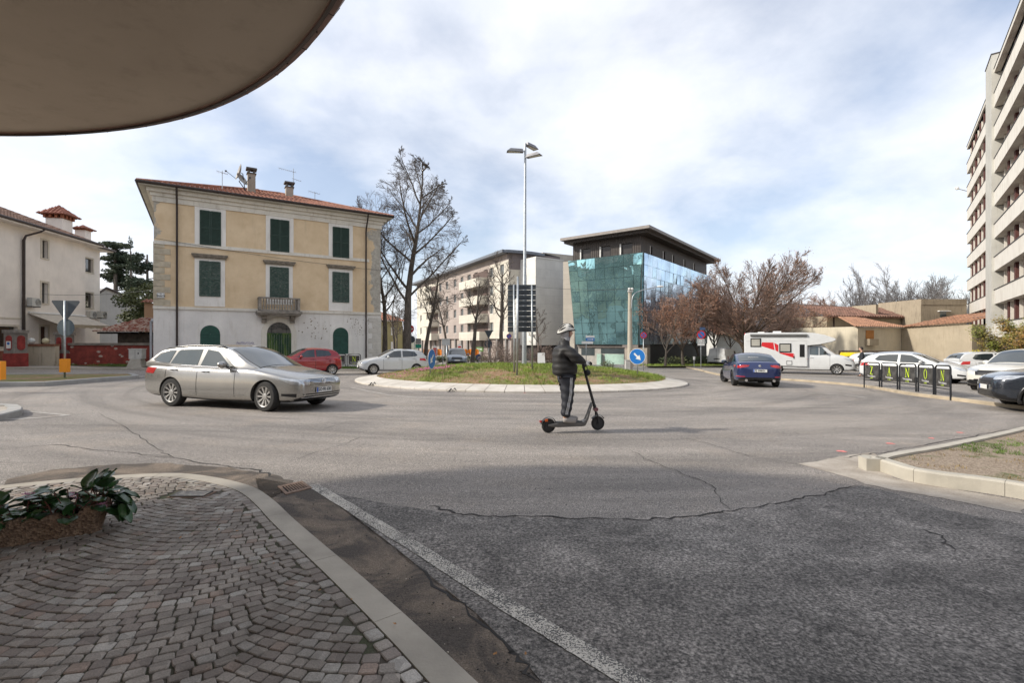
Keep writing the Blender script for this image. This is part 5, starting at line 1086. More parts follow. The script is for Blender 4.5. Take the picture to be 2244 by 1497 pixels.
for a,b in ((5.5,8),(9.5,11)):mb2=MB();q0=f2.pt(a,zt_+.72,-2.2);q1=f2.pt(b,zt_+.78,-2.2);q2=f2.pt(b+.3,zt_+1.0,-3.4);q3=f2.pt(a+.3,zt_+.94,-3.4);mb2.hexa([q0,q1,q2,q3]+[p+Vector((0,0,.12)) for p in (q0,q1,q2,q3)]);mb2.build('skylight',M_dark(),t2)
mb.build('roof',rt_,t2)
mb=MB();tiled(mb,f_a.pt(-1.2,zt_,.5),f_a.pt(f_a.len+.2,zt_,.5),f_a.pt(4,zt_+1.3,-5),f_a.pt(f_a.len+1.5,zt_+1.3,-5),step=.35,r=.10);mb.build('roof',rt_,t)
t,f,zt_=house_px('stained tan concrete block with a flat top behind the terracotta roof',2018,60,2118,60,740,668,plaster('stained_concrete',(.36,.30,.22),(.12,.10,.08),.9),7,cat='building',name='building')
mb=MB();mb.fbox(f,0,f.len,zt_,zt_+.7,-7,.05);mb.build('parapet',MC['stained_concrete'],t)
s0=f.px(2060,690)[0];mb=MB();mb.fbox(f,s0,s0+.75,1.6+50*60/F,1.6+62*60/F,0,.04);w_=mb.build('window',glz,t);mb=MB();mb.fbox(f,s0-.3,s0+1.1,1.6+62*60/F,1.6+64*60/F,0,.3);mb.build('sill',M_white(),w_)
p0,p1=P(1840,775,50),P(1990,775,48);f=Frame(p0.xy,p1.xy);t=thing('low_stone_wall','low brown stone retaining wall below the cream low house','wall',(p0.x,p0.y,g(36,50)));mb=MB();mb.fbox(f,0,f.len,g(36,50)-.5,P(1900,769,49).z,-.4,0);mb.build('wall_face',mat('brown_stone',(.16,.12,.09),.9,var=.5,scale=5,bump=.6),t)
t,f,zt_=house_px('small white house with a red roof behind the trunks of the big bare tree',1570,78,1640,80,790,733,plaster('white_render',(.58,.58,.56)),8)
mb=MB();tiled(mb,f.pt(-.5,zt_,.5),f.pt(f.len+.5,zt_,.5),f.pt(-.5,zt_+2.2,-4),f.pt(f.len+.5,zt_+2.2,-4),step=.5,r=.14);mb.build('roof',MC['red_roof_tile'],t)
t,f,zt_=house_px('pale beige apartment house behind the brown-leaved trees',1545,95,1600,97,790,672,plaster('beige_render',(.47,.43,.38)),8,cat='building',name='building')
for i in range(3):
 for j in range(2):mb=MB();mb.fbox(f,1.2+j*2.2,2.1+j*2.2,1+i*2.2,2.4+i*2.2,0,.05);mb.build('window',glz,t)
t,f,zt_=house_px('ochre house with a red roof seen between the villa and the apartment block',826,70,882,74,790,702,plaster('ochre_green_render',(.36,.32,.16)),8)
mb=MB();tiled(mb,f.pt(-.6,zt_,.6),f.pt(f.len+.6,zt_,.6),f.pt(1.5,zt_+1.5,-4),f.pt(f.len-1,zt_+1.5,-4),step=.5,r=.14);mb.build('roof',MC['red_roof_tile'],t)
for j in range(2):
 for i in range(2):mb=MB();mb.fbox(f,1.0+j*1.6,1.6+j*1.6,0+i*2.3,1.3+i*2.3,0,.05);mb.build('window',M_white(),t)
def paint(name,c,flake=.0,rough=.28,metal=.0):
 if name in MC:return MC[name]
 n=NT(name);n.col(n.mix(n.ramp(n.noise(2.5,5),[(.3,0),(.7,1)]),sc3(c,.93),sc3(c,1.05)));n.rough(rough,metal)
 n.b.inputs['Coat Weight'].default_value=.9;n.b.inputs['Coat Roughness'].default_value=.06;MC[name]=n.m;return n.m
m_tyre=mat('tyre_rubber',(.022,.021,.020),.85,var=.25,scale=9);m_arch=mat('wheel_arch_black',(.010,.010,.010),.9,var=0)
m_rim=mat('alloy_rim',(.50,.49,.47),.32,.75,var=.08);m_rimd=mat('dark_wheel_metal',(.03,.03,.032),.6,.3,var=.1);m_chr=mat('chrome',(.72,.72,.72),.12,.95,var=0)  # the darkest metal serves brake discs and the saloon rims
m_cgl=glass('car_glass',(.022,.030,.032),.03);m_cglt=glass('car_glass_pale',(.040,.055,.055),.03)
m_lamp=mat('headlamp_glass',(.50,.52,.54),.08,.55,var=.25,scale=14,coat=1);m_tail=mat('tail_lamp_red',(.42,.012,.012),.15,var=.2,coat=1);m_amb=mat('amber_lamp',(.6,.22,.02),.2)
m_blk=mat('gloss_black_trim',(.012,.012,.013),.25,var=.1);m_plate=mat('number_plate',(.70,.70,.67),.45,var=.02);m_pblue=mat('plate_blue',(.03,.10,.42),.45,var=0);m_pt=mat('plate_lettering',(.02,.02,.03),.5,var=0)
def lerp_prof(p,s):
 if s<=p[0][0]:return p[0][1]
 for i in range(len(p)-1):
  if s<=p[i+1][0]:
   t=(s-p[i][0])/(p[i+1][0]-p[i][0]);return p[i][1]+(p[i+1][1]-p[i][1])*t
 return p[-1][1]
def sprof(p):
 q=smoothpath([(a,b,0) for a,b in p],5);return [(v.x,v.y) for v in q]
def build_eval(mb,mods):
 me=bpy.data.meshes.new('tmp');me.from_pydata([tuple(v) for v in mb.v],[],mb.f)
 bm=bmesh.new();bm.from_mesh(me);bmesh.ops.remove_doubles(bm,verts=bm.verts,dist=.0005);bmesh.ops.recalc_face_normals(bm,faces=bm.faces);bm.to_mesh(me);bm.free()
 o=bpy.data.objects.new('tmp',me);C.objects.link(o);mods(o)
 dg=bpy.context.evaluated_depsgraph_get();m2=bpy.data.meshes.new_from_object(o.evaluated_get(dg),depsgraph=dg);bpy.data.objects.remove(o);return m2
def mesh_obj(name,me,mats,parent,sharp=35):
 me.materials.clear();
 for m in (mats if isinstance(mats,(list,tuple)) else [mats]):me.materials.append(m)
 me.polygons.foreach_set('use_smooth',[True]*len(me.polygons));me.set_sharp_from_angle(angle=radians(sharp))
 o=bpy.data.objects.new(name,me);C.objects.link(o);o.parent=parent;return o
def bvh_of(me):return BVHTree.FromPolygons([v.co.copy() for v in me.vertices],[tuple(p.vertices) for p in me.polygons])
class Car:pass
def wheel_mb(r,wd,spokes,style='twin',hub=.065):
 t=MB();t.lathe([(r*.66,-wd/2),(r*.80,-wd/2-.004),(r*.94,-wd/2+.006),(r,-wd/2+.03),(r,wd/2-.03),(r*.94,wd/2-.006),(r*.80,wd/2),(r*.66,wd/2)],axis='y',n=36,closed=True)
 q=MB();q.lathe([(r*.67,wd/2-.012),(r*.685,wd/2+.002),(r*.64,wd/2-.004),(r*.62,wd/2-.05),(r*.60,-wd/2+.02)],axis='y',n=36,cap=False)
 d=MB();d.lathe([(.0,wd/2-.085),(r*.63,wd/2-.09)],axis='y',n=28)
 for k in range(spokes):
  a=2*pi*k/spokes
  offs=(-.10,.10) if style=='twin' else (0,)
  for o_ in offs:
   w0,w1=(r*.055,r*.05) if style=='twin' else (r*.045,r*.088 if style=='fan' else r*.07)
   if style=='cover':w0,w1=r*.06,r*.13
   aa=a+o_*.5;a2=a+o_*1.5;p0=Vector((cos(aa)*hub,0,sin(aa)*hub));p1=Vector((cos(a2)*r*.64,0,sin(a2)*r*.64));t_=(p1-p0).normalized();nn=Vector((-t_.z,0,t_.x))
   y0,y1=wd/2-.03,wd/2-.012
   vs=[p0-nn*w0+Vector((0,y0-.03,0)),p0+nn*w0+Vector((0,y0-.03,0)),p1+nn*w1+Vector((0,y1-.03,0)),p1-nn*w1+Vector((0,y1-.03,0)),p0-nn*w0*.7+Vector((0,y0,0)),p0+nn*w0*.7+Vector((0,y0,0)),p1+nn*w1*.8+Vector((0,y1,0)),p1-nn*w1*.8+Vector((0,y1,0))]
   q.hexa(vs)
 q.lathe([(hub*1.15,wd/2-.06),(hub*1.1,wd/2-.022),(hub*.5,wd/2-.015),(0,wd/2-.014)],axis='y',n=16)
 return t,q,d
def make_car(name,label,cat,loc,head,S,group=None):
 """S: dict with length L, width W, height H, wheelbase wb, front overhang fo, wheel radius r, profiles."""
 L_,W_,wb,fo,r=S['L'],S['W'],S['wb'],S['fo'],S['r'];hw=W_/2;X0=fo+wb/2
 root=thing(name,label,cat,(0,0,0),group);hd=Vector((head[0],head[1],0)).normalized();x,y,z0=loc
 up=Vector((.01*(1 if -34<x<42 else 0),.024 if y<64 else 0,1)).normalized();fx=(hd-up*hd.dot(up)).normalized();ly=up.cross(fx)
 car=Car();car.root=root;PM=S['paint'];PM=PM if PM else M_white()
 top=sprof(S['top']);bot=S.get('bot',[(0,.30),(.25,.20),(L_*.5,.17),(L_-.3,.22),(L_,.34)]);plan=S.get('plan',[(0,.70),(.06,.80),(.18,.885),(.4,.945),(.8,.985),(1.3,1),(L_-1.2,1),(L_-.6,.97),(L_-.25,.92),(L_-.06,.84),(L_,.76)])
 plan=sprof(plan);crown=S.get('crown',[(0,.02),(.5,.06),(1.2,.07),(L_-.6,.05),(L_,.02)])
 st=[0,.05,.13,.28,.5,.8]+[.8+(L_-1.5)*k/13 for k in range(1,13)]+[L_-.7,L_-.42,L_-.22,L_-.08,L_]
 mb=MB();rings=[];wl=S.get('waist',.52)
 for s in st:
  w=hw*lerp_prof(plan,s);zt=lerp_prof(top,s);zb=lerp_prof(bot,s);cr=lerp_prof(crown,s);h=zt-zb
  half=[(0,zb),(.72*w,zb),(.93*w,zb+.015),(.985*w,zb+.10),(.992*w,zb+.30*h),(w*1.0,zb+wl*h),(.985*w,zb+.80*h),(.955*w,zt-.035),(.90*w,zt-.004),(.72*w,zt+cr*.55),(.4*w,zt+cr*.92),(0,zt+cr)]
  pts=[(X0-s,yy,zz) for yy,zz in half]+[(X0-s,-yy,zz) for yy,zz in half[-2:0:-1]];rings.append(pts)
 nR=len(rings[0]);vs=[p for rr in rings for p in rr];fs=[]
 for i in range(len(rings)-1):
  for j in range(nR):fs.append((i*nR+j,i*nR+(j+1)%nR,(i+1)*nR+(j+1)%nR,(i+1)*nR+j))
 for base in (0,(len(rings)-1)*nR):
  for k in range(nR//2):
   a,b,c,d=base+k,base+k+1,base+(nR-k-1)%nR,base+(nR-k)%nR
   f_=tuple(dict.fromkeys((a,b,c,d)))
   if len(f_)>=3:fs.append(f_)
 mb.add(vs,fs)
 cut=MB();ra=r*1.13
 for s in (fo,fo+wb):
  for sg in (1,-1):cut.lathe([(ra,0),(ra,.42)] if sg>0 else [(ra,-.42),(ra,0)],(X0-s,sg*(hw-.27),S.get('wz',r)),axis='y',n=30)
 cm=bpy.data.meshes.new('cut');cm.from_pydata([tuple(v) for v in cut.v],[],cut.f);bm=bmesh.new();bm.from_mesh(cm);bmesh.ops.recalc_face_normals(bm,faces=bm.faces);bm.to_mesh(cm);bm.free();co=bpy.data.objects.new('cut',cm);C.objects.link(co)
 def mods(o):
  m=o.modifiers.new('s','SUBSURF');m.levels=1;m.render_levels=1
  m=o.modifiers.new('b','BOOLEAN');m.operation='DIFFERENCE';m.solver='EXACT';m.object=co
 bme=build_eval(mb,mods);car.body=mesh_obj('body',bme,[PM,m_arch,m_blk],root,32);bpy.data.objects.remove(co)
 for p in bme.polygons:
  c=p.center
  for s in (fo,fo+wb):
   if sqrt((c.x-(X0-s))**2+(c.z-S.get('wz',r))**2)<ra*.992 and abs(c.y)<hw*1.02:p.material_index=1
  if c.z<lerp_prof(bot,X0-c.x)+S.get('clad',.05) and p.material_index==0:p.material_index=2
 bv=bvh_of(bme)
 gp=sprof(S['roof']);s0,s1=S['roof'][0][0],S['roof'][-1][0];zbelt=S['belt'];tum=S.get('tumble',.42);gw=S.get('gw',.93)
 def wb_(s):return hw*gw*(1-.10*max(0,(s0+.5-s)/.5)**2 if False else 1)*lerp_prof([(s0,.88),(s0+.45,.97),(s0+1.0,1),(s1-.9,1),(s1,.90)],s)
 def zbl(s):return lerp_prof(zbelt,s)
 def top_z(s,y):zr=lerp_prof(gp,s);w2=wtop(s);return zr+.035-(.07)*(min(1,abs(y)/max(w2,.01)))**2.4
 def wtop(s):zr=lerp_prof(gp,s);return wb_(s)-max(0,zr-.05-zbl(s))*tum
 mb=MB();rings=[];ns_=34
 for i in range(ns_+1):
  s=s0+(s1-s0)*i/ns_;w2=wtop(s);zr=lerp_prof(gp,s);zb=zbl(s)-.10
  half=[(0,zb),(wb_(s),zb),(wb_(s),zb+.09)]
  ztp=top_z(s,w2)
  for t in (.33,.66,.92):half.append((wb_(s)+(w2-wb_(s))*t,(zb+.09)+(max(ztp,zb+.1)-zb-.09)*t))
  half+=[(w2*q,top_z(s,w2*q)) for q in (.985,.9,.7,.45,.2,0)]
  rings.append([(X0-s,a,b) for a,b in half]+[(X0-s,-a,b) for a,b in half[-2:0:-1]])
 nR=len(rings[0]);fs=[(i*nR+j,i*nR+(j+1)%nR,(i+1)*nR+(j+1)%nR,(i+1)*nR+j) for i in range(ns_) for j in range(nR)]+[tuple(range(nR-1,-1,-1)),tuple(range(ns_*nR,(ns_+1)*nR))]
 mb.add([p for q in rings for p in q],fs);gme=build_eval(mb,lambda o:None);car.cabin=mesh_obj('cabin',gme,[PM],root,40);gv=bvh_of(gme)
 def decal(bvh,poly,view,off,m,name,parent,nc=10,nr_=4,mirror=True,depth=None,wn=False):
  mb=MB();hits_tot=0
  for sg in ((1,-1) if mirror else (1,)):
   xs=[p[0] for p in poly];a0,a1=min(xs),max(xs)
   grid=[]
   for i in range(nc+1):
    a=a0+(a1-a0)*(i/nc);a=clamp(a,a0+1e-5,a1-1e-5);zz=[]
    for k in range(len(poly)):
     p,q=poly[k],poly[(k+1)%len(poly)]
     if (p[0]-a)*(q[0]-a)<=0 and p[0]!=q[0]:t=(a-p[0])/(q[0]-p[0]);zz.append(p[1]+(q[1]-p[1])*t)
    if len(zz)<2:grid.append([None]*(nr_+1));continue
    lo,hi=min(zz),max(zz);col=[]
    for j in range(nr_+1):
     b=lo+(hi-lo)*j/nr_
     if view=='side':o_,d_=Vector((X0-a,3*sg,b)),Vector((0,-sg,0))
     elif view=='front':o_,d_=Vector((X0+3,a*sg,b)),Vector((-1,0,0))
     elif view=='rear':o_,d_=Vector((X0-L_-3,a*sg,b)),Vector((1,0,0))
     elif view=='top':o_,d_=Vector((X0-a,b*sg,4)),Vector((0,0,-1))
     elif view in ('fq','rq'):
      fsn=1 if view=='fq' else -1;d_=Vector((-fsn*.7071,-sg*.7071,0));ax=Vector((-fsn*.7071,sg*.7071,0));cn=Vector((X0 if fsn>0 else X0-L_,0,0));o_=cn+ax*a-d_*4+Vector((0,0,b))
     h=bvh.ray_cast(o_,d_)
     if h[0] is None:col.append(None)
     else:
      nn=h[1] if h[1].dot(d_)<0 else -h[1];col.append(h[0]+nn*off)
    grid.append(col)
   idx={}
   vs=[]
   for i,c in enumerate(grid):
    for j,p in enumerate(c):
     if p is not None:idx[(i,j)]=len(vs);vs.append(p)
   fs=[]
   for i in range(nc):
    for j in range(nr_):
     k4=[(i,j),(i+1,j),(i+1,j+1),(i,j+1)]
     if all(k in idx for k in k4):
      pts=[vs[idx[k]] for k in k4]
      if max((pts[0]-pts[2]).length,(pts[1]-pts[3]).length)<.6:fs.append(tuple(idx[k] for k in k4))
   if fs:
    if mirror and name in ('window','headlight','tail_light','fog_lamp','door_seam','side_trim'):
     m1=MB();m1.add(vs,fs);o=m1.build(name,m,parent,wn=False,smooth=True)
    else:mb.add(vs,fs)
  if mb.v:return mb.build(name,m,parent,wn=False,smooth=True)
 car.decal=decal;car.bv,car.gv,car.X0=bv,gv,X0
 cm_=S.get('glassm',m_cgl)
 if 'dlo' in S:decal(gv,S['dlo'],'side',.012,m_blk,'window_surround',car.cabin,40,12)
 for poly in S['wins']:decal(gv,poly,'side',.017,cm_,'window',car.cabin,16,10)
 def screen(sa,sb,name,ins=.075,m=m_cgl):
  mb=MB();nc,nr_=12,8;vs=[]
  for i in range(nr_+1):
   s=sa+(sb-sa)*i/nr_;e=max(.1,wtop(s)-ins)
   for j in range(nc+1):
    y=-e+2*e*j/nc;z=top_z(s,y);ds=.02;dz=(top_z(s+ds,y)-top_z(s-ds,y))/(2*ds);nn=Vector((dz,0,1)).normalized();vs.append(Vector((X0-s,y,z))+nn*.008)
  mb.add(vs,[(i*(nc+1)+j,i*(nc+1)+j+1,(i+1)*(nc+1)+j+1,(i+1)*(nc+1)+j) for i in range(nr_) for j in range(nc)]);return mb.build(name,m,car.cabin,wn=False,smooth=True)
 if S.get('ws'):screen(S['ws'][0],S['ws'][1],'windscreen',m=S.get('wsm',m_cgl))
 if S.get('rs'):screen(S['rs'][0],S['rs'][1],'rear_window')
 for key,nm,m in (('headlight','headlight',m_lamp),('tail','tail_light',m_tail)):
  for view,poly in S.get(key,[]):decal(bv,poly,view,.006,m,nm,car.body,12,4)
 for view,poly,m,nm in S.get('extra',[]):decal(bv if nm!='roof_panel' else gv,poly,view,.005 if nm!='trim' else.009,m,nm,car.body,12,3,mirror=view in ('side','fq','rq'))
 for sx_,z0_,z1_ in S.get('seams',[]):
  decal(bv,[(sx_-.006,z0_),(sx_+.006,z0_),(sx_+.006,z1_),(sx_-.006,z1_)],'side',.003,m_blk,'door_seam',car.body,1,10)
 for sx_,zz in S.get('handles',[]):
  for sg in (1,-1):
   h=bv.ray_cast(Vector((X0-sx_,3*sg,zz)),Vector((0,-sg,0)))
   if h[0]:mb=MB();p=h[0];mb.tube([p+Vector((.10,sg*.005,0)),p+Vector((.07,sg*.035,0)),p+Vector((-.07,sg*.035,.003)),p+Vector((-.10,sg*.005,0))],[.012,.017,.017,.012],8);mb.build('door_handle',S.get('handlem',PM),car.body,smooth=True)
 ms_=S.get('mirror')
 if ms_:
  for sg in (1,-1):
   yy=wb_(ms_[0])+.02;c=Vector((X0-ms_[0],sg*(yy+.13),ms_[1]));mb=MB();mb.sphere(c,.12,12,(.62,1.05,.68));mo=mb.build('mirror',S.get('mirm',PM),car.cabin,smooth=True)
   mb=MB();mb.sphere(c+Vector((-.035,0,0)),.10,10,(.5,.95,.65));mb.build('mirror_glass',m_cgl,mo,smooth=True)
   mb=MB();mb.tube([c+Vector((.0,-sg*.08,-.04)),Vector((X0-ms_[0]-.02,sg*(yy-.06),ms_[1]-.07))],.03,6);mb.build('mirror_arm',m_blk,mo)
 if S.get('rails'):
  a,b=S['rails']
  for sg in (1,-1):
   pts=[]
   for k in range(15):
    s=a+(b-a)*k/14;yr=wtop(s)*.93;pts.append((X0-s,sg*yr,top_z(s,yr)+.035*(max(0,sin(pi*k/14))**.3)))
   mb=MB();mb.tube(pts,.016,6);mb.build('roof_rail',m_blk,car.cabin,smooth=True)
 if S.get('chrome_line'):
  for sg in (1,-1):
   pts=[]
   for a,b in S['chrome_line']:
    h=gv.ray_cast(Vector((X0-a,3*sg,b)),Vector((0,-sg,0)))
    if h[0]:pts.append(h[0]+Vector((0,sg*.008,0)))
   mb=MB();mb.tube(pts,.011,5);mb.build('window_trim',m_chr,car.cabin)
 tw_,rw_,dw_=wheel_mb(r,S.get('tw',.215),S.get('spokes',5),S.get('style','twin'))
 wn_=0
 for s in (fo,fo+wb):
  for sg in (1,-1):
   hub=Vector((X0-s,sg*(hw-.125-S.get('tin',0)),S.get('wz',r)))
   flip=Matrix.Rotation(pi if sg<0 else 0,4,'Z');st_=Matrix.Rotation(S.get('steer',0) if s==fo else 0,4,'Z')
   def mkp(mb_,nm,mt,par):
    me=bpy.data.meshes.new(nm);me.from_pydata([tuple(v) for v in mb_.v],[],mb_.f);me.materials.append(mt);bm=bmesh.new();bm.from_mesh(me);bmesh.ops.recalc_face_normals(bm,faces=bm.faces);bm.to_mesh(me);bm.free()
    me.polygons.foreach_set('use_smooth',[True]*len(me.polygons));me.set_sharp_from_angle(angle=radians(30));o=bpy.data.objects.new(nm,me);C.objects.link(o);o.parent=par;return o
   wh_=mkp(tw_,'wheel',m_tyre,root);wh_.matrix_local=Matrix.Translation(hub)@st_@flip
   mkp(rw_,'rim',S.get('rimm',m_rim),wh_);mkp(dw_,'brake_disc',m_rimd,wh_)
 if S.get('arch_trim'):
  for s in (fo,fo+wb):
   for sg in (1,-1):
    mb=MB();pts=[]
    for k in range(19):
     a=pi*(-.08+1.16*k/18);xx=X0-s+cos(a)*(ra+.035);zz=S.get('wz',r)+sin(a)*(ra+.035);h=bv.ray_cast(Vector((xx,3*sg,zz)),Vector((0,-sg,0)));pts.append(Vector((xx,(h[0].y if h[0] else sg*hw*.97),zz)))
    mb.tube(pts,.045,6);mb.build('arch_trim',m_blk,car.body,smooth=True)
 for view,yy,zz,wd,txt in S.get('plates',[]):
  sgx=1 if view=='front' else -1;h=bv.ray_cast(Vector((X0+3 if sgx>0 else X0-L_-3,yy,zz)),Vector((-sgx,0,0)))
  if not h[0]:continue
  bx_=h[0].x+sgx*.022;mb=MB();mb.box((bx_,yy,zz),(.012,wd,.115));pl_=mb.build('number_plate',m_plate,car.body)
  mb=MB();e=wd/2-.025;mb.box((bx_+sgx*.0075,(yy-sgx*-1*e*-1),zz),(.003,.045,.109));
  if view=='rear':mb.box((bx_+sgx*.0075,(yy+e if sgx>0 else yy-e),zz),(.003,.045,.109)) if False else None
  mb.build('plate_band',m_pblue,pl_)
  if txt:mb=MB();textmesh(mb,txt,.105,lambda a,b:Vector((bx_+sgx*.0068,yy+sgx*a,zz+b)),.004,.92);mb.build('plate_text',m_pt,pl_,wn=False)
 for kind,ob in S.get('parts',{}).items():pass
 root.matrix_world=Matrix(((fx.x,ly.x,up.x,x),(fx.y,ly.y,up.y,y),(fx.z,ly.z,up.z,z0),(0,0,0,1)))
 return car
def place(fx_,fy_,head,wb,track,side,at='front'):
 """centre of the car from one wheel contact point; side +1 = that wheel is on the car's left."""
 h=Vector((head[0],head[1])).normalized();l=Vector((-h.y,h.x));p=Vector((fx_,fy_))-l*(track/2)*side;p=p-h*wb/2 if at=='front' else p+h*wb/2;return p
def loc_mb(mb,name,m,parent=None,smooth=False,sharp=35):
 me=bpy.data.meshes.new(name);me.from_pydata([tuple(v) for v in mb.v],[],mb.f);bm=bmesh.new();bm.from_mesh(me);bmesh.ops.recalc_face_normals(bm,faces=bm.faces);bm.to_mesh(me);bm.free()
 for q in (m if isinstance(m,list) else [m]):me.materials.append(q)
 if isinstance(m,list):me.polygons.foreach_set('material_index',mb.m)
 if smooth:me.polygons.foreach_set('use_smooth',[True]*len(me.polygons));me.set_sharp_from_angle(angle=radians(sharp))
 o=bpy.data.objects.new(name,me);C.objects.link(o);o.parent=parent;return o
p_s=paint('silver_beige_paint',(.37,.36,.34),rough=.27,metal=.85)
est=dict(L=4.77,W=1.83,wb=2.79,fo=.88,r=.335,paint=p_s,spokes=10,style='fan',steer=-.12,plan=None,top=[(0,.60),(.04,.70),(.25,.775),(.7,.86),(1.2,.94),(1.45,.955),(2.2,.945),(3.2,.96),(4.2,.985),(4.6,.975),(4.73,.90),(4.77,.72)],belt=[(1.1,.93),(1.6,.945),(2.3,.945),(3.3,.975),(4.3,1.03),(4.77,1.05)],roof=[(1.12,.95),(1.5,1.12),(1.95,1.345),(2.25,1.43),(2.7,1.462),(3.3,1.455),(3.9,1.415),(4.25,1.36),(4.5,1.19),(4.66,1.00)],dlo=[(1.78,.955),(1.95,1.08),(2.33,1.335),(2.7,1.385),(3.3,1.38),(3.9,1.34),(4.22,1.27),(4.40,1.12),(4.30,1.055),(3.3,.985),(2.3,.955)],wins=[[(1.92,.985),(2.40,1.32),(2.72,1.365),(2.78,1.365),(2.80,.99),(2.3,.975)],[(2.90,.995),(2.90,1.37),(3.30,1.36),(3.62,1.345),(3.74,1.03),(3.3,1.005)],[(3.80,1.035),(3.72,1.335),(3.9,1.32),(4.18,1.25),(4.34,1.12),(4.25,1.07)]],ws=(1.20,2.12),rs=(4.32,4.60),wsm=m_cgl,mirror=(1.98,1.03),rails=(2.25,4.15),glassm=m_cglt,chrome_line=[(1.80,.962),(2.3,.965),(3.3,.992),(4.28,1.055),(4.40,1.12),(4.24,1.27),(3.9,1.345),(3.3,1.39),(2.7,1.392),(2.33,1.345)],headlight=[('fq',[(.34,.60),(.72,.615),(.98,.735),(.98,.755),(.50,.72),(.34,.70)])],tail=[('rq',[(.40,.80),(.95,.78),(1.0,.92),(.42,.93)])],extra=[('front',[(-.54,.60),(.54,.60),(.50,.725),(-.50,.725)],m_blk,'grille'),('front',[(-.62,.325),(.62,.325),(.66,.40),(-.66,.40)],m_blk,'lower_grille'),('fq',[(.62,.33),(.92,.36),(.92,.41),(.62,.41)],m_blk,'fog_lamp'),('side',[(1.75,.855),(4.55,.905),(4.55,.913),(1.75,.864)],m_blk,'side_trim'),('side',[(1.45,.345),(3.1,.345),(3.1,.36),(1.45,.358)],p_s,'trim')]+[('front',[(-.50,z),(.50,z),(.50,z+.011),(-.50,z+.011)],m_chr,'trim') for z in (.615,.643,.671,.699)]+[('front',[(-.66,.31),(.66,.31),(.66,.325),(-.66,.325)],m_chr,'trim'),('front',[(-.62,.36),(.62,.36),(.62,.372),(-.62,.372)],m_chr,'trim')],seams=[(1.72,.30,.93),(2.85,.30,.95),(3.85,.62,.97)],handles=[(2.60,.862),(3.58,.885)],plates=[('front',-.02,.475,.52,'GO·FR 638')])
est['plan']=[(0,.62),(.06,.76),(.18,.86),(.42,.935),(.8,.985),(1.3,1),(3.6,1),(4.2,.96),(4.55,.91),(4.71,.84),(4.77,.76)]
a=G(588,902);b=G(378,890);hd=Vector((a.x-b.x,a.y-b.y)).normalized();mid=(Vector((a.x,a.y))+Vector((b.x,b.y)))/2;lft=Vector((-hd.y,hd.x));cpos=mid+lft*.80
c1=make_car('estate_car','silver-beige estate car with roof rails turning in the foreground at the left','car',(cpos.x,cpos.y,g(cpos.x,cpos.y)),hd,est)
mb=MB();h=c1.bv.ray_cast(Vector((c1.X0+3,0,.665)),Vector((-1,0,0)))[0]
for rr in (.062,.056):mb.tube([Vector((h.x+.018,rr*cos(2*pi*k/20),.665+rr*sin(2*pi*k/20))) for k in range(21)],.006,5)
mb.tube([Vector((h.x+.02,yy,zz)) for yy,zz in ((-.035,.71),(0,.67),(.035,.71))],.007,4);mb.tube([Vector((h.x+.02,yy,zz)) for yy,zz in ((-.05,.68),(-.022,.62),(0,.66),(.022,.62),(.05,.68))],.007,4);loc_mb(mb,'badge',m_chr,c1.body)
mb=MB();mb.add([(c1.X0-4.05,-.01,1.41),(c1.X0-4.22,-.01,1.40),(c1.X0-4.20,0,1.475),(c1.X0-4.22,.01,1.40),(c1.X0-4.05,.01,1.41)],[(0,1,2),(4,2,3),(0,2,4),(1,3,2)]);loc_mb(mb,'aerial_fin',m_blk,c1.cabin)
def hatch(pm,L=3.75,H=1.5,W=1.66,wb=2.40,**k):
 f=L/3.75;q=H/1.5
 d=dict(L=L,W=W,wb=wb,fo=.70*f,r=.295,paint=pm,spokes=9,style='cover',top=[(0,.55*q),(.05,.68*q),(.3,.80*q),(.7,.90*q),(1.0,.95*q),(2.0*f,.95*q),(3.3*f,.98*q),(3.6*f,.96*q),(3.72*f,.82*q),(3.75*f,.66*q)],belt=[(.9*f,.93*q),(1.5*f,.95*q),(3.0*f,1.02*q),(3.6*f,1.06*q)],roof=[(.88*f,.95*q),(1.25*f,1.16*q),(1.65*f,1.38*q),(2.0*f,1.45*q),(2.5*f,1.46*q),(3.05*f,1.42*q),(3.38*f,1.33*q),(3.52*f,1.16*q),(3.62*f,1.0*q)],wins=[[(1.28*f,.98*q),(1.80*f,1.34*q),(2.10*f,1.38*q),(2.18*f,1.38*q),(2.18*f,.99*q)],[(2.27*f,1.0*q),(2.27*f,1.38*q),(2.6*f,1.37*q),(2.95*f,1.32*q),(3.10*f,1.12*q),(3.0*f,1.06*q)]],ws=(.98*f,1.82*f),rs=(3.33*f,3.56*f),mirror=(1.45*f,1.02*q),headlight=[('fq',[(.38,.60*q),(.80,.66*q),(.98,.80*q),(.62,.76*q),(.38,.68*q)])],tail=[('rq',[(.60,.78*q),(.98,.80*q),(.96,1.0*q),(.72,.98*q)])],extra=[('front',[(-.42,.33*q),(.42,.33*q),(.36,.50*q),(-.36,.50*q)],m_blk,'grille')],seams=[(1.22*f,.28,.93*q),(2.22*f,.28,.97*q),(3.0*f,.62,1.0*q)],handles=[(2.05*f,.86*q),(2.85*f,.90*q)],plates=[('front',0,.44,.5,''),('rear',0,.62,.5,'')])
 d.update(k);return d
pr=paint('red_car_paint',(.30,.012,.018),rough=.22);pw=paint('white_car_paint',(.58,.59,.59),rough=.3)
hd=Vector((-.80,-.60));rr_c=G(727,822);cp_=place(rr_c.x,rr_c.y,hd,2.38,1.42,1,'rear');make_car('hatchback','small red hatchback waiting behind the silver estate car','car',(cp_.x,cp_.y,g(cp_.x,cp_.y)),hd,hatch(pr,3.67,1.50,1.66,2.38))
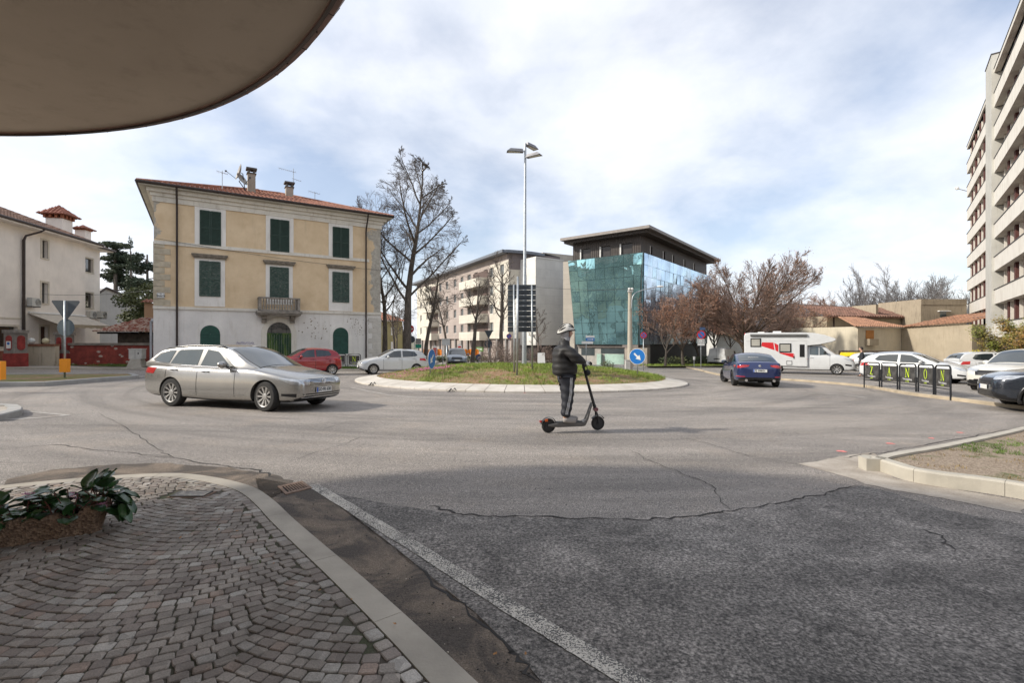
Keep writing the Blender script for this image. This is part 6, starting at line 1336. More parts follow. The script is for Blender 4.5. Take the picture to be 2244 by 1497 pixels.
hd=Vector((-.90,-.44));wc=G(818,820.5);cp_=place(wc.x,wc.y,hd,2.51,1.46,1,'front');make_car('hatchback','white hatchback with steel wheel covers rounding the left side of the roundabout','car',(cp_.x,cp_.y,g(cp_.x,cp_.y)),hd,hatch(pw,4.03,1.49,1.69,2.51))
pg_=paint('grey_blue_paint',(.20,.23,.26),metal=.4)
def suv(pm,**k):
 d=dict(L=4.48,W=1.85,wb=2.67,fo=.90,r=.345,paint=pm,spokes=5,style='twin',clad=.13,top=[(0,.62),(.04,.78),(.25,.92),(.7,1.00),(1.2,1.05),(1.5,1.06),(2.3,1.05),(3.6,1.08),(4.3,1.10),(4.42,.98),(4.48,.75)],bot=[(0,.36),(.25,.25),(2.2,.22),(4.1,.28),(4.48,.42)],belt=[(1.1,1.04),(2.2,1.05),(3.6,1.10),(4.4,1.16)],roof=[(1.2,1.06),(1.55,1.26),(1.95,1.50),(2.3,1.60),(2.8,1.635),(3.5,1.61),(4.0,1.52),(4.2,1.33),(4.36,1.12)],wins=[[(1.75,1.08),(2.2,1.47),(2.55,1.53),(2.65,1.53),(2.65,1.09)],[(2.75,1.10),(2.75,1.53),(3.2,1.51),(3.5,1.47),(3.62,1.15)],[(3.70,1.17),(3.62,1.46),(3.9,1.38),(4.02,1.25)]],ws=(1.28,2.12),rs=(4.03,4.30),mirror=(1.9,1.12),headlight=[('fq',[(.36,.80),(.80,.82),(1.02,.93),(.60,.91),(.36,.88)])],tail=[('rq',[(.5,.90),(1.0,.92),(1.0,1.04),(.5,1.03)])],extra=[('front',[(-.50,.66),(.50,.66),(.56,.84),(-.56,.84)],m_blk,'grille'),('front',[(-.60,.38),(.60,.38),(.55,.52),(-.55,.52)],m_blk,'lower_grille')],seams=[(1.65,.35,1.03),(2.7,.35,1.05),(3.6,.7,1.06)],handles=[(2.5,.95),(3.4,.98)],plates=[('front',0,.60,.52,'')],arch_trim=True)
 d.update(k);return d
q=P(998,795,42.5);make_car('suv','grey-blue car facing the roundabout from the far street, beyond the pink flowers','car',(q.x,43.5,g(q.x,43.5)),(.12,-1),suv(pg_,L=4.4,arch_trim=False))
pb_=paint('dark_blue_paint',(.018,.030,.105),rough=.25,metal=.35)
sal=dict(L=4.64,W=1.86,wb=2.82,fo=.80,r=.335,paint=pb_,spokes=5,style='twin',steer=.25,rimm=m_rimd,top=[(0,.55),(.05,.68),(.3,.78),(.8,.88),(1.35,.95),(2.2,.95),(3.2,.99),(3.9,1.035),(4.35,1.045),(4.55,1.02),(4.62,.88),(4.64,.72)],bot=[(0,.28),(.25,.2),(2.3,.17),(4.3,.22),(4.64,.36)],belt=[(1.2,.94),(2.2,.95),(3.2,1.0),(4.2,1.03)],roof=[(1.3,.95),(1.7,1.14),(2.15,1.34),(2.5,1.40),(2.9,1.415),(3.3,1.37),(3.7,1.25),(4.0,1.12),(4.22,1.03)],wins=[[(1.95,.985),(2.35,1.28),(2.62,1.335),(2.82,1.33),(2.82,1.0)],[(2.9,1.005),(2.9,1.33),(3.2,1.295),(3.55,1.18),(3.65,1.06)]],ws=(1.42,2.3),rs=(3.38,4.12),mirror=(2.0,1.03),headlight=[('fq',[(.3,.60),(.9,.66),(.95,.74),(.3,.68)])],tail=[('rear',[(.40,.88),(.58,.83),(.82,.80),(.82,.90),(.60,.94),(.38,.93)]),('rear',[(-.40,.88),(-.38,.93),(-.60,.94),(-.82,.90),(-.82,.80),(-.58,.83)]),('rq',[(.90,.82),(1.12,.86),(1.12,.93),(.90,.92)])],extra=[('rear',[(-.72,.22),(.72,.22),(.70,.42),(-.70,.42)],m_blk,'rear_diffuser'),('rear',[(-.86,.445),(-.56,.43),(-.56,.46),(-.86,.475)],m_tail,'reflector'),('rear',[(.86,.445),(.56,.43),(.56,.46),(.86,.475)],m_tail,'reflector')],seams=[(1.75,.3,.93),(2.87,.3,.97)],handles=[(2.65,.86),(3.55,.90)],plates=[('rear',.0,.70,.52,'FJ 298KN')])
hd=Vector((.27,.963)).normalized();rl=G(1610,845.5);cp_=place(rl.x,rl.y,hd,2.82,1.60,1,'rear');c6=make_car('saloon_car','dark blue saloon seen from behind, steering away past the motorhome','car',(cp_.x,cp_.y,g(cp_.x,cp_.y)),hd,sal)
mb=MB();h=c6.bv.ray_cast(Vector((c6.X0-4.64-3,0,.90)),Vector((1,0,0)))[0];mb.lathe([(0,-.02),(.05,-.018),(.052,0)],(0,0,0),n=18);mb.v=[(h.x-.0+v[2],v[0],.90+v[1]) for v in mb.v];loc_mb(mb,'badge',m_chr,c6.body)
mb=MB();mb.tube([(c6.X0-4.50,.52,.30),(c6.X0-4.66,.52,.295)],.055,12);mb.tube([(c6.X0-4.50,-.52,.30),(c6.X0-4.66,-.52,.295)],.055,12);loc_mb(mb,'exhaust_tip',m_chr,c6.body)
mb=MB();mb.box((c6.X0-3.80,.1,1.20),(.02,.4,.12));loc_mb(mb,'parcel_paper',M_white(),c6.cabin)
mk=lambda u,Y:((u-1122)/F*Y,Y)
v40=hatch(pw,4.37,1.45,1.80,2.65,fo=.93,r=.325,spokes=5,style='twin',extra=[('front',[(-.34,.50),(.34,.50),(.42,.58),(.36,.66),(-.36,.66),(-.42,.58)],m_blk,'grille'),('front',[(-.55,.24),(.55,.24),(.66,.34),(-.66,.34)],m_blk,'lower_grille'),('fq',[(.62,.35),(.88,.38),(.88,.46),(.62,.42)],m_blk,'fog_lamp')],plates=[('front',0,.42,.5,'')])
hd=Vector((.55,-.835)).normalized();fx_,fy_=21.0,22.3;cp_=Vector((fx_,fy_))-hd*2.0
cz=lambda p:g(p.x,p.y)+PH
c8=make_car('hatchback','white hatchback with a wide dark oval grille parked behind the lettered railings','car',(cp_.x,cp_.y,cz(cp_)),hd,v40)
mb=MB();h=c8.bv.ray_cast(Vector((c8.X0+3,0,.58)),Vector((-1,0,0)))[0];mb.tube([(h.x+.02,.085*cos(2*pi*k/16),.58+.07*sin(2*pi*k/16)) for k in range(17)],.014,5);mb.tube([(h.x+.02,-.26,.50),(h.x+.02,.26,.66)],.014,5);loc_mb(mb,'badge',m_chr,c8.body)
hd=Vector((.96,-.28)).normalized();p_=Vector(mk(2080,27.2));cp_=p_+hd*2.1;make_car('hatchback','white family hatchback facing away behind the dark off-roader at the right edge','car',(cp_.x,cp_.y,cz(cp_)),hd,hatch(pw,4.2,1.56,1.76,2.55,tail=[('rq',[(.66,.80),(1.0,.84),(1.0,1.0),(.74,.99)])]))
pk_=paint('black_car_paint',(.014,.016,.020),rough=.2)
hd=Vector((.74,-.67)).normalized();cp_=Vector(mk(2005,26.6));make_car('hatchback','black car parked close behind the white car with the oval grille','car',(cp_.x,cp_.y,cz(cp_)),hd,hatch(pk_,4.4,1.53,1.8,2.65))
hd=Vector((.72,-.69)).normalized();cp_=Vector(mk(1930,37));make_car('hatchback','silver-white car parked behind the standing man, left of the black car','car',(cp_.x,cp_.y,cz(cp_)),hd,hatch(paint('silver_white_paint',(.55,.56,.57),metal=.3),4.2,1.50,1.75,2.6))
pdk=paint('anthracite_paint',(.020,.025,.035),rough=.22,metal=.3)
wc=G(2285,908);hd=Vector((-.87,.5)).normalized();cp_=place(wc.x,wc.y,hd,2.67,1.62,1,'front');make_car('suv','anthracite off-roader entering from the right edge, only its nose in view','car',(cp_.x,cp_.y,g(cp_.x,cp_.y)),hd,suv(pdk,spokes=5,fo=.84,steer=.0))
pcw=paint('cream_white_paint',(.62,.60,.54),rough=.3);hd=Vector((-.93,-.36)).normalized();tip=Vector(mk(2174,17.4));cp_=tip-hd*2.2;sv=suv(pcw,L=4.3);make_car('suv','cream-white car with a black front corner half hidden behind the dark off-roader','car',(cp_.x,cp_.y,cz(cp_)-.06),hd,sv)
van=dict(L=4.97,W=1.97,wb=2.93,fo=.95,r=.34,paint=paint('van_white',(.74,.75,.75)),spokes=6,style='cover',gw=.97,tumble=.13,top=[(0,.70),(.05,.85),(.3,1.0),(.8,1.12),(1.1,1.18),(2,1.2),(4.9,1.2),(4.95,1.1),(4.97,.8)],plan=[(0,.75),(.1,.86),(.3,.93),(.8,.99),(1.3,1),(4.7,1),(4.9,.99),(4.97,.96)],belt=[(.9,1.15),(1.4,1.17),(4.97,1.17)],roof=[(.85,1.15),(1.2,1.45),(1.6,1.78),(2.0,1.92),(2.6,1.97),(4.2,1.97),(4.75,1.94),(4.88,1.86),(4.93,1.3),(4.95,1.15)],wins=[[(1.25,1.22),(1.65,1.66),(2.1,1.72),(2.1,1.2)]],ws=(.95,1.7),mirror=(1.4,1.3),headlight=[('fq',[(.4,.8),(1,.88),(1,1.0),(.5,.95)])],tail=[('rq',[(1.15,.80),(1.32,.80),(1.32,1.16),(1.15,1.16)])],extra=[('rear',[(-.9,.36),(.9,.36),(.9,.50),(-.9,.50)],m_blk,'bumper'),('rear',[(-.35,.78),(.30,.78),(.30,.86),(-.35,.86)],m_blk,'trim')],seams=[(1.3,.4,1.15),(2.25,.4,1.15),(3.6,.4,1.15)],handles=[(2.1,1.0)],plates=[('rear',.0,.66,.5,'')])
hd=Vector((.66,.75)).normalized();p_=Vector(mk(1571,52));cp_=p_+hd*2.4;cv=make_car('delivery_van','white panel van with roof bars seen from behind, under the big bare tree','van',(cp_.x,cp_.y,g(cp_.x,cp_.y)),hd,van)
mb=MB();hx0=cv.X0-4.97
for yy,zz in ((0,0),):mb.box((hx0-.004,0,1.15),(.012,.012,1.35))
loc_mb(mb,'door_seam',m_blk,cv.body)
for k in (2.6,3.6,4.5):mb=MB();mb.tube([(cv.X0-k,-.8,2.0),(cv.X0-k,-.8,2.07),(cv.X0-k,.8,2.07),(cv.X0-k,.8,2.0)],.022,5);loc_mb(mb,'roof_bar',M_white(),cv.cabin)
mh=dict(L=6.3,W=2.05,wb=3.4,fo=.98,r=.345,paint=pw,spokes=8,style='cover',tin=0,gw=.96,tumble=.18,wz=.345,top=[(0,.66),(.04,.86),(.15,1.02),(.5,1.15),(1.0,1.26),(1.3,1.30),(3,1.32),(6.2,1.32),(6.27,1.1),(6.3,.7)],plan=[(0,.76),(.08,.86),(.25,.93),(.7,.985),(1.2,1),(5.9,1),(6.2,.99),(6.3,.97)],bot=[(0,.36),(.3,.26),(3,.26),(6.3,.32)],belt=[(.9,1.24),(2.3,1.26),(3,1.26)],roof=[(.98,1.28),(1.3,1.55),(1.7,1.88),(2.0,2.05),(2.4,2.1),(3.0,2.1)],wins=[[(1.42,1.30),(1.78,1.76),(1.92,1.82),(1.92,1.26)],[(1.97,1.26),(1.97,1.83),(2.45,1.86),(2.45,1.26)]],ws=(1.05,1.85),mirror=(1.6,1.45),mirm=m_blk,headlight=[('fq',[(.42,.82),(.80,.88),(1.15,1.06),(.75,1.02),(.42,.95)])],tail=[],extra=[('front',[(-.50,.72),(.50,.72),(.44,1.0),(-.44,1.0)],m_blk,'grille'),('front',[(-.80,.34),(.80,.34),(.72,.48),(-.72,.48)],m_blk,'lower_grille'),('fq',[(.80,.56),(1.08,.60),(1.08,.70),(.80,.66)],m_blk,'fog_lamp')],seams=[(1.35,.45,1.22),(2.5,.45,1.25)],handles=[(2.35,1.08)],plates=[('front',0,.57,.5,'')],glassm=m_cglt)
hd=Vector((.84,-.54)).normalized();wc=Vector(mk(1834,31.0));cp_=place(wc.x,wc.y,hd,3.4,1.80,-1,'front');cmh=make_car('motorhome','white low-profile motorhome with red side stripes in the car park','motorhome',(cp_.x,cp_.y,cz(cp_)),hd,mh)
X0=cmh.X0;rM=cmh.root
mb=MB();prof=[(2.55,.50),(2.55,1.9),(1.85,1.98),(1.15,2.16),(1.00,2.26),(1.10,2.36),(1.6,2.56),(2.2,2.70),(2.9,2.74),(6.0,2.76),(6.28,2.72),(6.36,2.55),(6.34,.52)]
yw_=1.13;vs=[]
for lv,(k,ins) in enumerate(((-1,.05),(-1,0),(1,0),(1,.05))):
 cxp,czp=4.2,1.6
 for s_,z_ in prof:
  ds,dz=s_-cxp,z_-czp;f_=1-(ins/max(.3,sqrt(ds*ds+dz*dz))) if ins else 1
  vs.append((X0-(cxp+ds*f_),k*(yw_ if not ins else yw_+.0)+(0 if ins else -k*.05)*1.0,czp+dz*f_))
n_=len(prof)
order=[0,1,2,3];vs2=vs
fs=[tuple(range(n_)),tuple(range(4*n_-1,3*n_-1,-1))]+[(l*n_+i,l*n_+(i+1)%n_,(l+1)*n_+(i+1)%n_,(l+1)*n_+i) for l in range(3) for i in range(n_)]
mb.add(vs,fs);coach=loc_mb(mb,'coach_body',pw,rM,True,30)
m_stripe=mat('red_stripe',(.50,.015,.02),.35,var=.05);m_cur=mat('window_blind_grey',(.33,.32,.28),.5,var=.1,coat=.8);m_lg=mat('pale_stripe_grey',(.45,.45,.45),.4)
for sg in (-1,1):
 Yq=lambda e:sg*(yw_+e)
 def pan(pts,e,m,name,th=.02):
  mb=MB();n2=len(pts);mb.add([(X0-a,Yq(e+th),b) for a,b in pts]+[(X0-a,Yq(e-.01),b) for a,b in pts],[tuple(range(n2)),tuple(range(2*n2-1,n2-1,-1))]+[(i,(i+1)%n2,n2+(i+1)%n2,n2+i) for i in range(n2)]);return loc_mb(mb,name,m,coach)
 def rect(a,b,c,d):return [(a,c),(b,c),(b,d),(a,d)]
 for a,b,c,d in ((5.30,5.95,1.78,2.38),(3.50,4.20,1.42,2.02)):pan(rect(a,b,c,d),.0,m_blk,'window',.03);pan(rect(a+.07,b-.07,c+.07,d-.07),.03,m_cur,'window',.006)
 pan([(5.24,2.10),(4.55,2.08),(4.48,1.56),(5.28,1.84)],0,m_stripe,'stripe',.004);pan([(4.50,2.06),(4.25,1.92),(4.25,1.44),(4.42,1.54)],0,m_stripe,'stripe',.004)
 pan([(4.2,1.40),(3.36,1.36),(3.36,1.06),(4.2,1.36)],0,m_stripe,'stripe',.004);pan([(3.32,1.32),(2.56,.98),(2.85,.96),(3.32,1.10)],0,m_stripe,'stripe',.004)
 pan(rect(2.62,3.30,.52,2.1),0,pw,'entrance_door',.012);pan(rect(2.74,3.02,1.12,1.95),.012,m_blk,'window',.012)
 pan(rect(2.6,6.2,2.16,2.20),0,m_lg,'stripe',.004);pan(rect(3.45,3.78,.58,.86),0,m_blk,'locker_frame',.008);pan(rect(3.48,3.75,.61,.83),.008,pw,'locker_door',.006)
 mb=MB();mb.tube([(X0-3.35,Yq(.03),1.02),(X0-3.35,Yq(.03),1.18)],.03,6);loc_mb(mb,'door_handle',m_blk,coach)
mb=MB();mb.tube([(X0-2.6,-yw_-.06,2.55),(X0-5.95,-yw_-.06,2.58)],.085,10);loc_mb(mb,'awning_case',mat('awning_case_grey',(.13,.13,.125),.4,.3),coach)
mb=MB();mb.add([(X0-1.55,-.5,2.56),(X0-2.25,-.5,2.735),(X0-2.25,.5,2.735),(X0-1.55,.5,2.56)],[(0,1,2,3)]);loc_mb(mb,'skylight',m_blk,coach)
mb=MB();mb.box((X0-4.4,0,2.82),(.5,.5,.12));mb.box((X0-5.4,.1,2.80),(.4,.4,.1));loc_mb(mb,'roof_hatch',M_white(),coach)
mb=MB();mb.box((X0-6.33,0,2.70),(.05,1.9,.09));loc_mb(mb,'rear_spoiler',m_stripe,coach)
def post(mb,p,h,r=.03,n=8):mb.tube([p,Vector(p)+Vector((0,0,h))],r,n)
def disc(mb,c,r,nrm,th=.01,n=28):
 nrm=Vector(nrm).normalized();a=Vector((0,0,1)).cross(nrm).normalized();b=nrm.cross(a);c=Vector(c);vs=[]
 for k in (0,1):
  for i in range(n):t=2*pi*i/n;vs.append(c+(a*cos(t)+b*sin(t))*r+nrm*th*k)
 mb.add(vs,[tuple(range(n-1,-1,-1)),tuple(range(n,2*n))]+[(i,(i+1)%n,n+(i+1)%n,n+i) for i in range(n)])
def poly3(mb,c,pts,nrm,th=.004,off=0.0):
 nrm=Vector(nrm).normalized();a=Vector((0,0,1)).cross(nrm).normalized();b=Vector((0,0,1));c=Vector(c)+nrm*off;n=len(pts)
 vs=[c+a*x+b*y for x,y in pts]+[c+a*x+b*y+nrm*th for x,y in pts];mb.add(vs,[tuple(range(n-1,-1,-1)),tuple(range(n,2*n))]+[(i,(i+1)%n,n+(i+1)%n,n+i) for i in range(n)])
m_back=mat('sign_back_grey',(.075,.088,.10),.6,.3,var=.15);GV=M_galv()
Ym=24.4;bp=Vector((.62,Ym,mound(.62,Ym)-.05));mast=thing('street_light','tall tapered steel mast with three floodlight heads in the middle of the roundabout','street light',bp)
ztop=1.6+(745-325)*Ym/F;mb=MB();mb.tube([bp,bp+Vector((0,0,.4)),Vector((bp.x+.02,Ym,4.8)),Vector((bp.x+.02,Ym,4.9)),Vector((bp.x+.05,Ym,ztop+.25))],[.13,.125,.10,.085,.055],14);mb.build('mast',GV,mast,smooth=40)
for (u,v,dx,dy,tw_) in ((1133,334,-1,-.12,0),(1168,317,.62,.75,0),(1171,347,.80,-.5,0)):
 c=P(u,v,Ym);d=Vector((dx,dy,0)).normalized();sd=Vector((-d.y,d.x,0));L2,W2_=.42,.17;c=Vector((bp.x+.05,Ym,c.z))+d*(.52 if u==1133 else.5)
 mb=MB();up=Vector((0,0,1));b0=[c-d*L2-sd*W2_*.7,c+d*L2-sd*W2_,c+d*L2+sd*W2_,c-d*L2+sd*W2_*.7];t0=[c-d*L2*.9-sd*W2_*.45+up*.16,c+d*L2*.55-sd*W2_*.5+up*.17,c+d*L2*.55+sd*W2_*.5+up*.17,c-d*L2*.9+sd*W2_*.45+up*.16]
 mb.hexa(b0+t0);hdm=mb.build('lamp_head',mat('lamp_head_grey',(.22,.22,.23),.5,.3),mast)
 mb=MB();q=[c-d*L2*.6-sd*W2_*.6,c+d*L2*.85-sd*W2_*.85,c+d*L2*.85+sd*W2_*.85,c-d*L2*.6+sd*W2_*.6];q=[p-up*.012 for p in q];mb.add(q,[(0,1,2,3)]);mb.build('lens',mat('lamp_lens',(.55,.55,.48),.15),hdm,wn=False)
 mb=MB();mb.tube([c-d*L2*.85+up*.06,Vector((bp.x+.04,Ym,c.z+.05))],.03,6);mb.build('arm',GV,mast)
def gm(u,v):
 Y=17.0
 for _ in range(40):
  x=(u-1122)/F*Y;z=mound(x,Y);Y+=((1.6-z)*F/(v-745)-Y)*.35
 return Vector(((u-1122)/F*Y,Y,mound((u-1122)/F*Y,Y)))
pA,pB,pC=gm(1127,812),gm(1166.5,814),gm(1133,822)
Yb=(pA.y+pB.y)/2;f=Frame((P(1112.5,700,Yb).x,Yb+.15),(P(1174.5,700,Yb).x,Yb+.1));z1_,z0_=1.6+(745-623)*Yb/F,1.6+(745-728)*Yb/F
db=thing('direction_board','back of a large stacked road direction board on two posts on the roundabout','road sign',(pA+pB)/2)
mb=MB();n_=9;hh=(z1_-z0_)/n_
for i in range(n_):mb.fbox(f,0,f.len,z0_+i*hh+.008,z0_+(i+1)*hh-.008,-.03,.0);mb.fbox(f,0,f.len,z0_+i*hh+.01,z0_+i*hh+.03,0,.03);mb.fbox(f,0,f.len,z0_+(i+1)*hh-.03,z0_+(i+1)*hh-.01,0,.03)
mb.build('sign_panels',m_back,db)
mb=MB()
for i in range(n_):mb.fbox(f,.35,f.len-.30,z0_+(i+.42)*hh,z0_+(i+.52)*hh,.0,.035)
mb.build('stiffener',mat('stiffener_dark',(.03,.035,.04),.6,.3),db)
for p,u in ((pA,1127),(pB,1166.5)):mb=MB();x=P(u,700,Yb).x;mb.tube([Vector((x,Yb,p.z-.05)),Vector((x-.02,Yb,z1_-.02))],.036,8);mb.build('post',GV,db,smooth=True)
d2=thing('direction_board','narrow direction board seen edge-on with a taller post, on the roundabout','road sign',pC)
m_wb=mat('sign_face_pale',(.45,.45,.43),.5,var=.15,scale=6)
fe2=Frame((P(1126.5,700,pC.y+.55).x,pC.y+1.05),(P(1133.5,700,pC.y).x,pC.y+.02));mb=MB();z1b,z0b=1.6+(745-652)*pC.y/F,1.6+(745-742)*pC.y/F;k=8
for i in range(k):h_=(z1b-z0b)/k;mb.fbox(fe2,0,fe2.len,z0b+i*h_+.01,z0b+(i+1)*h_-.01,-.03,0)
mb.build('sign_panels',m_wb,d2)
mb=MB();mb.tube([pC-Vector((0,0,.05)),Vector((pC.x+.03,pC.y,1.6+(745-606)*pC.y/F))],.04,8);mb.build('post',GV,d2,smooth=True)
q=fe2.pt(.15,0);mb=MB();mb.tube([Vector((q.x,q.y,mound(q.x,q.y)-.05)),Vector((q.x,q.y,z1b))],.035,8);mb.build('post',GV,d2,smooth=True)
def arrow_sign(u,vc,vb,r_px,nrm,lab,flip,on=gm,yaw_w=1):
 p=on(u,vb);zc_=1.6+(745-vc)*p.y/F;r_=r_px*p.y/F;t=thing('keep_right_sign' if True else '',lab,'road sign',p)
 nrm=Vector(nrm).normalized();mb=MB();mb.tube([p-Vector((0,0,.05)),Vector((p.x,p.y,zc_+r_*.8))],.03,8);mb.build('post',GV,t,smooth=True)
 c=Vector((p.x,p.y,zc_))+nrm*.045;mb=MB();disc(mb,c,r_,nrm,.012);dsk=mb.build('disc',M_white(),t)
 mb=MB();disc(mb,c+nrm*.0135,r_*.95,nrm,.001);mb.build('blue_face',mat('road_sign_blue',(.015,.16,.50),.35,var=.04),dsk)
 ca,sa=cos(radians(-45)),sin(radians(-45));s=r_
 pts=[(-.55,.10),(.05,.10),(.05,.34),(.62,0),(.05,-.34),(.05,-.10),(-.55,-.10)];pts=[(x*s*ca-y*s*sa,x*s*sa+y*s*ca) for x,y in pts]
 if flip:pts=[(-x,y) for x,y in pts]
 mb=MB();poly3(mb,c,pts,nrm,.002,.0165);mb.build('white_arrow',M_white(),dsk)
arrow_sign(943.5,787,821,22,(.97,-.22,0),'blue keep-right arrow sign seen nearly edge-on at the left of the roundabout',True)
arrow_sign(1397,781.5,822,17.5,(-.45,-.9,0),'blue keep-right arrow sign facing us at the right of the roundabout',False)
p0,p1=gm(970.5,803),gm(979,803);t=thing('notice_board','small grey-white notice cabinet on two posts on the left of the roundabout','notice board',(p0+p1)/2)
for p,u in ((p0,971.5),(p1,980)):mb=MB();mb.tube([p-Vector((0,0,.05)),Vector((p.x,p.y,1.6-(12)*p.y/F))],.035,8);mb.build('post',GV,t,smooth=True)
Yq=p0.y;f=Frame((P(968.5,700,Yq).x,Yq-.06),(P(986,700,Yq).x,Yq-.02));mb=MB();mb.fbox(f,0,f.len,1.6-(757-745)*Yq/F,1.6-(744-745)*Yq/F,-.12,.02);mb.fbox(f,-.02,f.len+.02,1.6-(744-745)*Yq/F,1.6-(742.5-745)*Yq/F,-.14,.05);mb.build('cabinet',mat('cabinet_grey_white',(.48,.48,.46),.6,var=.1),t)
p=G(142,828,.13);p.z=g(p.x,p.y)+.12;t=thing('give_way_sign','grey give-way sign back on a post with an orange box, left island','road sign',p)
mb=MB();mb.tube([p-Vector((0,0,.1)),Vector((p.x+.0,p.y,1.6+(745-659)*p.y/F))],.036,10);mb.build('post',GV,t,smooth=True)
s_=p.y/F;c=Vector((p.x,p.y+.05,0));mb=MB();tri=[(x*s_,z*s_) for x,z in ((-30,87),(29,86),(31,83),(2,43),(-2,43),(-31,84))]
vs=[(c.x+x-.01,c.y,1.6+z) for x,z in tri]+[(c.x+x-.01,c.y+.012,1.6+z) for x,z in tri];n6=6;mb.add(vs,[tuple(range(6)),tuple(range(11,5,-1))]+[(i,6+i,6+(i+1)%6,(i+1)%6) for i in range(6)]);mb.build('triangle_back',m_back,t)
mb=MB();disc(mb,(p.x-.02,p.y+.06,1.6+(745-718)*s_),19*s_,(0,1,0),.012);mb.build('round_back',mat('sign_back_slate',(.11,.14,.155),.6,.3),t)
mb=MB();mb.box((p.x+5*s_,p.y-.1,1.6-(801-745)*s_),(17*s_,.16,29*s_));mb.build('orange_box',mat('orange_plastic',(.85,.30,.01),.45,var=.05),t)
pe_=G(-6,862);t=thing('orange_box','orange box on a post cut off by the left edge of the picture','box',pe_);mb=MB();mb.tube([pe_,pe_+Vector((0,0,2.2))],.035,8);mb.build('post',GV,t);mb=MB();mb.box(pe_+Vector((.02,0,.68)),(.32,.16,.55));mb.build('box',MC['orange_plastic'],t)
def plane_sign(name,lab,u,vb,Y,items,cat='road sign',pole_top=None,pr=.03):
 x=(u-1122)/F*Y;z0=g(x,Y);p=Vector((x,Y,z0));t=thing(name,lab,cat,p);s_=Y/F
 mb=MB();mb.tube([p-Vector((0,0,.2)),Vector((x,Y,1.6+(745-pole_top)*s_))],pr,7);mb.build('post',GV,t,smooth=True)
 for it in items:
  kind,uu,vv,w_,h_,m_,extra=it;c=Vector(((uu-1122)*s_,Y-.05,1.6+(745-vv)*s_));mb=MB()
  if kind=='disc':disc(mb,c,w_*s_,(0,-1,0),.012,26)
  elif kind=='rect':mb.box(c,(w_*s_,.02,h_*s_))
  o=mb.build('panel',m_,t)
  if extra:extra(c,s_,o)
 return t
m_red=mat('road_sign_red',(.55,.02,.025),.4,var=.04);m_blu=mat('road_sign_blue',(.015,.16,.50),.35)
def noentry(c,s_,o):mb=MB();mb.box(c+Vector((0,-.016,0)),(14*s_,.004,3.2*s_));mb.build('white_bar',M_white(),o)
plane_sign('no_entry_sign','red no-entry disc with a white bar, before the big trunk',899,795,44,[('disc',899,721,8.8,0,m_red,noentry),('disc',902,744,8,0,m_back,None)],pole_top=712)
plane_sign('street_sign','small green sign and grey panel on a thin yellow pole beside the leaning trunk',908.5,795,46,[('rect',917,748,12,12,mat('panel_grey',(.33,.33,.31),.6),None),('rect',917,759,13,8.5,mat('sign_green',(.02,.30,.20),.5),None)],pole_top=742)
def bansign(c,s_,o,r_=7,cross=False):
 mb=MB();disc(mb,c+Vector((0,-.013,0)),r_*.74*s_,(0,-1,0),.003,24);mb.build('blue_face',m_blu,o)
 for a in ((45,-45) if cross else (-45,)):
  ca,sa=cos(radians(a)),sin(radians(a));mb=MB();L_,W_=r_*.8*s_,r_*.11*s_;pts=[(-L_,-W_),(L_,-W_),(L_,W_),(-L_,W_)];poly3(mb,c,[(x*ca-y*sa,x*sa+y*ca) for x,y in pts],(0,-1,0),.003,.017);mb.build('red_bar',m_red,o)
plane_sign('no_parking_sign','round blue no-parking sign with red rim above two white panels, right of the lamp pole',1536,812,G(1536,812).y,[('disc',1536,734,9.5,0,m_red,lambda c,s,o:bansign(c,s,o,9.5)),('rect',1536,747.5,15,8,M_white(),lambda c,s,o:(lambda mb:(textmesh(mb,'0 - 24',6*s,lambda a,b:c+Vector((a,-.013,b))),mb.build('lettering',mat('sign_black',(.02,.02,.02),.6,var=0),o,wn=False)))(MB())),('rect',1536,755,15,5,M_white(),None),('rect',1539,720.5,12,6,mat('sign_slate_blue',(.06,.10,.20),.5),None)],pole_top=718)
plane_sign('no_stopping_sign','small round red and blue no-stopping sign on a slim pole beside the concrete lamp pole',1410,800,37.5,[('disc',1410,735,7.2,0,m_red,lambda c,s,o:bansign(c,s,o,7.2,True))],pole_top=728)
plane_sign('no_parking_sign','small faded round no-parking sign left of the stacked direction board',1115.5,790,48,[('disc',1115.5,737,5.6,0,mat('faded_red',(.35,.05,.06),.5),lambda c,s,o:bansign(c,s,o,5.6))],pole_top=732)
def arrowr(c,s_,o):
 mb=MB();poly3(mb,c,[(x*s_,y*s_) for x,y in ((-6,.7),(4,.7),(4,2.2),(7.5,0),(4,-2.2),(4,-.7),(-6,-.7))],(0,-1,0),.003,.011);mb.build('white_arrow',M_white(),o)
plane_sign('direction_sign','blue arrow direction sign over white direction panels beside the rider, by the glass office',1284.5,792,40,[('rect',1293,738,19,4.5,M_white(),None),('rect',1293,744,19,6.5,m_blu,arrowr),('rect',1287,751,25,5.5,M_white(),None)],pole_top=734)
s_=52/F;t=plane_sign('give_way_sign','grey give-way sign back beyond the grass, left of the bare shrub',1071,790,50,[('disc',1070,754,8.5,0,m_back,None)],pole_top=722)
c=Vector(((1071-1122)*50/F,50.03,0));s_=50/F;mb=MB();tri=[(-9.5,20.5),(9.5,20.5),(0,2)];mb.add([(c.x+x*s_,c.y-.1,1.6+z*s_) for x,z in tri]+[(c.x+x*s_,c.y-.08,1.6+z*s_) for x,z in tri],[(0,1,2),(5,4,3),(0,3,4,1),(1,4,5,2),(2,5,3,0)]);mb.build('triangle_back',m_back,t)
plane_sign('mandatory_sign','low dark blue round sign beside the dark trunk left of the give-way sign back',1049,793,46,[('disc',1049,783,6.5,0,mat('navy_sign',(.03,.06,.14),.5),None)],pole_top=775)
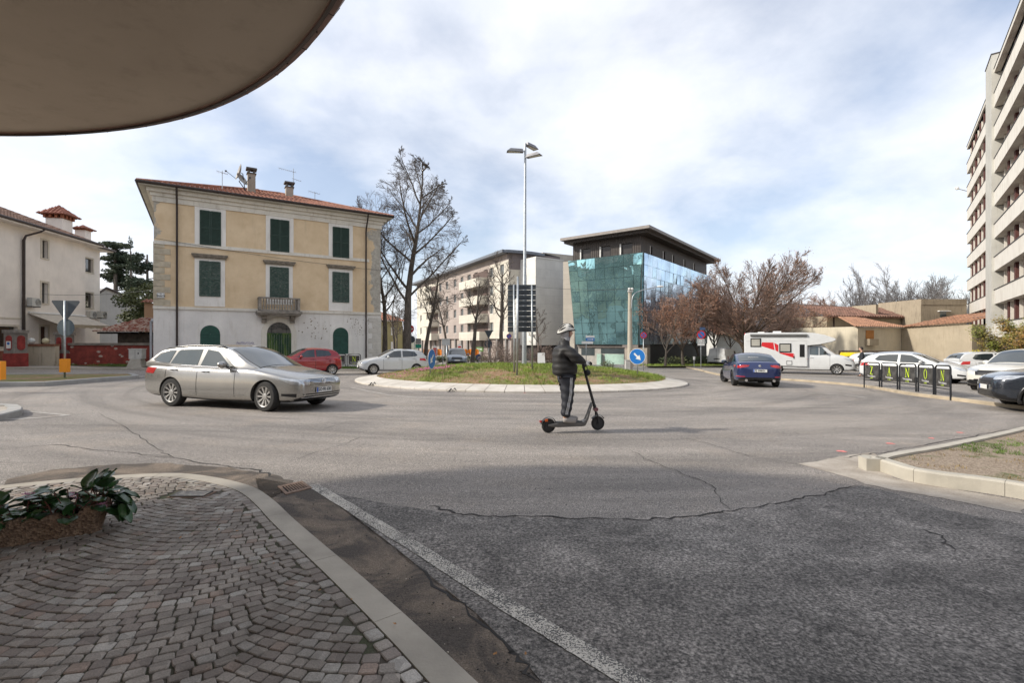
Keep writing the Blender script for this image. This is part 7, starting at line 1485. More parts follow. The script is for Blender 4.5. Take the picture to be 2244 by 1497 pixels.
for u,v,lab in ((953,770,'white and red advertising panel with a peaked top left of the notice cabinet'),(1007,766,'white and red advertising panel with a peaked top behind the grey car')):
 Y=56 if u==1007 else 50;s_=Y/F;x=(u-1122)*s_;zc_=1.6+(745-v)*s_;t=thing('advert_panel',lab,'advertising panel',(x,Y,g(x,Y)),'peaked advertising panels');mb=MB();w_=5*s_
 mb.add([(x-w_,Y,zc_-13*s_),(x+w_,Y,zc_-13*s_),(x+w_,Y,zc_+9*s_),(x,Y,zc_+13*s_),(x-w_,Y,zc_+9*s_)]+[(x-w_,Y+.06,zc_-13*s_),(x+w_,Y+.06,zc_-13*s_),(x+w_,Y+.06,zc_+9*s_),(x,Y+.06,zc_+13*s_),(x-w_,Y+.06,zc_+9*s_)],[(0,1,2,3,4),(9,8,7,6,5)]+[(i,5+i,5+(i+1)%5,(i+1)%5) for i in range(5)]);mb.build('panel',M_white(),t)
 for k in range(4):mb=MB();mb.box((x,Y-.01,zc_+(5.5-k*4.6)*s_),(w_*1.35,.01,3.2*s_));mb.build('red_block',m_red,t)
 for q in (-w_*.8,w_*.8):mb=MB();mb.tube([(x+q,Y+.03,g(x,Y)-.2),(x+q,Y+.03,zc_-12*s_)],.025,5);mb.build('leg',GV,t)
Yp=35.5;x=(1380.5-1122)/F*Yp;s_=Yp/F;p=Vector((x,Yp,g(x,Yp)+.1));t=thing('street_light','concrete lamp pole with a curved arm and white head, before the glass office','street light',p)
m_cp=mat('pole_concrete',(.42,.38,.31),.9,var=.12);mb=MB();mb.tube([p,Vector((x,Yp,1.6+(745-631)*s_))],[.20,.13],14);mb.build('pole',m_cp,t,smooth=40)
mb=MB();X2=lambda u:(u-1122)*s_;Z2=lambda v:1.6+(745-v)*s_
mb.tube(smoothpath([(X2(1383),Yp-.15,Z2(678)),(X2(1384),Yp-.15,Z2(657)),(X2(1390),Yp-.15,Z2(644)),(X2(1405),Yp-.15,Z2(637)),(X2(1425),Yp-.15,Z2(632)),(X2(1442),Yp-.15,Z2(629))],5),.035,7);mb.build('arm',GV,t,smooth=True)
mb=MB();c=Vector((X2(1446),Yp-.15,Z2(628.5)));mb.sphere(c,.26,12,(1.0,.45,.30));mb.build('lamp_head',M_white(),t,smooth=True)
mb=MB();mb.tube([(x-.2,Yp-.12,Z2(639)),(x+.2,Yp-.12,Z2(639))],.05,6);mb.sphere((x-.1,Yp-.18,Z2(634)),.1,8);mb.sphere((x+.12,Yp-.18,Z2(634)),.1,8);mb.build('insulator',M_white(),t)
p=Vector((X2(1373),Yp-.3,g(x,Yp)+.1));t=thing('electric_cabinet','pale grey electrical cabinet at the foot of the concrete lamp pole','cabinet',p);mb=MB();mb.box(p+Vector((0,0,.37)),(.34,.3,.74));mb.build('box',mat('grey_polyester',(.5,.49,.46),.6),t);mb=MB();mb.box(p+Vector((0,0,.76)),(.38,.34,.05));mb.build('lid',mat('lid_grey',(.4,.4,.38),.6),t)
p=Vector((W2(1521,44),44,g(17,44)+.1));t=thing('marker_post','short post with a small white box on the verge left of the no-parking sign','post',p);mb=MB();post(mb,p,.95,.025);mb.build('post',GV,t);mb=MB();mb.box(p+Vector((0,0,.85)),(.16,.1,.3));mb.build('box',M_white(),t)
q=gm(1186,794);q=Vector((W2(1186,27.5),27.5,0));q.z=mound(q.x,q.y);t=thing('folding_board','white folding A-shaped board behind the grass right of the mast','sign',q)
mb=MB();mb.hexa([q+Vector(v) for v in ((-.22,-.2,0),(.22,-.2,0),(.22,-.17,0),(-.22,-.17,0),(-.2,0,.72),(.2,0,.72),(.2,.02,.72),(-.2,.02,.72))]);mb.hexa([q+Vector(v) for v in ((-.22,.2,0),(.22,.2,0),(.22,.17,0),(-.22,.17,0),(-.2,.02,.72),(.2,.02,.72),(.2,0,.74),(-.2,0,.74))]);mb.build('board',M_white(),t)
m_rail=mat('railing_black',(.016,.018,.022),.4,.2,var=.2);m_panel=NT('advert_panel_dark');q=m_panel;q.col(q.mix(q.ramp(q.noise(2.2,3,.5,dist=1.5),[(.4,0),(.65,1)]),(.030,.028,.027),(.085,.082,.078)));q.rough(.35);m_panel=q.m;m_lime=mat('lime_lettering',(.55,.72,.03),.5,var=0)
def serif(mb,ch,fn,h):
 w=h*.62;t=.13*h;th=.055*h;sf=.05*h
 def quad(a,b,c,d):mb.add([fn(*p) for p in (a,b,c,d)],[(0,1,2,3)])
 def bar(x0,y0,x1,y1,wd):quad((x0-wd/2,y0),(x0+wd/2,y0),(x1+wd/2,y1),(x1-wd/2,y1))
 def srf(x,y,l,d):quad((x-l/2,y),(x+l/2,y),(x+l/2,y+d),(x-l/2,y+d))
 H=h/2
 if ch=='N':
  bar(-w*.42,-H,-w*.42,H,th);bar(w*.42,-H,w*.42,H,th);bar(w*.38,-H,-w*.42,H,t);srf(-w*.45,-H,w*.42,sf);srf(-w*.5,H-sf,w*.36,sf);srf(w*.42,H-sf,w*.42,sf)
 elif ch=='A':
  bar(-w*.42,-H,w*.0,H,th);bar(w*.40,-H,w*.0,H,t);srf(-w*.42,-H,w*.42,sf);srf(w*.42,-H,w*.46,sf);quad((-w*.3,-h*.12),(w*.28,-h*.12),(w*.26,-h*.07),(-w*.28,-h*.07))
 elif ch=='Z':
  quad((-w*.42,H-sf*1.2),(w*.42,H-sf*1.2),(w*.42,H),(-w*.42,H));quad((-w*.46,-H),(w*.46,-H),(w*.46,-H+sf*1.2),(-w*.46,-H+sf*1.2));bar(-w*.34,-H,w*.32,H,t*1.1);quad((-w*.42,H-.16*h),(-w*.38,H-.16*h),(-w*.36,H),(-w*.42,H));quad((w*.40,-H),(w*.46,-H),(w*.46,-H+.18*h),(w*.43,-H+.18*h))
 elif ch=='O':
  n=28
  for k in range(n):
   a,b=2*pi*k/n,2*pi*(k+1)/n;ro_,ri_=(w*.58,H*1.02),(w*.58-t*.95,H*1.02-th)
   quad((ro_[0]*cos(a),ro_[1]*sin(a)),(ro_[0]*cos(b),ro_[1]*sin(b)),(ri_[0]*cos(b),ri_[1]*sin(b)),(ri_[0]*cos(a),ri_[1]*sin(a)))
def railing(p0,p1,ch,lab,H=.98):
 p0,p1=Vector(p0),Vector(p1);f=Frame(p0.xy,p1.xy);zz=lambda a:p0.z+(p1.z-p0.z)*a/f.len;t=thing('railing',lab,'railing',(p0+p1)/2,'lettered pedestrian railings');L_=f.len;r_=.12
 pts=[f.pt(0,zz(0)-.1),f.pt(0,zz(0)+H-r_)]+[f.pt(r_-r_*cos(a),zz(0)+H-r_+r_*sin(a)) for a in (.4,.8,1.2)]+[f.pt(r_,zz(0)+H),f.pt(L_-r_,zz(L_)+H)]+[f.pt(L_-r_+r_*sin(a),zz(L_)+H-r_+r_*cos(a)) for a in (.4,.8,1.2)]+[f.pt(L_,zz(L_)+H-r_),f.pt(L_,zz(L_)-.1)]
 mb=MB();mb.tube(pts,.026,8);mb.build('frame',m_rail,t,smooth=40);mb=MB();mb.tube([f.pt(0,zz(0)+.24),f.pt(L_,zz(L_)+.24)],.018,6);mb.build('lower_rail',m_rail,t)
 z0_,z1_=zz(L_/2)+.30,zz(L_/2)+H-.10;mb=MB();sl=(zz(L_)-zz(0));mb.hexa([f.pt(.07,z0_-sl/2,.008),f.pt(L_-.07,z0_+sl/2,.008),f.pt(L_-.07,z0_+sl/2,-.008),f.pt(.07,z0_-sl/2,-.008),f.pt(.07,z1_-sl/2,.008),f.pt(L_-.07,z1_+sl/2,.008),f.pt(L_-.07,z1_+sl/2,-.008),f.pt(.07,z1_-sl/2,-.008)]);pn=mb.build('panel',m_panel,t)
 zm=z0_+(z1_-z0_)*.62;mb=MB();serif(mb,ch,lambda x,y:f.pt(L_/2+x,zm+y,.0105),.34);mb.build('letter',m_lime,pn,wn=False)
 mb=MB();textmesh(mb,"l'immobiliare",.105,lambda x,y:f.pt(L_/2+x,z0_+.12+y,.0105),.001);mb.build('lettering',mat('panel_white',(.65,.65,.65),.5,var=0),pn,wn=False)
 mb=MB();textmesh(mb,'tel. 0481',.06,lambda x,y:f.pt(L_/2+x,z0_+.045+y,.0105),.001);mb.build('lettering',m_lime,pn,wn=False)
RL=[(1893.8,844.7,1927.4,848.6,'Z','black railing panel with a lime letter Z, leftmost of the row in the car park'),(1932.2,849,1966.7,853.6,'A','black railing panel with a lime letter A in the car park row'),(1971.4,854.2,2007.3,858.6,'N','black railing panel with letter N between the A and O panels'),(2012.3,859,2045.8,864.8,'O','black railing panel with a lime letter O in the car park row'),(2050,865.3,2083.2,871,'N','black railing panel with the letter N at the right end of the car park row')]
for u0,v0,u1,v1,ch,lab in RL:railing(G(u0,v0,PH),G(u1,v1,PH),ch,lab)
Yr=32.6
for i,(ch,lab) in enumerate((('Z','lettered railing in front of the villa, leftmost and hidden behind the cars'),('A','second lettered railing in front of the villa, behind the red car'),('N','third lettered railing in front of the villa, behind the red car tail'),('O','black railing panel with the letter O just right of the red car'),('N','black railing panel with the letter N left of the white car bonnet'))):
 x1=W2(790,Yr)-(4-i)*.98;q0=Vector((x1-.86,Yr+.05*(4-i)*0,0));q1=Vector((x1,Yr,0));q0.z=q1.z=g(x1,Yr)+.13;railing(q0,q1,ch,lab)
q=[G(u,v,.001) for u,v in ((608,1068),(662,1056),(684,1071),(626,1086))];t=thing('drain_grate','rusty slotted iron drain grate in the gutter by the pavement corner','drain',sum(q,Vector())/4)
cen=sum(q,Vector())/4;m_rust=mat('rusty_iron',(.22,.15,.11),.8,.3,var=.35,scale=20,bump=.4,bscale=100)
def lerp2(a,b):return q[0].lerp(q[1],a).lerp(q[3].lerp(q[2],a),b)
mb=MB()
def slab(a0,a1,b0,b1,h0,h1):mb.hexa([lerp2(a,b)+Vector((0,0,h0)) for a,b in ((a0,b0),(a1,b0),(a1,b1),(a0,b1))]+[lerp2(a,b)+Vector((0,0,h1)) for a,b in ((a0,b0),(a1,b0),(a1,b1),(a0,b1))])
slab(0,1,0,.16,0,.010);slab(0,1,.84,1,0,.010);slab(0,.12,.16,.84,0,.0095);slab(.88,1,.16,.84,0,.0095)
for k in range(7):a=.12+.76*(k+.78)/7.6;slab(a,a+.045,.16,.84,0,.009)
mb.build('grate',m_rust,t);mb=MB();slab(.1,.9,.14,.86,-.002,.003);mb.build('pit',mat('pit_black',(.006,.006,.006),.95,var=0),t)
cc_=Vector((-2.92,4.41,g(-2.92,4.41)+KH));t=thing('manhole_cover','small dark rectangular metal cover set in the stone setts','manhole cover',cc_);mb=MB();mb.box(cc_+Vector((0,0,.0)),(.30,.15,.012));mb.build('lid',mat('dark_iron_lid',(.07,.065,.06),.5,.5,var=.3,scale=10,bump=.3),t);mb=MB();mb.box(cc_+Vector((0,0,-.008)),(.34,.19,.01));mb.build('frame',m_rust,t)
for u,v,lab in ((990,859,'twisted dark scrap of debris lying against the front kerb of the roundabout'),(815,845,'small bent dark wire of debris at the left tip of the roundabout kerb')):
 p=G(u,v,.02);mb=MB();mb.tube([p+Vector((-.10,0,.01)),p+Vector((-.02,.02,.10)),p+Vector((.03,-.02,.05)),p+Vector((.10,0,.12)),p+Vector((.16,.03,.03))],[.02,.03,.015,.03,.01],5);mb.tube([p+Vector((-.14,-.03,.01)),p+Vector((.12,-.04,.03))],.012,4);mb.build('debris',M_dark(),label=lab,cat='debris',origin=p)
for i,(u,Y,lab) in enumerate(((1866,40,'yellow-lidded recycling container, left one behind the motorhome bonnet'),(1882,39,'yellow-lidded recycling container, right one behind the motorhome bonnet'))):
 x=W2(u,Y);z0=g(x,Y)+PH;t=thing('recycling_container',lab,'container',(x,Y,z0),'yellow recycling containers');mb=MB();mb.hexa([Vector((x,Y,z0))+Vector(v) for v in ((-.5,-.4,0),(.5,-.4,0),(.5,.4,0),(-.5,.4,0),(-.6,-.5,1.2),(.6,-.5,1.2),(.6,.5,1.2),(-.6,.5,1.2))]);mb.build('bin_body',mat('grey_plastic',(.12,.13,.13),.5),t)
 mb=MB();mb.hexa([Vector((x,Y,z0+1.2))+Vector(v) for v in ((-.64,-.54,0),(.64,-.54,0),(.64,.54,0),(-.64,.54,0),(-.58,-.4,.28),(.58,-.4,.28),(.58,.45,.30),(-.58,.45,.30))]);mb.build('lid',mat('yellow_plastic',(.70,.50,.02),.45,var=.08),t)
def wire(p0,p1,sag,lab,r=.012):
 p0,p1=Vector(p0),Vector(p1);mb=MB();mb.tube([p0.lerp(p1,k/16)-Vector((0,0,sag*4*(k/16)*(1-k/16))) for k in range(17)],r,4);mb.build('overhead_cable',mat('cable_grey',(.10,.10,.10),.7),label=lab,cat='cable',origin=p0)
wire(fr.pt(W,8.3,.1),P(1380,634,35.5),.9,'thin overhead cable strung from the villa to the concrete lamp pole')
wire(fr.pt(.1,7.9,.12),fr.pt(W,7.0,.12),.15,'thin cable running along the villa facade between the upper storeys')
wire(P(60,642,37),fr.pt(0,4.7,.1),.25,'thin cable from the cream house to the villa corner')
m_agg=NT('exposed_aggregate');q_=m_agg;q_.col(q_.mix(q_.ramp(q_.vor(70,outp=1),[(0,0),(1,1)]),(.10,.06,.038),(.36,.25,.17)));q_.rough(.9);q_.bump(q_.vor(70),.9,.01);m_agg=q_.m
def P3(u,v,h):
 Y=(1.40-h)/((v-745)/F-.024-.01*(u-1122)/F);return Vector(((u-1122)/F*Y,Y,g((u-1122)/F*Y,Y)+h))
b1,b0=P3(232,1168,KH),P3(0,1205,KH);ax=(b0-b1);ax.z=0;ax.normalize();pr_=Vector((ax.y,-ax.x,0));pr_=pr_ if pr_.y>0 else -pr_
bz_=b1.z;Lp,Hp,Wp=1.15,.185,.30
pl_=thing('planter','long brown exposed-aggregate concrete trough with a chipped rim on the sett pavement','planter',b1+ax*.5+pr_*.15)
def trough(k,a,w_,h):
 return [b1+ax*(-a*0+e)+pr_*f_+Vector((0,0,h)) for e,f_ in ((-a,-w_),(Lp+a,-w_),(Lp+a,Wp+w_),(-a,Wp+w_))]
mb=MB();nx_=40;r_=random.Random(8)
secs_=[(.03,.0,.0),(.0,.02,.012),(-.015,.03,.05),(-.05,.06,Hp*.85),(-.055,.065,Hp),(-.02,.03,Hp+.004),(.04,-.03,Hp-.005),(.05,-.04,Hp-.09)]
def perim(ins,n=20):
 pts=[];x0,x1,y0,y1=ins,Lp-ins,ins,Wp-ins;rc=.05
 for i in range(n*2):t=i/(n*2);pts.append((x0+rc+(x1-x0-2*rc)*t,y0))
 for a in (.4,.8,1.2):pts.append((x1-rc+rc*sin(a),y0+rc-rc*cos(a)))
 for i in range(6):pts.append((x1,y0+rc+(y1-y0-2*rc)*i/5))
 for a in (.4,.8,1.2):pts.append((x1-rc+rc*cos(a),y1-rc+rc*sin(a)))
 for i in range(n*2):t=i/(n*2);pts.append((x1-rc-(x1-x0-2*rc)*t,y1))
 for a in (.4,.8,1.2):pts.append((x0+rc-rc*sin(a),y1-rc+rc*cos(a)))
 for i in range(6):pts.append((x0,y1-rc-(y1-y0-2*rc)*i/5))
 return pts
ringsP=[(.035,.0),(.03,.03),(.015,.08),(-.005,.14),(-.015,Hp-.01),(-.005,Hp),(.035,Hp),(.05,Hp-.02),(.055,Hp-.08)]
np_=len(perim(0));vs=[]
for ri_,(ins,h) in enumerate(ringsP):
 for k,(a,b) in enumerate(perim(ins)):
  j=.004*sin(k*1.7+ri_)+r_.uniform(-.003,.003);hh=h+(.012*sin(a*5+b*9)+.008*sin(a*17)-(.04 if.15<a<.25 and b<.1 else 0) if h>.15 else 0)
  p=b1+ax*(a+j)+pr_*(b+j);vs.append((p.x,p.y,bz_+hh))
fs=[(i*np_+k,i*np_+(k+1)%np_,(i+1)*np_+(k+1)%np_,(i+1)*np_+k) for i in range(len(ringsP)-1) for k in range(np_)]+[tuple(range((len(ringsP)-1)*np_,len(ringsP)*np_))]
mb.add(vs,fs);mb.build('trough',m_agg,pl_,smooth=50)
for e in (.12,Lp-.2):mb=MB();c=b1+ax*e+pr_*.15+Vector((0,0,.012));mb.box(c,(.08,.22,.03),atan2(ax.y,ax.x));mb.build('foot',m_agg,pl_)
soilc=b1+ax*.5+pr_*.15;bt=thing('bergenia','large-leaved dark green plant with pink flower clusters filling the concrete trough','plant',(soilc.x,soilc.y,bz_+.18))
n=NT('bergenia_leaf');lc=n.mix(n.ramp(n.noise(9,4),[(.3,0),(.7,1)]),(.015,.045,.014),(.04,.10,.028));lc=n.mix(n.ramp(n.noise(3.1,3),[(.64,0),(.72,.8)]),lc,(.12,.16,.03));n.col(lc);n.rough(.32);n.bump(n.noise(30,4),.4,.006);n.b.inputs['Coat Weight'].default_value=.25;m_leaf=n.m
rl_=random.Random(31);mb=MB();ms_=MB()
def leaf(c,d,tilt,s,mb,cup=.25):
 d=Vector((cos(d),sin(d),0));up=Vector((0,0,1));f_=(d*cos(tilt)+up*sin(tilt));sd=Vector((-d.y,d.x,0));nn=sd.cross(f_)*-1;vs=[];nu,nv=7,6;r0=rl_.uniform(0,6)
 for i in range(nu+1):
  t=i/nu;w_=s*.44*(sin(pi*min(1,t*.96+.04))**.55)*(1-.18*t)
  for j in range(nv+1):
   q=(j/nv-.5)*2;z=cup*s*(q*q)*.35-(t*t)*s*.28+.03*s*sin(t*9+q*4+r0)*abs(q);vs.append(c+f_*(t*s)+sd*(q*w_)+nn*z)
 mb.add(vs,[(i*(nv+1)+j,i*(nv+1)+j+1,(i+1)*(nv+1)+j+1,(i+1)*(nv+1)+j) for i in range(nu) for j in range(nv)])
for _ in range(250):
 a=rl_.uniform(-.02,Lp);b=rl_.uniform(.02,Wp-.02);base=b1+ax*a+pr_*b+Vector((0,0,Hp-.06));th=rl_.uniform(0,2*pi);hgt=rl_.uniform(.0,.15)*(1.3 if a<.35 else 1)
 out_=Vector((cos(th),sin(th),0))*rl_.uniform(.03,.13);c=base+out_+Vector((0,0,hgt));c.z=c.z
 s=rl_.uniform(.08,.15);tl_=rl_.uniform(-.5,.9)*(1 if hgt>.07 else.6);leaf(c,th,tl_,s,mb);ms_.tube([base,base.lerp(c,.6)+Vector((0,0,.02)),c],.0045,4,False)
for k in range(16):
 th=atan2(-ax.y,-ax.x)+rl_.uniform(-1.0,1.0);c=b1+ax*rl_.uniform(-.04,.06)+pr_*rl_.uniform(0,Wp)+Vector((0,0,Hp+rl_.uniform(-.05,.08)));c+=Vector((cos(th),sin(th),0))*.06;leaf(c,th,rl_.uniform(-1.2,-.1),rl_.uniform(.09,.14),mb)
for k in range(3):
 c=b1+ax*(.03+.05*k)+pr_*(.2)+Vector((0,0,Hp+.10));leaf(c,atan2(-ax.y,-ax.x)+.5*k-.3,1.25,.15,mb)
mb.build('leaves',m_leaf,bt,smooth=True,wn=False);ms_.build('stems',mat('reddish_stem',(.14,.05,.035),.6),bt)
mb=MB()
for e,f_,h in ((.18,.05,.10),(.42,.12,.13),(.72,.08,.12),(.02,.0,.02),(.95,.1,.1)):
 c=b1+ax*e+pr_*f_+Vector((0,0,Hp+h))
 for _ in range(14):
  o_=c+Vector((rl_.gauss(0,.016),rl_.gauss(0,.016),rl_.gauss(0,.012)))
  for k in range(5):a=2*pi*k/5;d1=Vector((cos(a),sin(a),.4))*.009;d2_=Vector((cos(a+.6),sin(a+.6),.4))*.009;mb.add([o_,o_+d1,o_+d1*1.3+d2_*.5+Vector((0,0,.002)),o_+d2_],[(0,1,2,3)])
mb.build('flowers',mat('bergenia_pink',(.52,.22,.36),.6,var=.2,scale=30),bt,wn=False)
mb=MB();mb.add([b1+ax*a+pr_*b+Vector((0,0,Hp-.05)) for a,b in ((.05,.05),(Lp-.05,.05),(Lp-.05,Wp-.05),(.05,Wp-.05))],[(0,1,2,3)]);mb.build('soil',mat('potting_soil',(.03,.022,.016),.95),pl_,wn=False)
rl_=random.Random(77);mb=MB();md_=MB()
for _ in range(420):
 u_,v_=rl_.uniform(380,1250),rl_.uniform(1060,1490);p=G(u_,v_,0);onp=inpoly(p.x,p.y,pave);hh=g(p.x,p.y)+(KH+.002 if onp else.012)
 if rl_.random()<.93 and not inpoly(p.x,p.y,gp+list(reversed(out_edge))):continue
 s=rl_.uniform(.002,.006);
 (md_ if rl_.random()<.7 else mb).sphere((p.x,p.y,hh+s*.4),s,6,(1.3,1,.7))
mb.build('pale_grit',mat('pale_grit',(.45,.40,.34),.9),kind='stuff',label='pale grit and pebbles scattered in the gutter');md_.build('dark_grit',mat('dark_grit',(.05,.045,.04),.9),kind='stuff',label='dark crumbs of asphalt scattered in the gutter')
mb=MB()
for u_,v_ in ((480,1165),(865,1374),(395,1183),(1085,1440),(1152,1440),(520,1168),(700,1300),(300,1150),(770,1320),(600,1240)):
 p=G(u_,v_,KH if u_<950 else.01);a=rl_.uniform(0,3);s=rl_.uniform(.009,.017);mb.add([p+Vector((cos(a+t)*s*k,sin(a+t)*s*k,.012+rl_.uniform(0,.006))) for t,k in ((0,1),(1.2,.5),(2.2,.7),(3.1,.9),(4.3,.5),(5.3,.6))],[(0,1,2,3,4,5)])
mb.build('fallen_leaf_scraps',mat('dry_leaf_orange',(.35,.17,.06),.8,var=.4,scale=40),wn=False,kind='stuff',label='tiny dry leaf scraps on the setts and gutter')
def bark(name,c,c2):
 n=NT(name);n.col(n.mix(n.ramp(n.noise(3.5,7,.7,n.mapping((2,2,.6))),[(.35,0),(.65,1)]),c,c2));n.rough(.95);n.bump(n.noise(9,6,.7,n.mapping((3,3,.5))),.8,.03);return n.m
m_bk=bark('dark_bark',(.06,.050,.042),(.17,.142,.115));m_bk2=bark('brown_bark',(.05,.036,.026),(.17,.125,.085));m_tw=mat('twig_bark',(.12,.10,.085),.9,var=.3);m_twr=mat('reddish_twigs',(.26,.185,.15),.9,var=.3);m_twg=mat('grey_twigs',(.20,.18,.17),.9,var=.2)
def grow(r,p,d,L_,rad,lvl,S,mbT,mbC,tips):
 n=max(3,int(S['seg'][lvl]));pts=[p.copy()];dd=d.copy();rr=[rad];up=S['up'][lvl];wob=S['wob'][lvl]
 for i in range(n):
  if i>1 and lvl and S.get('env'):
   e=pts[-1]-S['org']-Vector((S['env'][0],0,S['env'][1]));q_=(e.x*e.x+e.y*e.y)/S['env'][2]**2+(e.z/S['env'][3])**2
   if q_>1.0+.12*sin(e.x*1.9+e.z*1.3+S['seed']):break
  dd=(dd+Vector((r.gauss(0,wob),r.gauss(0,wob),r.gauss(0,wob)+up))).normalized();pts.append(pts[-1]+dd*(L_/n));rr.append(max(S['rmin'],rad*(1-(i+1)/n*(S.get('tap',.75) if lvl==0 else.75 if lvl<S['lv'] else.6))))
 n=len(pts)-1;rr[-1]=min(rr[-1],S['rmin']*1.5 if lvl else rr[-1])
 (mbT if lvl<=S['trunk_lv'] else mbC).tube(pts,rr,S['sides'][lvl],False)
 if lvl>=S['lv']:tips.append((pts[-1],dd));tips.append((pts[len(pts)//2],dd));return
 k=S['kids'][lvl];k=int(k*r.uniform(.8,1.2)+.5);t0=S['start'][lvl]
 for j in range(k):
  t=t0+(1-t0)*((j+r.random())/k);f_=t*n;i=min(int(f_),n-1);q=pts[i].lerp(pts[i+1],f_-i);ax=(pts[i+1]-pts[i]).normalized();a=Vector((r.gauss(0,1),r.gauss(0,1),r.gauss(0,1)));a=(a-ax*a.dot(ax)).normalized()
  if lvl==0 and S.get('spiral'):ph=j*2.4+S['seed'];a=Vector((cos(ph),sin(ph),0));a=(a-ax*a.dot(ax)).normalized()
  sp=S['ang'][lvl]*r.uniform(.75,1.2);nd=(ax*cos(sp)+a*sin(sp)).normalized();ll=L_*S['len'][lvl]*r.uniform(.7,1.15)*(S['shape'](t) if lvl==0 and 'shape' in S else (1-.45*t));cr=max(S['rmin'],rad*(1-(.6 if lvl==0 else.75)*t)*S.get('rk',[.5]*6)[lvl]*r.uniform(.8,1.1))
  grow(r,q,nd,ll,cr,lvl+1,S,mbT,mbC,tips)
def make_tree(name,lab,p,h,rad,S,seed,bk,tw,leaf=None,lean=(0,0),group=None,cat='tree'):
 r=random.Random(seed);t=thing(name,lab,cat,p,group);a,b=MB(),MB();tips=[];S=dict(S);S['seed']=seed;S['org']=Vector(p)
 grow(r,Vector(p)-Vector((0,0,.15)),Vector((lean[0],lean[1],1)).normalized(),h,rad,0,S,a,b,tips);a.build('trunk',bk,t,smooth=True,wn=False);cr=b.build('crown',tw,t,wn=False)
 if leaf:
  ml,cnt,sz,spread=leaf;lb=MB()
  for q,d in tips:
   for _ in range(cnt if cnt>=1 else (1 if r.random()<cnt else 0)):
    c=q+Vector((r.gauss(0,spread),r.gauss(0,spread),r.gauss(0,spread)));u_=Vector((r.gauss(0,1),r.gauss(0,1),r.gauss(0,1))).normalized();v_=u_.orthogonal().normalized()*sz*r.uniform(.3,.7);u_=u_*sz*r.uniform(.6,1.2);lb.add([c-u_,c-v_,c+u_,c+v_],[(0,1,2,3)])
  lb.build('leaves',ml,cr,wn=False)
 return t
dry=NT('dry_brown_leaf');dry.col(dry.mix(dry.ramp(dry.noise(.9,4),[(.35,0),(.65,1)]),(.24,.105,.055),(.36,.205,.125)));dry.rough(.85);dry=dry.m
dry2=NT('russet_leaf');dry2.col(dry2.mix(dry2.ramp(dry2.noise(1.2,4),[(.35,0),(.65,1)]),(.19,.07,.03),(.33,.15,.08)));dry2.rough(.85);dry2=dry2.m
def gp3(u,Y,dz=0):x=W2(u,Y);return Vector((x,Y,g(x,Y)+dz))
TALL=dict(tap=.95,env=(.1,9.8,4.2,8.0),lv=4,seg=[14,10,7,6,4],up=[.015,.045,-.02,-.035,-.03],wob=[.035,.06,.08,.09,.1],rmin=.009,trunk_lv=1,sides=[10,6,4,3,3],kids=[17,11,8,5],start=[.30,.18,.12,.12],ang=[.92,.62,.6,.5],len=[.40,.52,.55,.6],spiral=True,rk=[.38,.42,.5,.7],shape=lambda t:(.95+.25*sin(pi*min(1,(t-.28)/.5)))*(1 if t<.55 else 1-1.25*(t-.55)))
make_tree('bare_tree','tallest bare tree with a bent dark trunk just right of the villa',gp3(893,41,.1),17.0,.40,TALL,4,m_bk,m_tw,lean=(-.03,0))
T2=dict(TALL,env=None,kids=[14,9,6,4],len=[.34,.56,.6,.6]);make_tree('bare_tree','slender bare tree partly hidden behind the right corner of the villa',gp3(845,44,.1),12.5,.27,T2,9,m_bk,m_tw,lean=(-.04,0))
T3=dict(TALL,env=None,lv=3,seg=[10,6,5,4],kids=[12,9,7],len=[.34,.55,.6])
make_tree('bare_tree','thin bare tree with a forked trunk between the villa and the tall tree',gp3(866,50,.1),8.5,.15,T3,12,m_bk,m_tw)
PO=dict(lv=3,seg=[9,6,4,3],up=[0,.12,.03,.02],wob=[.05,.13,.13,.13],rmin=.012,trunk_lv=1,sides=[9,6,4,3],kids=[9,9,8],start=[.42,.25,.1],ang=[1.0,.7,.7],len=[.40,.5,.6],spiral=True,rk=[.5,.45,.5],shape=lambda t:1.1-.5*t)
for u,Y,h,rd,sd,lab in ((932,47,9.2,.23,3,'dark bare pollarded tree right of the no-entry sign, before the apartment block'),(984,60,8.2,.20,5,'bare pollarded tree behind the notice cabinet'),(1035,48,8.6,.24,8,'dark straight bare pollarded tree right of the grey car'),(1098,49,9.6,.26,14,'bare forked tree standing just left of the stacked direction board'),(1180,62,6.2,.14,16,'small bare tree whose twigs reach out right of the direction board')):
 make_tree('pollarded_tree',lab,gp3(u,Y,.0),h,rd,PO,sd,m_bk,m_tw,group='bare pollarded street trees')
for u,Y,h,sd in ((868,62,6.0,21),(882,75,8.0,22)):make_tree('bare_tree','small dark bare tree near the ochre house, %s'%('left one with low forks' if sd==21 else 'right one behind the big trunk'),gp3(u,Y),h,.16,PO,sd,m_bk,m_tw)
OAK=dict(env=(0,4.9,3.1,3.5),lv=4,seg=[5,8,6,4,3],up=[0,.05,.04,.02,0],wob=[.05,.10,.12,.14,.16],rmin=.012,trunk_lv=1,sides=[9,6,4,3,3],kids=[8,8,7,5],start=[.5,.2,.12,.1],ang=[.62,.6,.62,.6],len=[1.9,.52,.5,.5],spiral=True,rk=[.6,.55,.6,.7],shape=lambda t:.75+.35*t)
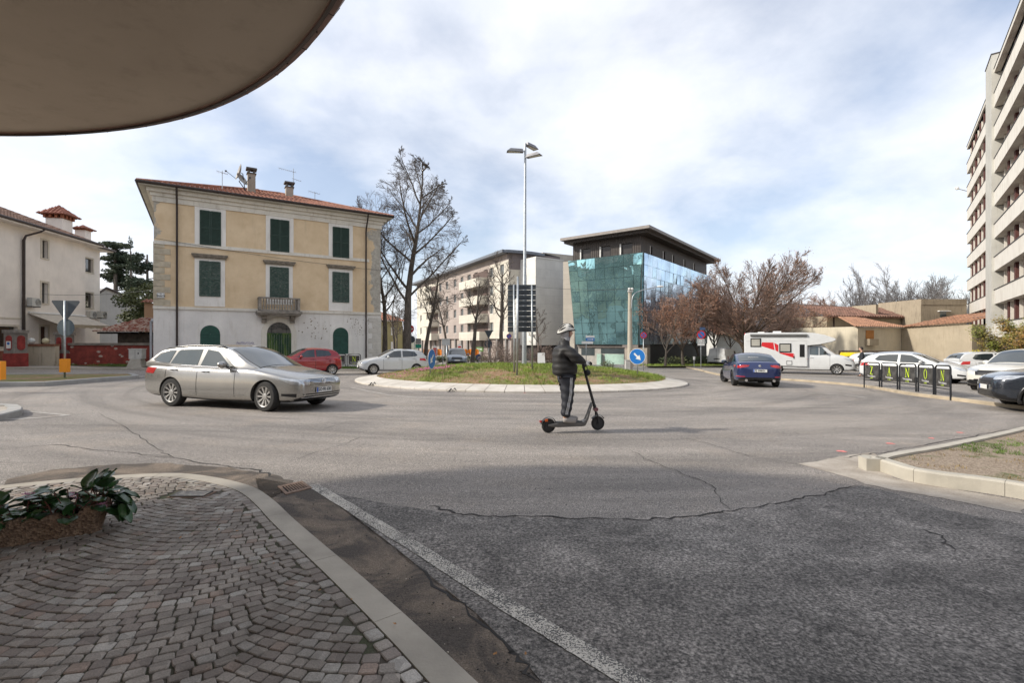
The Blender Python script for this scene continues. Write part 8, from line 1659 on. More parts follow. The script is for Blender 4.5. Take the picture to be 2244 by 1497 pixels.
for u,Y,h,rd,sd,lf,lab in ((1458,46,2.6,.15,31,1,'brown-leaved tree with a slim trunk left of the pair before the glass side wall'),(1497,48,2.8,.19,33,1,'brown-leaved tree with a thicker dark trunk right of the pair before the glass side wall'),(1532,58,3.4,.20,35,1,'russet-leaved tree behind the no-parking sign'),(1568,66,4.0,.22,37,1,'dark-trunked brown-leaved tree above the white van roof'),(1425,55,2.5,.16,39,.6,'leaf-shedding tree closest to the glass corner'),(1512,70,4.2,.22,41,1,'tall tree with dry leaves at the far end of the glass side wall')):
 make_tree('dry_leaved_tree',lab,gp3(u,Y,.1),h,rd,OAK,sd,m_bk,m_twr,leaf=(dry if sd!=35 else dry2,lf,.062,.2),group='brown-leaved trees beside the glass office')
BIG=dict(env=(1.1,6.9,5.5,4.7),lv=4,seg=[5,10,6,5,4],up=[0,.035,.04,.03,.02],wob=[.03,.05,.07,.08,.1],rmin=.012,trunk_lv=1,sides=[12,7,5,3,3],kids=[20,15,10,6],start=[.42,.10,.08,.1],ang=[.80,.50,.52,.5],len=[2.25,.52,.50,.5],spiral=True,rk=[.5,.5,.6,.7],shape=lambda t:.8+.28*t)
make_tree('bare_tree','big round-crowned bare tree with fine branches and few dry leaves, behind the van',gp3(1633,48,0),4.1,.34,BIG,52,m_bk2,m_twr,leaf=(dry,.3,.06,.15))
bt2=dict(BIG,env=(.4,5.4,4.6,3.6),kids=[11,9,8,5],len=[1.45,.52,.5,.5])
make_tree('bare_tree','second wide bare tree right behind the motorhome roof',gp3(1690,55,0),3.5,.30,bt2,55,m_bk2,m_twr,leaf=(dry,.25,.06,.15))
for u,Y,h,sd,lf,lab in ((1742,62,3.0,61,dry,'brown-leaved tree above the middle of the motorhome'),(1775,66,3.2,63,dry2,'deep russet-leaved tree above the motorhome cab'),(1808,72,3.0,65,dry,'pale brown tree at the left end of the long tan house'),(1600,74,3.6,67,dry,'brown-leaved tree between the van and the small white house')):
 make_tree('dry_leaved_tree',lab,gp3(u,Y),h,.2,dict(OAK,env=(0,5.4,3.6,4.0)),sd,m_bk2,m_twr,leaf=(lf,1,.07,.22),group='brown trees behind the motorhome')
FAR=dict(lv=3,seg=[6,8,5,4],up=[0,.05,.04,.03],wob=[.04,.06,.08,.1],rmin=.022,trunk_lv=1,sides=[7,5,3,3],kids=[14,13,12],start=[.3,.12,.1],ang=[.65,.5,.5],len=[1.4,.55,.5],spiral=True,rk=[.5,.5,.6],shape=lambda t:.8+.3*t)
for i,(u,Y,top,sd,lab) in enumerate(((1868,95,632,71,'leftmost bare skyline tree behind the tan houses'),(1925,100,618,73,'bare skyline tree over the brown roof, second from the left'),(1955,110,622,74,'thin bare skyline tree in the gap before the flat-topped block'),(2003,96,612,75,'broad bare skyline tree left of the flat-topped concrete block'),(2040,105,616,76,'bare skyline tree above the left corner of the flat-topped block'),(2083,98,608,77,'bare skyline tree next to the balcony tower'))):
 p=gp3(u,Y);H_=1.6+(745-top)*Y/F-p.z;make_tree('bare_tree',lab,p,H_*.42,.3,FAR,sd,m_twg,m_twg,group='bare trees on the right skyline')
gl2=NT('autumn_green_leaf');gl2.col(gl2.mix(gl2.ramp(gl2.noise(.75,4),[(.42,0),(.58,1)]),(.15,.17,.025),(.26,.15,.04)));gl2.rough(.6);gl2=gl2.m
BUSH=dict(lv=4,seg=[4,6,4,3,3],up=[0,.05,.02,0,0],wob=[.05,.15,.2,.25,.3],rmin=.008,trunk_lv=1,sides=[8,5,4,3,3],kids=[8,8,7,5],start=[.4,.2,.1,.1],ang=[.8,.7,.7,.7],len=[1.05,.5,.5,.5],spiral=True,rk=[.6,.5,.6,.7],shape=lambda t:.8+.2*t)
p=gp3(2256,28,PH);make_tree('street_tree','tree with olive green and rusty leaves at the right edge before the tower',p,2.0,.13,BUSH,81,m_bk2,m_twr,leaf=(gl2,3,.065,.14))
p=gp3(2230,33,PH);make_tree('street_tree','smaller rusty-green tree left of the olive tree at the right edge',p,1.9,.10,dict(BUSH,kids=[7,7,6,4]),83,m_bk2,m_twr,leaf=(gl2,2,.07,.14))
def leafcloud(name,lab,p,blobs,m,cnt,sz,trunk_h,tr,seed,cat='tree',tm=None,flat=.5):
 r=random.Random(seed);t=thing(name,lab,cat,p);mb=MB();mb.tube([Vector(p)-Vector((0,0,.2)),Vector(p)+Vector((.1,0,trunk_h*.5)),Vector(p)+Vector((0,.05,trunk_h))],[tr,tr*.8,tr*.35],8)
 for (c,rx,rz) in blobs:mb.tube([Vector(p)+Vector((0,0,trunk_h*clamp((c[2]-rz)/max(trunk_h,.1),.2,.95))),Vector(p)+Vector(c)],[tr*.35,tr*.1],5,False)
 mb.build('trunk',tm or m_bk,t,smooth=True);lb=MB()
 for (c,rx,rz) in blobs:
  k=int(cnt*rx*rx)
  for _ in range(k):
   d=Vector((r.gauss(0,1),r.gauss(0,1),r.gauss(0,1))).normalized()*(r.random()**.45);q=Vector(p)+Vector(c)+Vector((d.x*rx,d.y*rx,d.z*rz))
   if sin(q.x*2.1+seed)*sin(q.y*2.7)*sin(q.z*2.3+1)>.35:continue
   u_=Vector((r.gauss(0,1),r.gauss(0,1),r.gauss(0,flat))).normalized();v_=u_.orthogonal().normalized()*sz*r.uniform(.35,.8);u_=u_*sz*r.uniform(.6,1.4);lb.add([q-u_,q-v_,q+u_,q+v_],[(0,1,2,3)])
 lb.build('crown',m,t,wn=False);return t
def gleaf(name,a,b,s=.5):n=NT(name);n.col(n.mix(n.ramp(n.noise(s,5),[(.38,0),(.62,1)]),a,b));n.rough(.7);return n.m
m_ced=gleaf('cedar_needles',(.028,.045,.028),(.075,.095,.055));m_cyp=gleaf('cypress_needles',(.020,.038,.018),(.045,.065,.03));m_mag=gleaf('magnolia_leaf',(.045,.065,.02),(.14,.155,.06),.9);m_pin=gleaf('pine_needles',(.03,.05,.03),(.07,.09,.055))
r=random.Random(2);p=gp3(252,66);bl=[((r.uniform(-2.8,2.8)*(1-abs(z-6)/14),r.uniform(-2,2),z),r.uniform(1.0,2.0),.38) for z in [3+i*.56 for i in range(23)]]
leafcloud('cedar_tree','spreading dark cedar in layered tiers, left of the pointed cypress behind the cream house',p,bl,m_ced,300,.17,15.8,.35,5)
p=gp3(286,60);leafcloud('cypress_tree','pointed dark cypress between the cedar and the pine',p,[((0,0,1+i*.8),1.15*(1-i/21)+.08,.9) for i in range(18)],m_cyp,900,.11,13.5,.2,6)
r=random.Random(12);p=gp3(322,68);leafcloud('pine_tree','loose dark pine behind the villa left corner',p,[((r.uniform(-2.5,2),r.uniform(-2,2),9.6+r.uniform(0,5.6)),r.uniform(.8,1.5),.5) for _ in range(14)],m_pin,380,.16,14.6,.28,8)
r=random.Random(17);p=gp3(306,45);leafcloud('magnolia_tree','broad-leaved glossy evergreen above the tiled shed, beside the villa',p,[((r.uniform(-1.4,1.6),r.uniform(-1.2,1.2),2.6+r.uniform(0,4.2)),r.uniform(.7,1.15),r.uniform(.7,1.0)) for _ in range(16)],m_mag,480,.12,6,.16,9)
p=gp3(2137,34,PH);leafcloud('yellow_shrub','small bright yellow-leaved shrub above the white car roof near the tower',p,[((0,0,1.3),.5,.5),((.45,0,1.1),.35,.35),((-.4,0,1.05),.35,.35)],gleaf('yellow_leaf',(.30,.26,.02),(.62,.52,.04),3),1400,.06,1.0,.05,4,cat='shrub')
mh_=gleaf('hedge_leaf',(.035,.05,.018),(.10,.11,.04),.8)
for i,(x0,y0,x1,y1,hh,lab) in enumerate(((15.5,49.5,23,54.5,1.1,'dark green hedge under the glass side wall, near part'),(24,55.5,33,64,1.3,'dark green hedge under the glass side wall, far part'),(W2(935,58),59,W2(1060,58),60,.75,'low dark hedge along the apartment block shops'))):
 k=14;f=Frame((x0,y0),(x1,y1));p=onG((x0+x1)/2,(y0+y1)/2);bl=[(tuple(f.pt(f.len*j/k,0)-Vector((p.x,p.y,0))+Vector((0,0,hh*.5))),.75,hh*.55) for j in range(k+1)];leafcloud('hedge',lab,p,bl,mh_,260,.10,.3,.05,30+i,cat='hedge')
SH=dict(lv=3,seg=[3,6,5,4],up=[0,.04,.02,0],wob=[.1,.22,.28,.3],rmin=.006,trunk_lv=1,sides=[6,5,4,3],kids=[12,7,6],start=[.1,.15,.1],ang=[.75,.8,.8],len=[3.2,.5,.55],rk=[.7,.6,.6],shape=lambda t:.8+.3*t)
m_shr=mat('greyish_pink_twigs',(.22,.165,.14),.9,var=.25)
for u,Y,sd,s,lab in ((1083,26.5,91,.42,'tangled bare shrub on the island left of the mast, behind the direction board'),(1106,26,94,.40,'bare twiggy shrub on the island directly behind the board posts'),(1188,28.5,92,.46,'contorted bare shrub on the island between the mast and the rider'),(1212,28,95,.40,'bare shrub on the island partly behind the rider')):
 x=W2(u,Y);make_tree('bare_shrub',lab,Vector((x,Y,mound(x,Y))),s,.05,SH,sd,m_shr,m_shr,cat='shrub',group='bare twiggy shrubs on the roundabout')
x=W2(1313,29.5);leafcloud('low_shrub','small round dark green shrub on the right slope of the roundabout',Vector((x,29.2,mound(x,29.2))),[((0,0,.12),.3,.18),((.3,0,.1),.25,.14)],mh_,1800,.04,.1,.02,44,cat='shrub')
x=W2(1345,37);leafcloud('low_shrub','low dark evergreen shrub beside the foot of the concrete lamp pole',onG(x-.5,37,.1),[((0,0,.35),.6,.4)],mh_,900,.06,.2,.03,45,cat='shrub')
r=random.Random(3);mb=MB()
for i in range(140):
 x=-170+i*3.1+r.uniform(-1,1);Y=150+r.uniform(-12,25);z=-1.5;h=r.uniform(5.5,9.5)
 mb.tube([(x,Y,z),(x+r.uniform(-.4,.4),Y,z+h*.7)],[.2,.06],4,False)
 for _ in range(26):a=r.uniform(0,6.28);q=Vector((x,Y,z+h*r.uniform(.2,.7)));mb.tube([q,q+Vector((cos(a)*h*.22,sin(a)*h*.22,h*.16)),q+Vector((cos(a)*h*.26,sin(a)*h*.26,h*.34))],[.07,.05,.03],3,False)
mb.build('distant_woodland',m_twg,wn=False,kind='stuff',label='distant row of leafless trees closing the view between the buildings')
def skin_me(joints,edges,levels=2,root=0,post=None,k=1.0):
 joints=[(p,(r_*k if not isinstance(r_,tuple) else (r_[0]*k,r_[1]*k))) for p,r_ in joints]
 me=bpy.data.meshes.new('sk');me.from_pydata([tuple(j[0]) for j in joints],edges,[]);o=bpy.data.objects.new('sk',me);C.objects.link(o)
 m=o.modifiers.new('skin','SKIN');m.branch_smoothing=.6
 for i,j in enumerate(joints):r_=j[1];me.skin_vertices[0].data[i].radius=(r_,r_) if not isinstance(r_,tuple) else r_
 me.skin_vertices[0].data[root].use_root=True
 s=o.modifiers.new('sub','SUBSURF');s.levels=levels;s.render_levels=levels
 dg=bpy.context.evaluated_depsgraph_get();dg.update();m2=bpy.data.meshes.new_from_object(o.evaluated_get(dg),depsgraph=dg);bpy.data.objects.remove(o)
 if post:
  for v in m2.vertices:v.co=post(v.co.copy(),v.normal)
 return m2
def chain(js,start=None):return js
def attach(me,name,m,parent,mats=None):
 me.materials.clear()
 for q in (mats or [m]):me.materials.append(q)
 me.polygons.foreach_set('use_smooth',[True]*len(me.polygons));o=bpy.data.objects.new(name,me);C.objects.link(o);o.parent=parent;return o
m_skin=mat('skin',(.50,.30,.22),.55,var=.06);m_jk=mat('black_puffer_nylon',(.016,.015,.015),.6,var=.2,scale=8);m_tr=mat('dark_navy_tracksuit',(.014,.016,.024),.65,var=.25,scale=6);m_glove=mat('black_gloves',(.015,.015,.016),.7)
V=Vector
def limbs(root_pts):
 J,E_=[],[]
 for k,(att,ch) in enumerate(root_pts):
  prev=att
  for p,r_ in ch:
   J.append((V(p),r_));
   if prev is not None:E_.append((prev,len(J)-1))
   prev=len(J)-1
 return J,E_
def hand(mb_list,wrist,dirv,palm_n,s=1.0,curl=1.1):
 """palm block plus five bent fingers as skinned chains"""
 d=V(dirv).normalized();n_=V(palm_n).normalized();sd=d.cross(n_).normalized();w_=V(wrist);pc=w_+d*.045*s
 J=[(w_,.021*s),(pc,(.036*s,.018*s)),(w_+d*.085*s,(.038*s,.014*s))];E_=[(0,1),(1,2)]
 for k,(off,ln) in enumerate(((-.029,.062),(-.010,.075),(.010,.072),(.028,.056))):
  b=w_+d*.088*s+sd*off*s;a1=curl*.45;p1=b+(d*cos(a1)+n_*sin(a1))*ln*.45*s;a2=curl*1.1;p2=p1+(d*cos(a2)+n_*sin(a2))*ln*.32*s;a3=curl*1.7;p3=p2+(d*cos(a3)+n_*sin(a3))*ln*.26*s
  i=len(J);J+=[(b,.0095*s),(p1,.0088*s),(p2,.008*s),(p3,.007*s)];E_+=[(2,i),(i,i+1),(i+1,i+2),(i+2,i+3)]
 t0=w_+d*.03*s-sd*.03*s;t1=t0+(d*.6-sd*.7+n_*.5).normalized()*.035*s;t2=t1+(d*.8+n_*.7).normalized()*.028*s;i=len(J);J+=[(t0,.013*s),(t1,.010*s),(t2,.0085*s)];E_+=[(1,i),(i,i+1),(i+1,i+2)]
 return skin_me(J,E_,1)
def head_me(c,yaw=0,s=1.0):
 """head with brow, nose, mouth and chin modelled by displacing a sphere; faces +x before yaw"""
 mb=MB();nu,nv=28,22;vs=[]
 for i in range(nv+1):
  a=pi*i/nv-pi/2
  for j in range(nu):
   t=2*pi*j/nu;x,y,z=cos(a)*cos(t),cos(a)*sin(t),sin(a);X_,Y_,Z_=x*.098,y*.076,z*.118
   if z<0:Y_*=1-.28*(-z);X_=X_*(1-.10*(-z))+.012*(-z)*(1 if x>0 else -.6)
   fr_=max(0,x)
   if fr_>.3:
    X_+=.004*math.exp(-((z-.28)/.10)**2)
    X_-=.007*math.exp(-((z-.10)/.09)**2)*math.exp(-((abs(y)-.38)/.2)**2)
    X_+=.024*math.exp(-((z+.17)/.13)**2)*math.exp(-(y/.13)**2)+.011*math.exp(-((z-.02)/.16)**2)*math.exp(-(y/.10)**2)
    X_+=.006*math.exp(-((z+.43)/.05)**2)*math.exp(-(y/.28)**2)-.004*math.exp(-((z+.48)/.02)**2)*math.exp(-(y/.3)**2)+.005*math.exp(-((z+.53)/.05)**2)*math.exp(-(y/.25)**2)
    X_+=.009*math.exp(-((z+.80)/.14)**2)
   vs.append((c[0]+s*(X_*cos(yaw)-Y_*sin(yaw)),c[1]+s*(X_*sin(yaw)+Y_*cos(yaw)),c[2]+s*Z_))
 mb.add(vs,[(i*nu+j,i*nu+(j+1)%nu,(i+1)*nu+(j+1)%nu,(i+1)*nu+j) for i in range(nv) for j in range(nu)])
 return mb
def root_at(name,lab,cat,p,hd):
 t=thing(name,lab,cat,p);t.rotation_euler=(0,0,atan2(hd[1],hd[0]));return t
rw,fw_=G(1202,949),G(1310,945);hdv=V((fw_.x-rw.x,fw_.y-rw.y,0)).normalized();sct=root_at('electric_scooter','black and grey electric kick scooter under the rider on the roundabout road','scooter',rw,hdv)
m_sb=mat('scooter_black',(.02,.02,.022),.45,var=.2);m_sg=mat('scooter_grey',(.12,.115,.11),.45,.3,var=.1);m_dk=mat('deck_rubber',(.035,.035,.036),.85);m_ro=mat('orange_reflector',(.75,.13,.02),.3)
WB=(fw_-rw).length;R_=.125
for x in (0,WB):
 mb=MB();mb.lathe([(.085,-.022),(.105,-.026),(.120,-.018),(R_,0),(.120,.018),(.105,.026),(.085,.022)],(x,0,R_),axis='y',n=30,closed=True);wh_=loc_mb(mb,'wheel',m_tyre,sct,True)
 mb=MB();mb.lathe([(.088,-.018),(.078,-.012),(.078,.012),(.088,.018)],(x,0,R_),axis='y',n=24);mb.lathe([(0,-.03),(.03 if x else.062,-.03),(.03 if x else.062,.03),(0,.03)],(x,0,R_),axis='y',n=16)
 if x:
  for k in range(5):a=2*pi*k/5+.3;mb.tube([(x+.02*cos(a),0,R_+.02*sin(a)),(x+.082*cos(a),0,R_+.082*sin(a))],[.013,.009],5)
 loc_mb(mb,'rim',m_sb,wh_,True)
def rbox(mb,secs):
 vs=[]
 for x,z0,z1,w_ in secs:vs+=[(x,-w_,z0+.008),(x,-w_+.01,z0),(x,w_-.01,z0),(x,w_,z0+.008),(x,w_,z1-.008),(x,w_-.012,z1),(x,-w_+.012,z1),(x,-w_,z1-.008)]
 mb.add(vs,[(8*i+k,8*i+(k+1)%8,8*i+8+(k+1)%8,8*i+8+k) for i in range(len(secs)-1) for k in range(8)]+[tuple(range(7,-1,-1)),tuple(range(8*len(secs)-8,8*len(secs)))])
mb=MB();rbox(mb,[(-.02,.115,.150,.05),(.08,.105,.165,.075),(.16,.100,.172,.085),(.60,.095,.172,.085),(.66,.100,.180,.07)]);loc_mb(mb,'deck',m_sg,sct,True)
mb=MB();mb.box((.37,0,.176),(.46,.155,.008));loc_mb(mb,'deck_mat',m_dk,sct)
mb=MB();rbox(mb,[(.62,.10,.178,.062),(.68,.115,.205,.055),(.725,.20,.31,.046),(.775,.36,.445,.040),(.800,.42,.50,.036)]);loc_mb(mb,'neck',m_sg,sct,True)
st0,st1=V((WB-.075,0,.46)),V((.632,0,1.20));mb=MB();mb.tube([V((WB-.035,0,.34)),st0],[.030,.030],10);mb.tube([st0,st1],[.026,.021],12);loc_mb(mb,'stem',m_sb,sct,True)
mb=MB();mb.lathe([(.0,-.045),(.035,-.045),(.04,0),(.035,.045),(0,.045)],(WB-.045,0,.375),axis='y',n=18);loc_mb(mb,'folding_hinge',mat('hinge_pinkish',(.22,.10,.11),.4,.3),sct,True)
for sg in (-1,1):mb=MB();mb.tube([V((WB-.035,sg*.02,.33)),V((WB-.02,sg*.045,.26)),V((WB,sg*.045,R_))],[.014,.014,.012],7);loc_mb(mb,'fork',m_sb,sct)
for x0,a0,a1,nm in ((WB,.5,2.55,'mudguard'),(0,.35,2.9,'mudguard')):
 mb=MB();vs=[];k=12
 for i in range(k+1):a=a0+(a1-a0)*i/k;vs+=[(x0+.142*cos(a),-.035,R_+.142*sin(a)),(x0+.152*cos(a),0,R_+.152*sin(a)),(x0+.142*cos(a),.035,R_+.142*sin(a))]
 mb.add(vs,[(3*i+j,3*i+j+1,3*i+4+j,3*i+3+j) for i in range(k) for j in range(2)]);loc_mb(mb,nm,m_sb,sct,True)
mb=MB();mb.box((-.145,0,.205),(.03,.05,.035));loc_mb(mb,'tail_light',m_tail,sct);mb=MB();mb.box((-.05,-.038,.225),(.05,.008,.045));loc_mb(mb,'reflector',m_ro,sct)
mb=MB();mb.tube([V((.60,-.26,1.215)),V((.625,-.12,1.215)),V((.632,0,1.21)),V((.625,.12,1.215)),V((.60,.26,1.215))],.013,8);loc_mb(mb,'handlebar',m_sb,sct,True)
for sg in (-1,1):mb=MB();mb.tube([V((.612,sg*.16,1.215)),V((.596,sg*.29,1.215))],.019,10);loc_mb(mb,'grip',m_dk,sct,True)
mb=MB();mb.sphere((.66,-.02,1.16),.042,12,(1.1,.9,.9));loc_mb(mb,'headlamp',m_sb,sct,True);mb=MB();mb.lathe([(0,0),(.035,.0),(.037,.012),(0,.016)],(.60,-.31,1.215),axis='y',n=14);loc_mb(mb,'bar_end',M_white(),sct)
mb=MB();mb.tube([V((.65,-.03,1.17)),V((.70,-.04,1.14)),V((.71,-.03,1.08)),V((.69,0,1.0))],.006,5);loc_mb(mb,'brake_cable',m_sb,sct)
bg_=root_at('pouch','small round black pouch hanging from the scooter handlebar','pouch',rw,hdv);mb=MB();mb.sphere((.715,-.03,1.03),.058,12,(1.0,.8,.95));loc_mb(mb,'pouch_body',m_glove,bg_,True);mb=MB();mb.tube([V((.66,-.02,1.2)),V((.70,-.05,1.12)),V((.715,-.03,1.07))],.006,5);loc_mb(mb,'strap',m_glove,bg_)
rd=root_at('person','person in a black puffer jacket, white-striped track trousers and white helmet riding the scooter','person',rw,hdv);zd=.18
hip,chest,neckp,hd_c=V((.315,0,1.02)),V((.285,0,1.42)),V((.305,0,1.56)),V((.335,0,1.735))
J,E_=limbs([(None,[(hip,(.13,.15)),((.30,0,1.2),(.125,.15)),(chest,(.12,.165)),(neckp,.058),(hd_c,.07)]),(0,[((.30,-.09,.97),.088),((.315,-.10,.60),.056),((.265,-.10,.27),.042),((.265,-.10,.25),.03)]),(0,[((.33,.09,.97),.088),((.365,.10,.60),.056),((.37,.09,.27),.042),((.375,.09,.25),.03)]),(2,[((.29,-.17,1.45),.065),((.41,-.25,1.27),.048),((.55,-.24,1.23),.034)]),(2,[((.29,.17,1.45),.065),((.41,.25,1.27),.048),((.55,.24,1.23),.034)])])
bd_=attach(skin_me(J,E_),'body',m_skin,rd)
def quilt(zs=.105):
 def f(co,n_):
  k=abs(sin(pi*(co.z-.98)/zs));return co+n_*(.013*k-.010)
 return f
J,E_=limbs([(None,[((.315,0,.955),(.170,.200)),((.30,0,1.10),(.200,.225)),((.28,0,1.28),(.195,.225)),((.275,0,1.42),(.150,.205)),((.29,0,1.52),(.095,.115)),((.305,0,1.60),(.072,.072)),((.315,0,1.64),(.070,.068))]),(3,[((.285,-.19,1.44),.098),((.34,-.245,1.36),.092),((.415,-.275,1.275),.084),((.50,-.265,1.25),.068),((.565,-.255,1.232),.046)]),(3,[((.285,.19,1.44),.098),((.34,.245,1.36),.092),((.415,.275,1.275),.084),((.50,.265,1.25),.068),((.565,.255,1.232),.046)])])
jk=attach(skin_me(J,E_,3,post=quilt(),k=1.14),'puffer_jacket',m_jk,rd)
J,E_=limbs([(None,[((.325,0,1.02),(.105,.130))]),(0,[((.31,-.095,.92),.108),((.315,-.10,.75),.098),((.315,-.10,.56),.086),((.285,-.10,.38),.076),((.262,-.10,.255),.070)]),(0,[((.345,.095,.92),.106),((.365,.10,.75),.092),((.375,.10,.56),.080),((.372,.09,.38),.070),((.375,.09,.27),.066)])])
tr_=attach(skin_me(J,E_,3,post=lambda co,n_:co+n_*.006*sin(co.z*46+co.x*20),k=1.25),'track_trousers',m_tr,rd);tv=BVHTree.FromPolygons([v.co.copy() for v in tr_.data.vertices],[tuple(p.vertices) for p in tr_.data.polygons])
for k,dx in enumerate((-.017,0,.017)):
 mb=MB();vs=[];nseg=26
 for i in range(nseg+1):
  t=i/nseg;z=.96-.63*t;xc=.335+.0*t-.055*max(0,t-.45)/.55-.02*t+dx;h=tv.ray_cast(V((xc,-1,z)),V((0,1,0)))[0] or V((xc,-.2,z))
  for e in (-.0042,.0042):vs.append(V((xc+e,h.y-.003,z)))
 mb.add(vs,[(2*i,2*i+1,2*i+3,2*i+2) for i in range(nseg)]);loc_mb(mb,'white_stripe',mat('stripe_white',(.70,.70,.70),.6,var=0),tr_)
for y,x in ((-.10,.275),(.09,.385)):
 J,E_=limbs([(None,[((x-.055,y,zd+.045),.038),((x+.02,y,zd+.05),(.048,.05)),((x+.09,y,zd+.035),(.036,.045)),((x+.165,y,zd+.028),(.026,.042)),((x+.20,y,zd+.026),(.020,.032))])]);attach(skin_me(J,E_,2,k=1.2),'shoe',mat('grey_shoe',(.30,.28,.265),.8,var=.15),rd)
for sg in (-1,1):
 hm=hand(None,(.565,sg*.255,1.232),(1,-sg*.05,-.05),(-.1,0,-1),1.05,1.25);attach(hm,'glove',m_glove,rd)
hmb=head_me(hd_c);hdo=loc_mb(hmb,'head',m_skin,bd_,True,60)
for sg in (-1,1):mb=MB();mb.sphere((hd_c.x+.082,sg*.030,hd_c.z+.012),.0125,10);e_=loc_mb(mb,'eye',M_white(),hdo,True)
hood=head_me(hd_c+V((-.014,0,-.004)),0,1.08);keep=[i for i,v in enumerate(hood.v) if not (v[0]>hd_c.x+.030 and abs(v[1])<.078 and hd_c.z-.07<v[2]<hd_c.z+.09)];ks=set(keep);hood.f=[f_ for f_ in hood.f if all(i in ks for i in f_)];hood.m=[0]*len(hood.f)
m_hood=mat('pale_grey_hood',(.42,.42,.44),.85,var=.2,scale=14);loc_mb(hood,'hood',m_hood,rd,True,60)
J,E_=limbs([(None,[((.30,0,1.56),.085),((.325,0,1.62),.080),((.34,0,1.68),.074)])]);attach(skin_me(J,E_,2),'neck_scarf',m_hood,rd)
mb=MB()
hc=hd_c+V((-.016,0,.020));nu,nv=36,14
def hpt(a,t,k=1.0):
 x=max(0,cos(a))**.85*cos(t)*.150*k;y=max(0,cos(a))**.85*sin(t)*.104*k;z=sin(a)*.132*k;b_=max(0,-cos(t))*max(0,cos(a))
 return V((hc.x+x-.006*b_,hc.y+y,hc.z+z-.050*b_+.012*max(0,cos(t))*cos(a)))
vs=[hpt((pi/2)*(i/nv),2*pi*j/nu) for i in range(nv+1) for j in range(nu)]
mb.add(vs,[(i*nu+j,i*nu+(j+1)%nu,(i+1)*nu+(j+1)%nu,(i+1)*nu+j) for i in range(nv) for j in range(nu)]+[tuple(range(nu-1,-1,-1))]);hl=loc_mb(mb,'helmet',mat('helmet_white',(.66,.64,.59),.4,var=.05),rd,True,50)
m_hd=mat('helmet_dark',(.022,.02,.019),.5)
for lat,e0,e1,w_ in ((.0,.35,2.6,.010),(.42,.30,1.35,.011),(-.42,.30,1.35,.011),(.45,1.6,2.75,.012),(-.45,1.6,2.75,.012),(.85,.5,1.5,.011),(-.85,.5,1.5,.011),(.88,1.75,2.7,.011),(-.88,1.75,2.7,.011)):
 mb=MB();pts=[]
 for i in range(11):
  e=e0+(e1-e0)*i/10;d=V((cos(e),sin(lat)*sin(e),cos(lat)*sin(e)));pts.append(hpt(atan2(d.z,sqrt(d.x*d.x+d.y*d.y)),atan2(d.y,d.x),1.0))
 mb.tube(pts,[.003+w_*sin(pi*i/10) for i in range(11)],6);loc_mb(mb,'vent',m_hd,hl,True)
mb=MB();mb.tube([hpt(.05,2*pi*k/30,1.0) for k in range(31)],.012,6);loc_mb(mb,'lower_band',m_hd,hl,True)
mb=MB();mb.hexa([V((hd_c.x+.085,-.055,hd_c.z+.055)),V((hd_c.x+.165,-.035,hd_c.z+.030)),V((hd_c.x+.165,.035,hd_c.z+.030)),V((hd_c.x+.085,.055,hd_c.z+.055)),V((hd_c.x+.085,-.055,hd_c.z+.070)),V((hd_c.x+.165,-.035,hd_c.z+.036)),V((hd_c.x+.165,.035,hd_c.z+.036)),V((hd_c.x+.085,.055,hd_c.z+.070))]);loc_mb(mb,'cap_visor',m_glove,rd)
mb=MB();[mb.tube([V((hc.x+.03,s_*.100,hc.z)),V((hc.x+.035,s_*.092,hc.z-.08)),V((hc.x+.045,s_*.03,hc.z-.165))],.005,5) for s_ in (-1,1)];loc_mb(mb,'chin_strap',m_glove,hl)
Ym_=29.0;xm=W2(1889,Ym_);mp2=V((xm,Ym_,g(xm,Ym_)+PH));mn=root_at('person','person in a dark jacket and jeans walking past the motorhome bonnet','person',mp2,(-.8,.6))
J,E_=limbs([(None,[((0,0,.95),(.12,.15)),((0,0,1.15),(.12,.15)),((.01,0,1.36),(.11,.17)),((.02,0,1.5),.055),((.04,0,1.62),.065)]),(0,[((0,-.09,.88),.08),((.08,-.09,.5),.055),((.06,-.09,.10),.04),((.16,-.09,.04),.03)]),(0,[((0,.09,.88),.08),((-.02,.09,.5),.055),((-.16,.09,.12),.04),((-.08,.09,.04),.03)]),(2,[((0,-.19,1.38),.06),((-.03,-.22,1.12),.045),((.05,-.21,.90),.033)]),(2,[((0,.19,1.38),.06),((-.03,.22,1.12),.045),((.05,.21,.90),.033)])])
b2=attach(skin_me(J,E_),'body',m_skin,mn)
J,E_=limbs([(None,[((0,0,.88),(.155,.19)),((0,0,1.1),(.16,.20)),((.01,0,1.36),(.13,.20)),((.02,0,1.50),.075)]),(2,[((0,-.20,1.38),.085),((-.03,-.235,1.14),.07),((.04,-.225,.94),.052)]),(2,[((0,.20,1.38),.085),((-.03,.235,1.14),.07),((.04,.225,.94),.052)])]);attach(skin_me(J,E_,2,k=1.2),'jacket',mat('dark_jacket',(.018,.02,.026),.7),mn)
J,E_=limbs([(None,[((0,0,.92),(.13,.155))]),(0,[((0,-.09,.84),.095),((.08,-.09,.5),.072),((.06,-.09,.12),.058)]),(0,[((0,.09,.84),.095),((-.02,.09,.5),.072),((-.15,.09,.14),.058)])]);attach(skin_me(J,E_,2,k=1.2),'jeans',mat('blue_jeans',(.05,.075,.12),.8,var=.2),mn)
for x,y,z in ((.09,-.09,.0),(-.12,.09,.02)):J,E_=limbs([(None,[((x-.05,y,z+.045),.036),((x+.05,y,z+.04),(.034,.04)),((x+.15,y,z+.03),(.024,.038))])]);attach(skin_me(J,E_,1),'shoe',mat('brown_shoe',(.10,.06,.04),.6),mn)
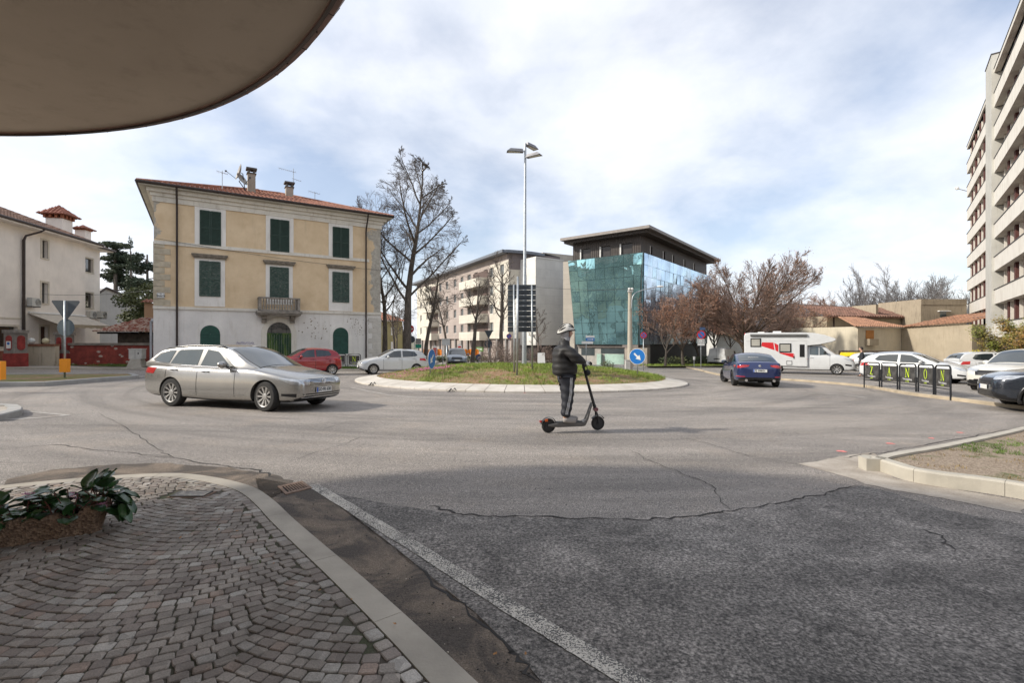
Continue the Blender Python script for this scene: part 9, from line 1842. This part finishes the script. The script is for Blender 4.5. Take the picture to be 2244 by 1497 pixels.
for sg in (-1,1):attach(hand(None,(.05,sg*.21,.90),(.15,0,-1),(0,-sg,0),1.0,.5),'hand',m_skin,b2)
h2=loc_mb(head_me(V((.045,0,1.655))),'head',m_skin,b2,True,60);hr=head_me(V((.030,0,1.672)),0,1.06);hr.f=[f_ for f_ in hr.f if not all(hr.v[i][0]>.075 and hr.v[i][2]<1.73 for i in f_) and min(hr.v[i][2] for i in f_)>1.60];hr.m=[0]*len(hr.f);loc_mb(hr,'hair',mat('dark_hair',(.025,.02,.018),.8),mn,True,60)
f=Frame((4.0,-7.2),(-22,-7.2));bb=thing('building','pale plastered building that carries the round canopy, behind the viewpoint','building',(-9,-7.2,0))
mb=MB();mb.fbox(f,0,f.len,-.3,11,-8,0);mb.build('wall',plaster('pale_cream_wall',(.70,.66,.58),amt=.15),bb)  # unseen wall added to throw light back under the canopy
for i in range(8):mb=MB();mb.fbox(f,1.2+i*3.1,2.6+i*3.1,5.2,7.0,0,.05);mb.build('window',glz,bb)
for i,(a,b,h,c) in enumerate((((-34,6),(-30,22),9,(.55,.48,.36)),((20,-26),(8,-30),12,(.6,.56,.5)),((44,-14),(26,-24),10,(.5,.38,.25)),((-26,-24),(-36,-8),11,(.56,.5,.44)),((-42,0),(-44,16),8,(.6,.5,.4)))):  # unseen houses added to be mirrored in the office glass
 f=Frame(b,a) if i not in (0,4) else Frame(a,b);t=thing('house','rendered house %s'%('north west of the canopy','with tall pale walls south of the canopy','in ochre south east of the viewpoint','in beige south west of the canopy','in pale cream far west of the canopy')[i],'house',(a[0],a[1],0));mb=MB();mb.fbox(f,0,f.len,-1,h,-8,0);mb.build('wall',plaster('render_%s'%'abcde'[i],c),t)
 mb=MB();tiled(mb,f.pt(-.5,h,.6),f.pt(f.len+.5,h,.6),f.pt(2,h+2.2,-4),f.pt(f.len-2,h+2.2,-4),step=.6,r=.16);mb.build('roof',MC['red_roof_tile'],t)
 for j in range(int(f.len/3)):
  for k in range(3):mb=MB();mb.fbox(f,.8+j*3,1.9+j*3,.9+k*3,2.5+k*3,0,.05);mb.build('window',glz,t)
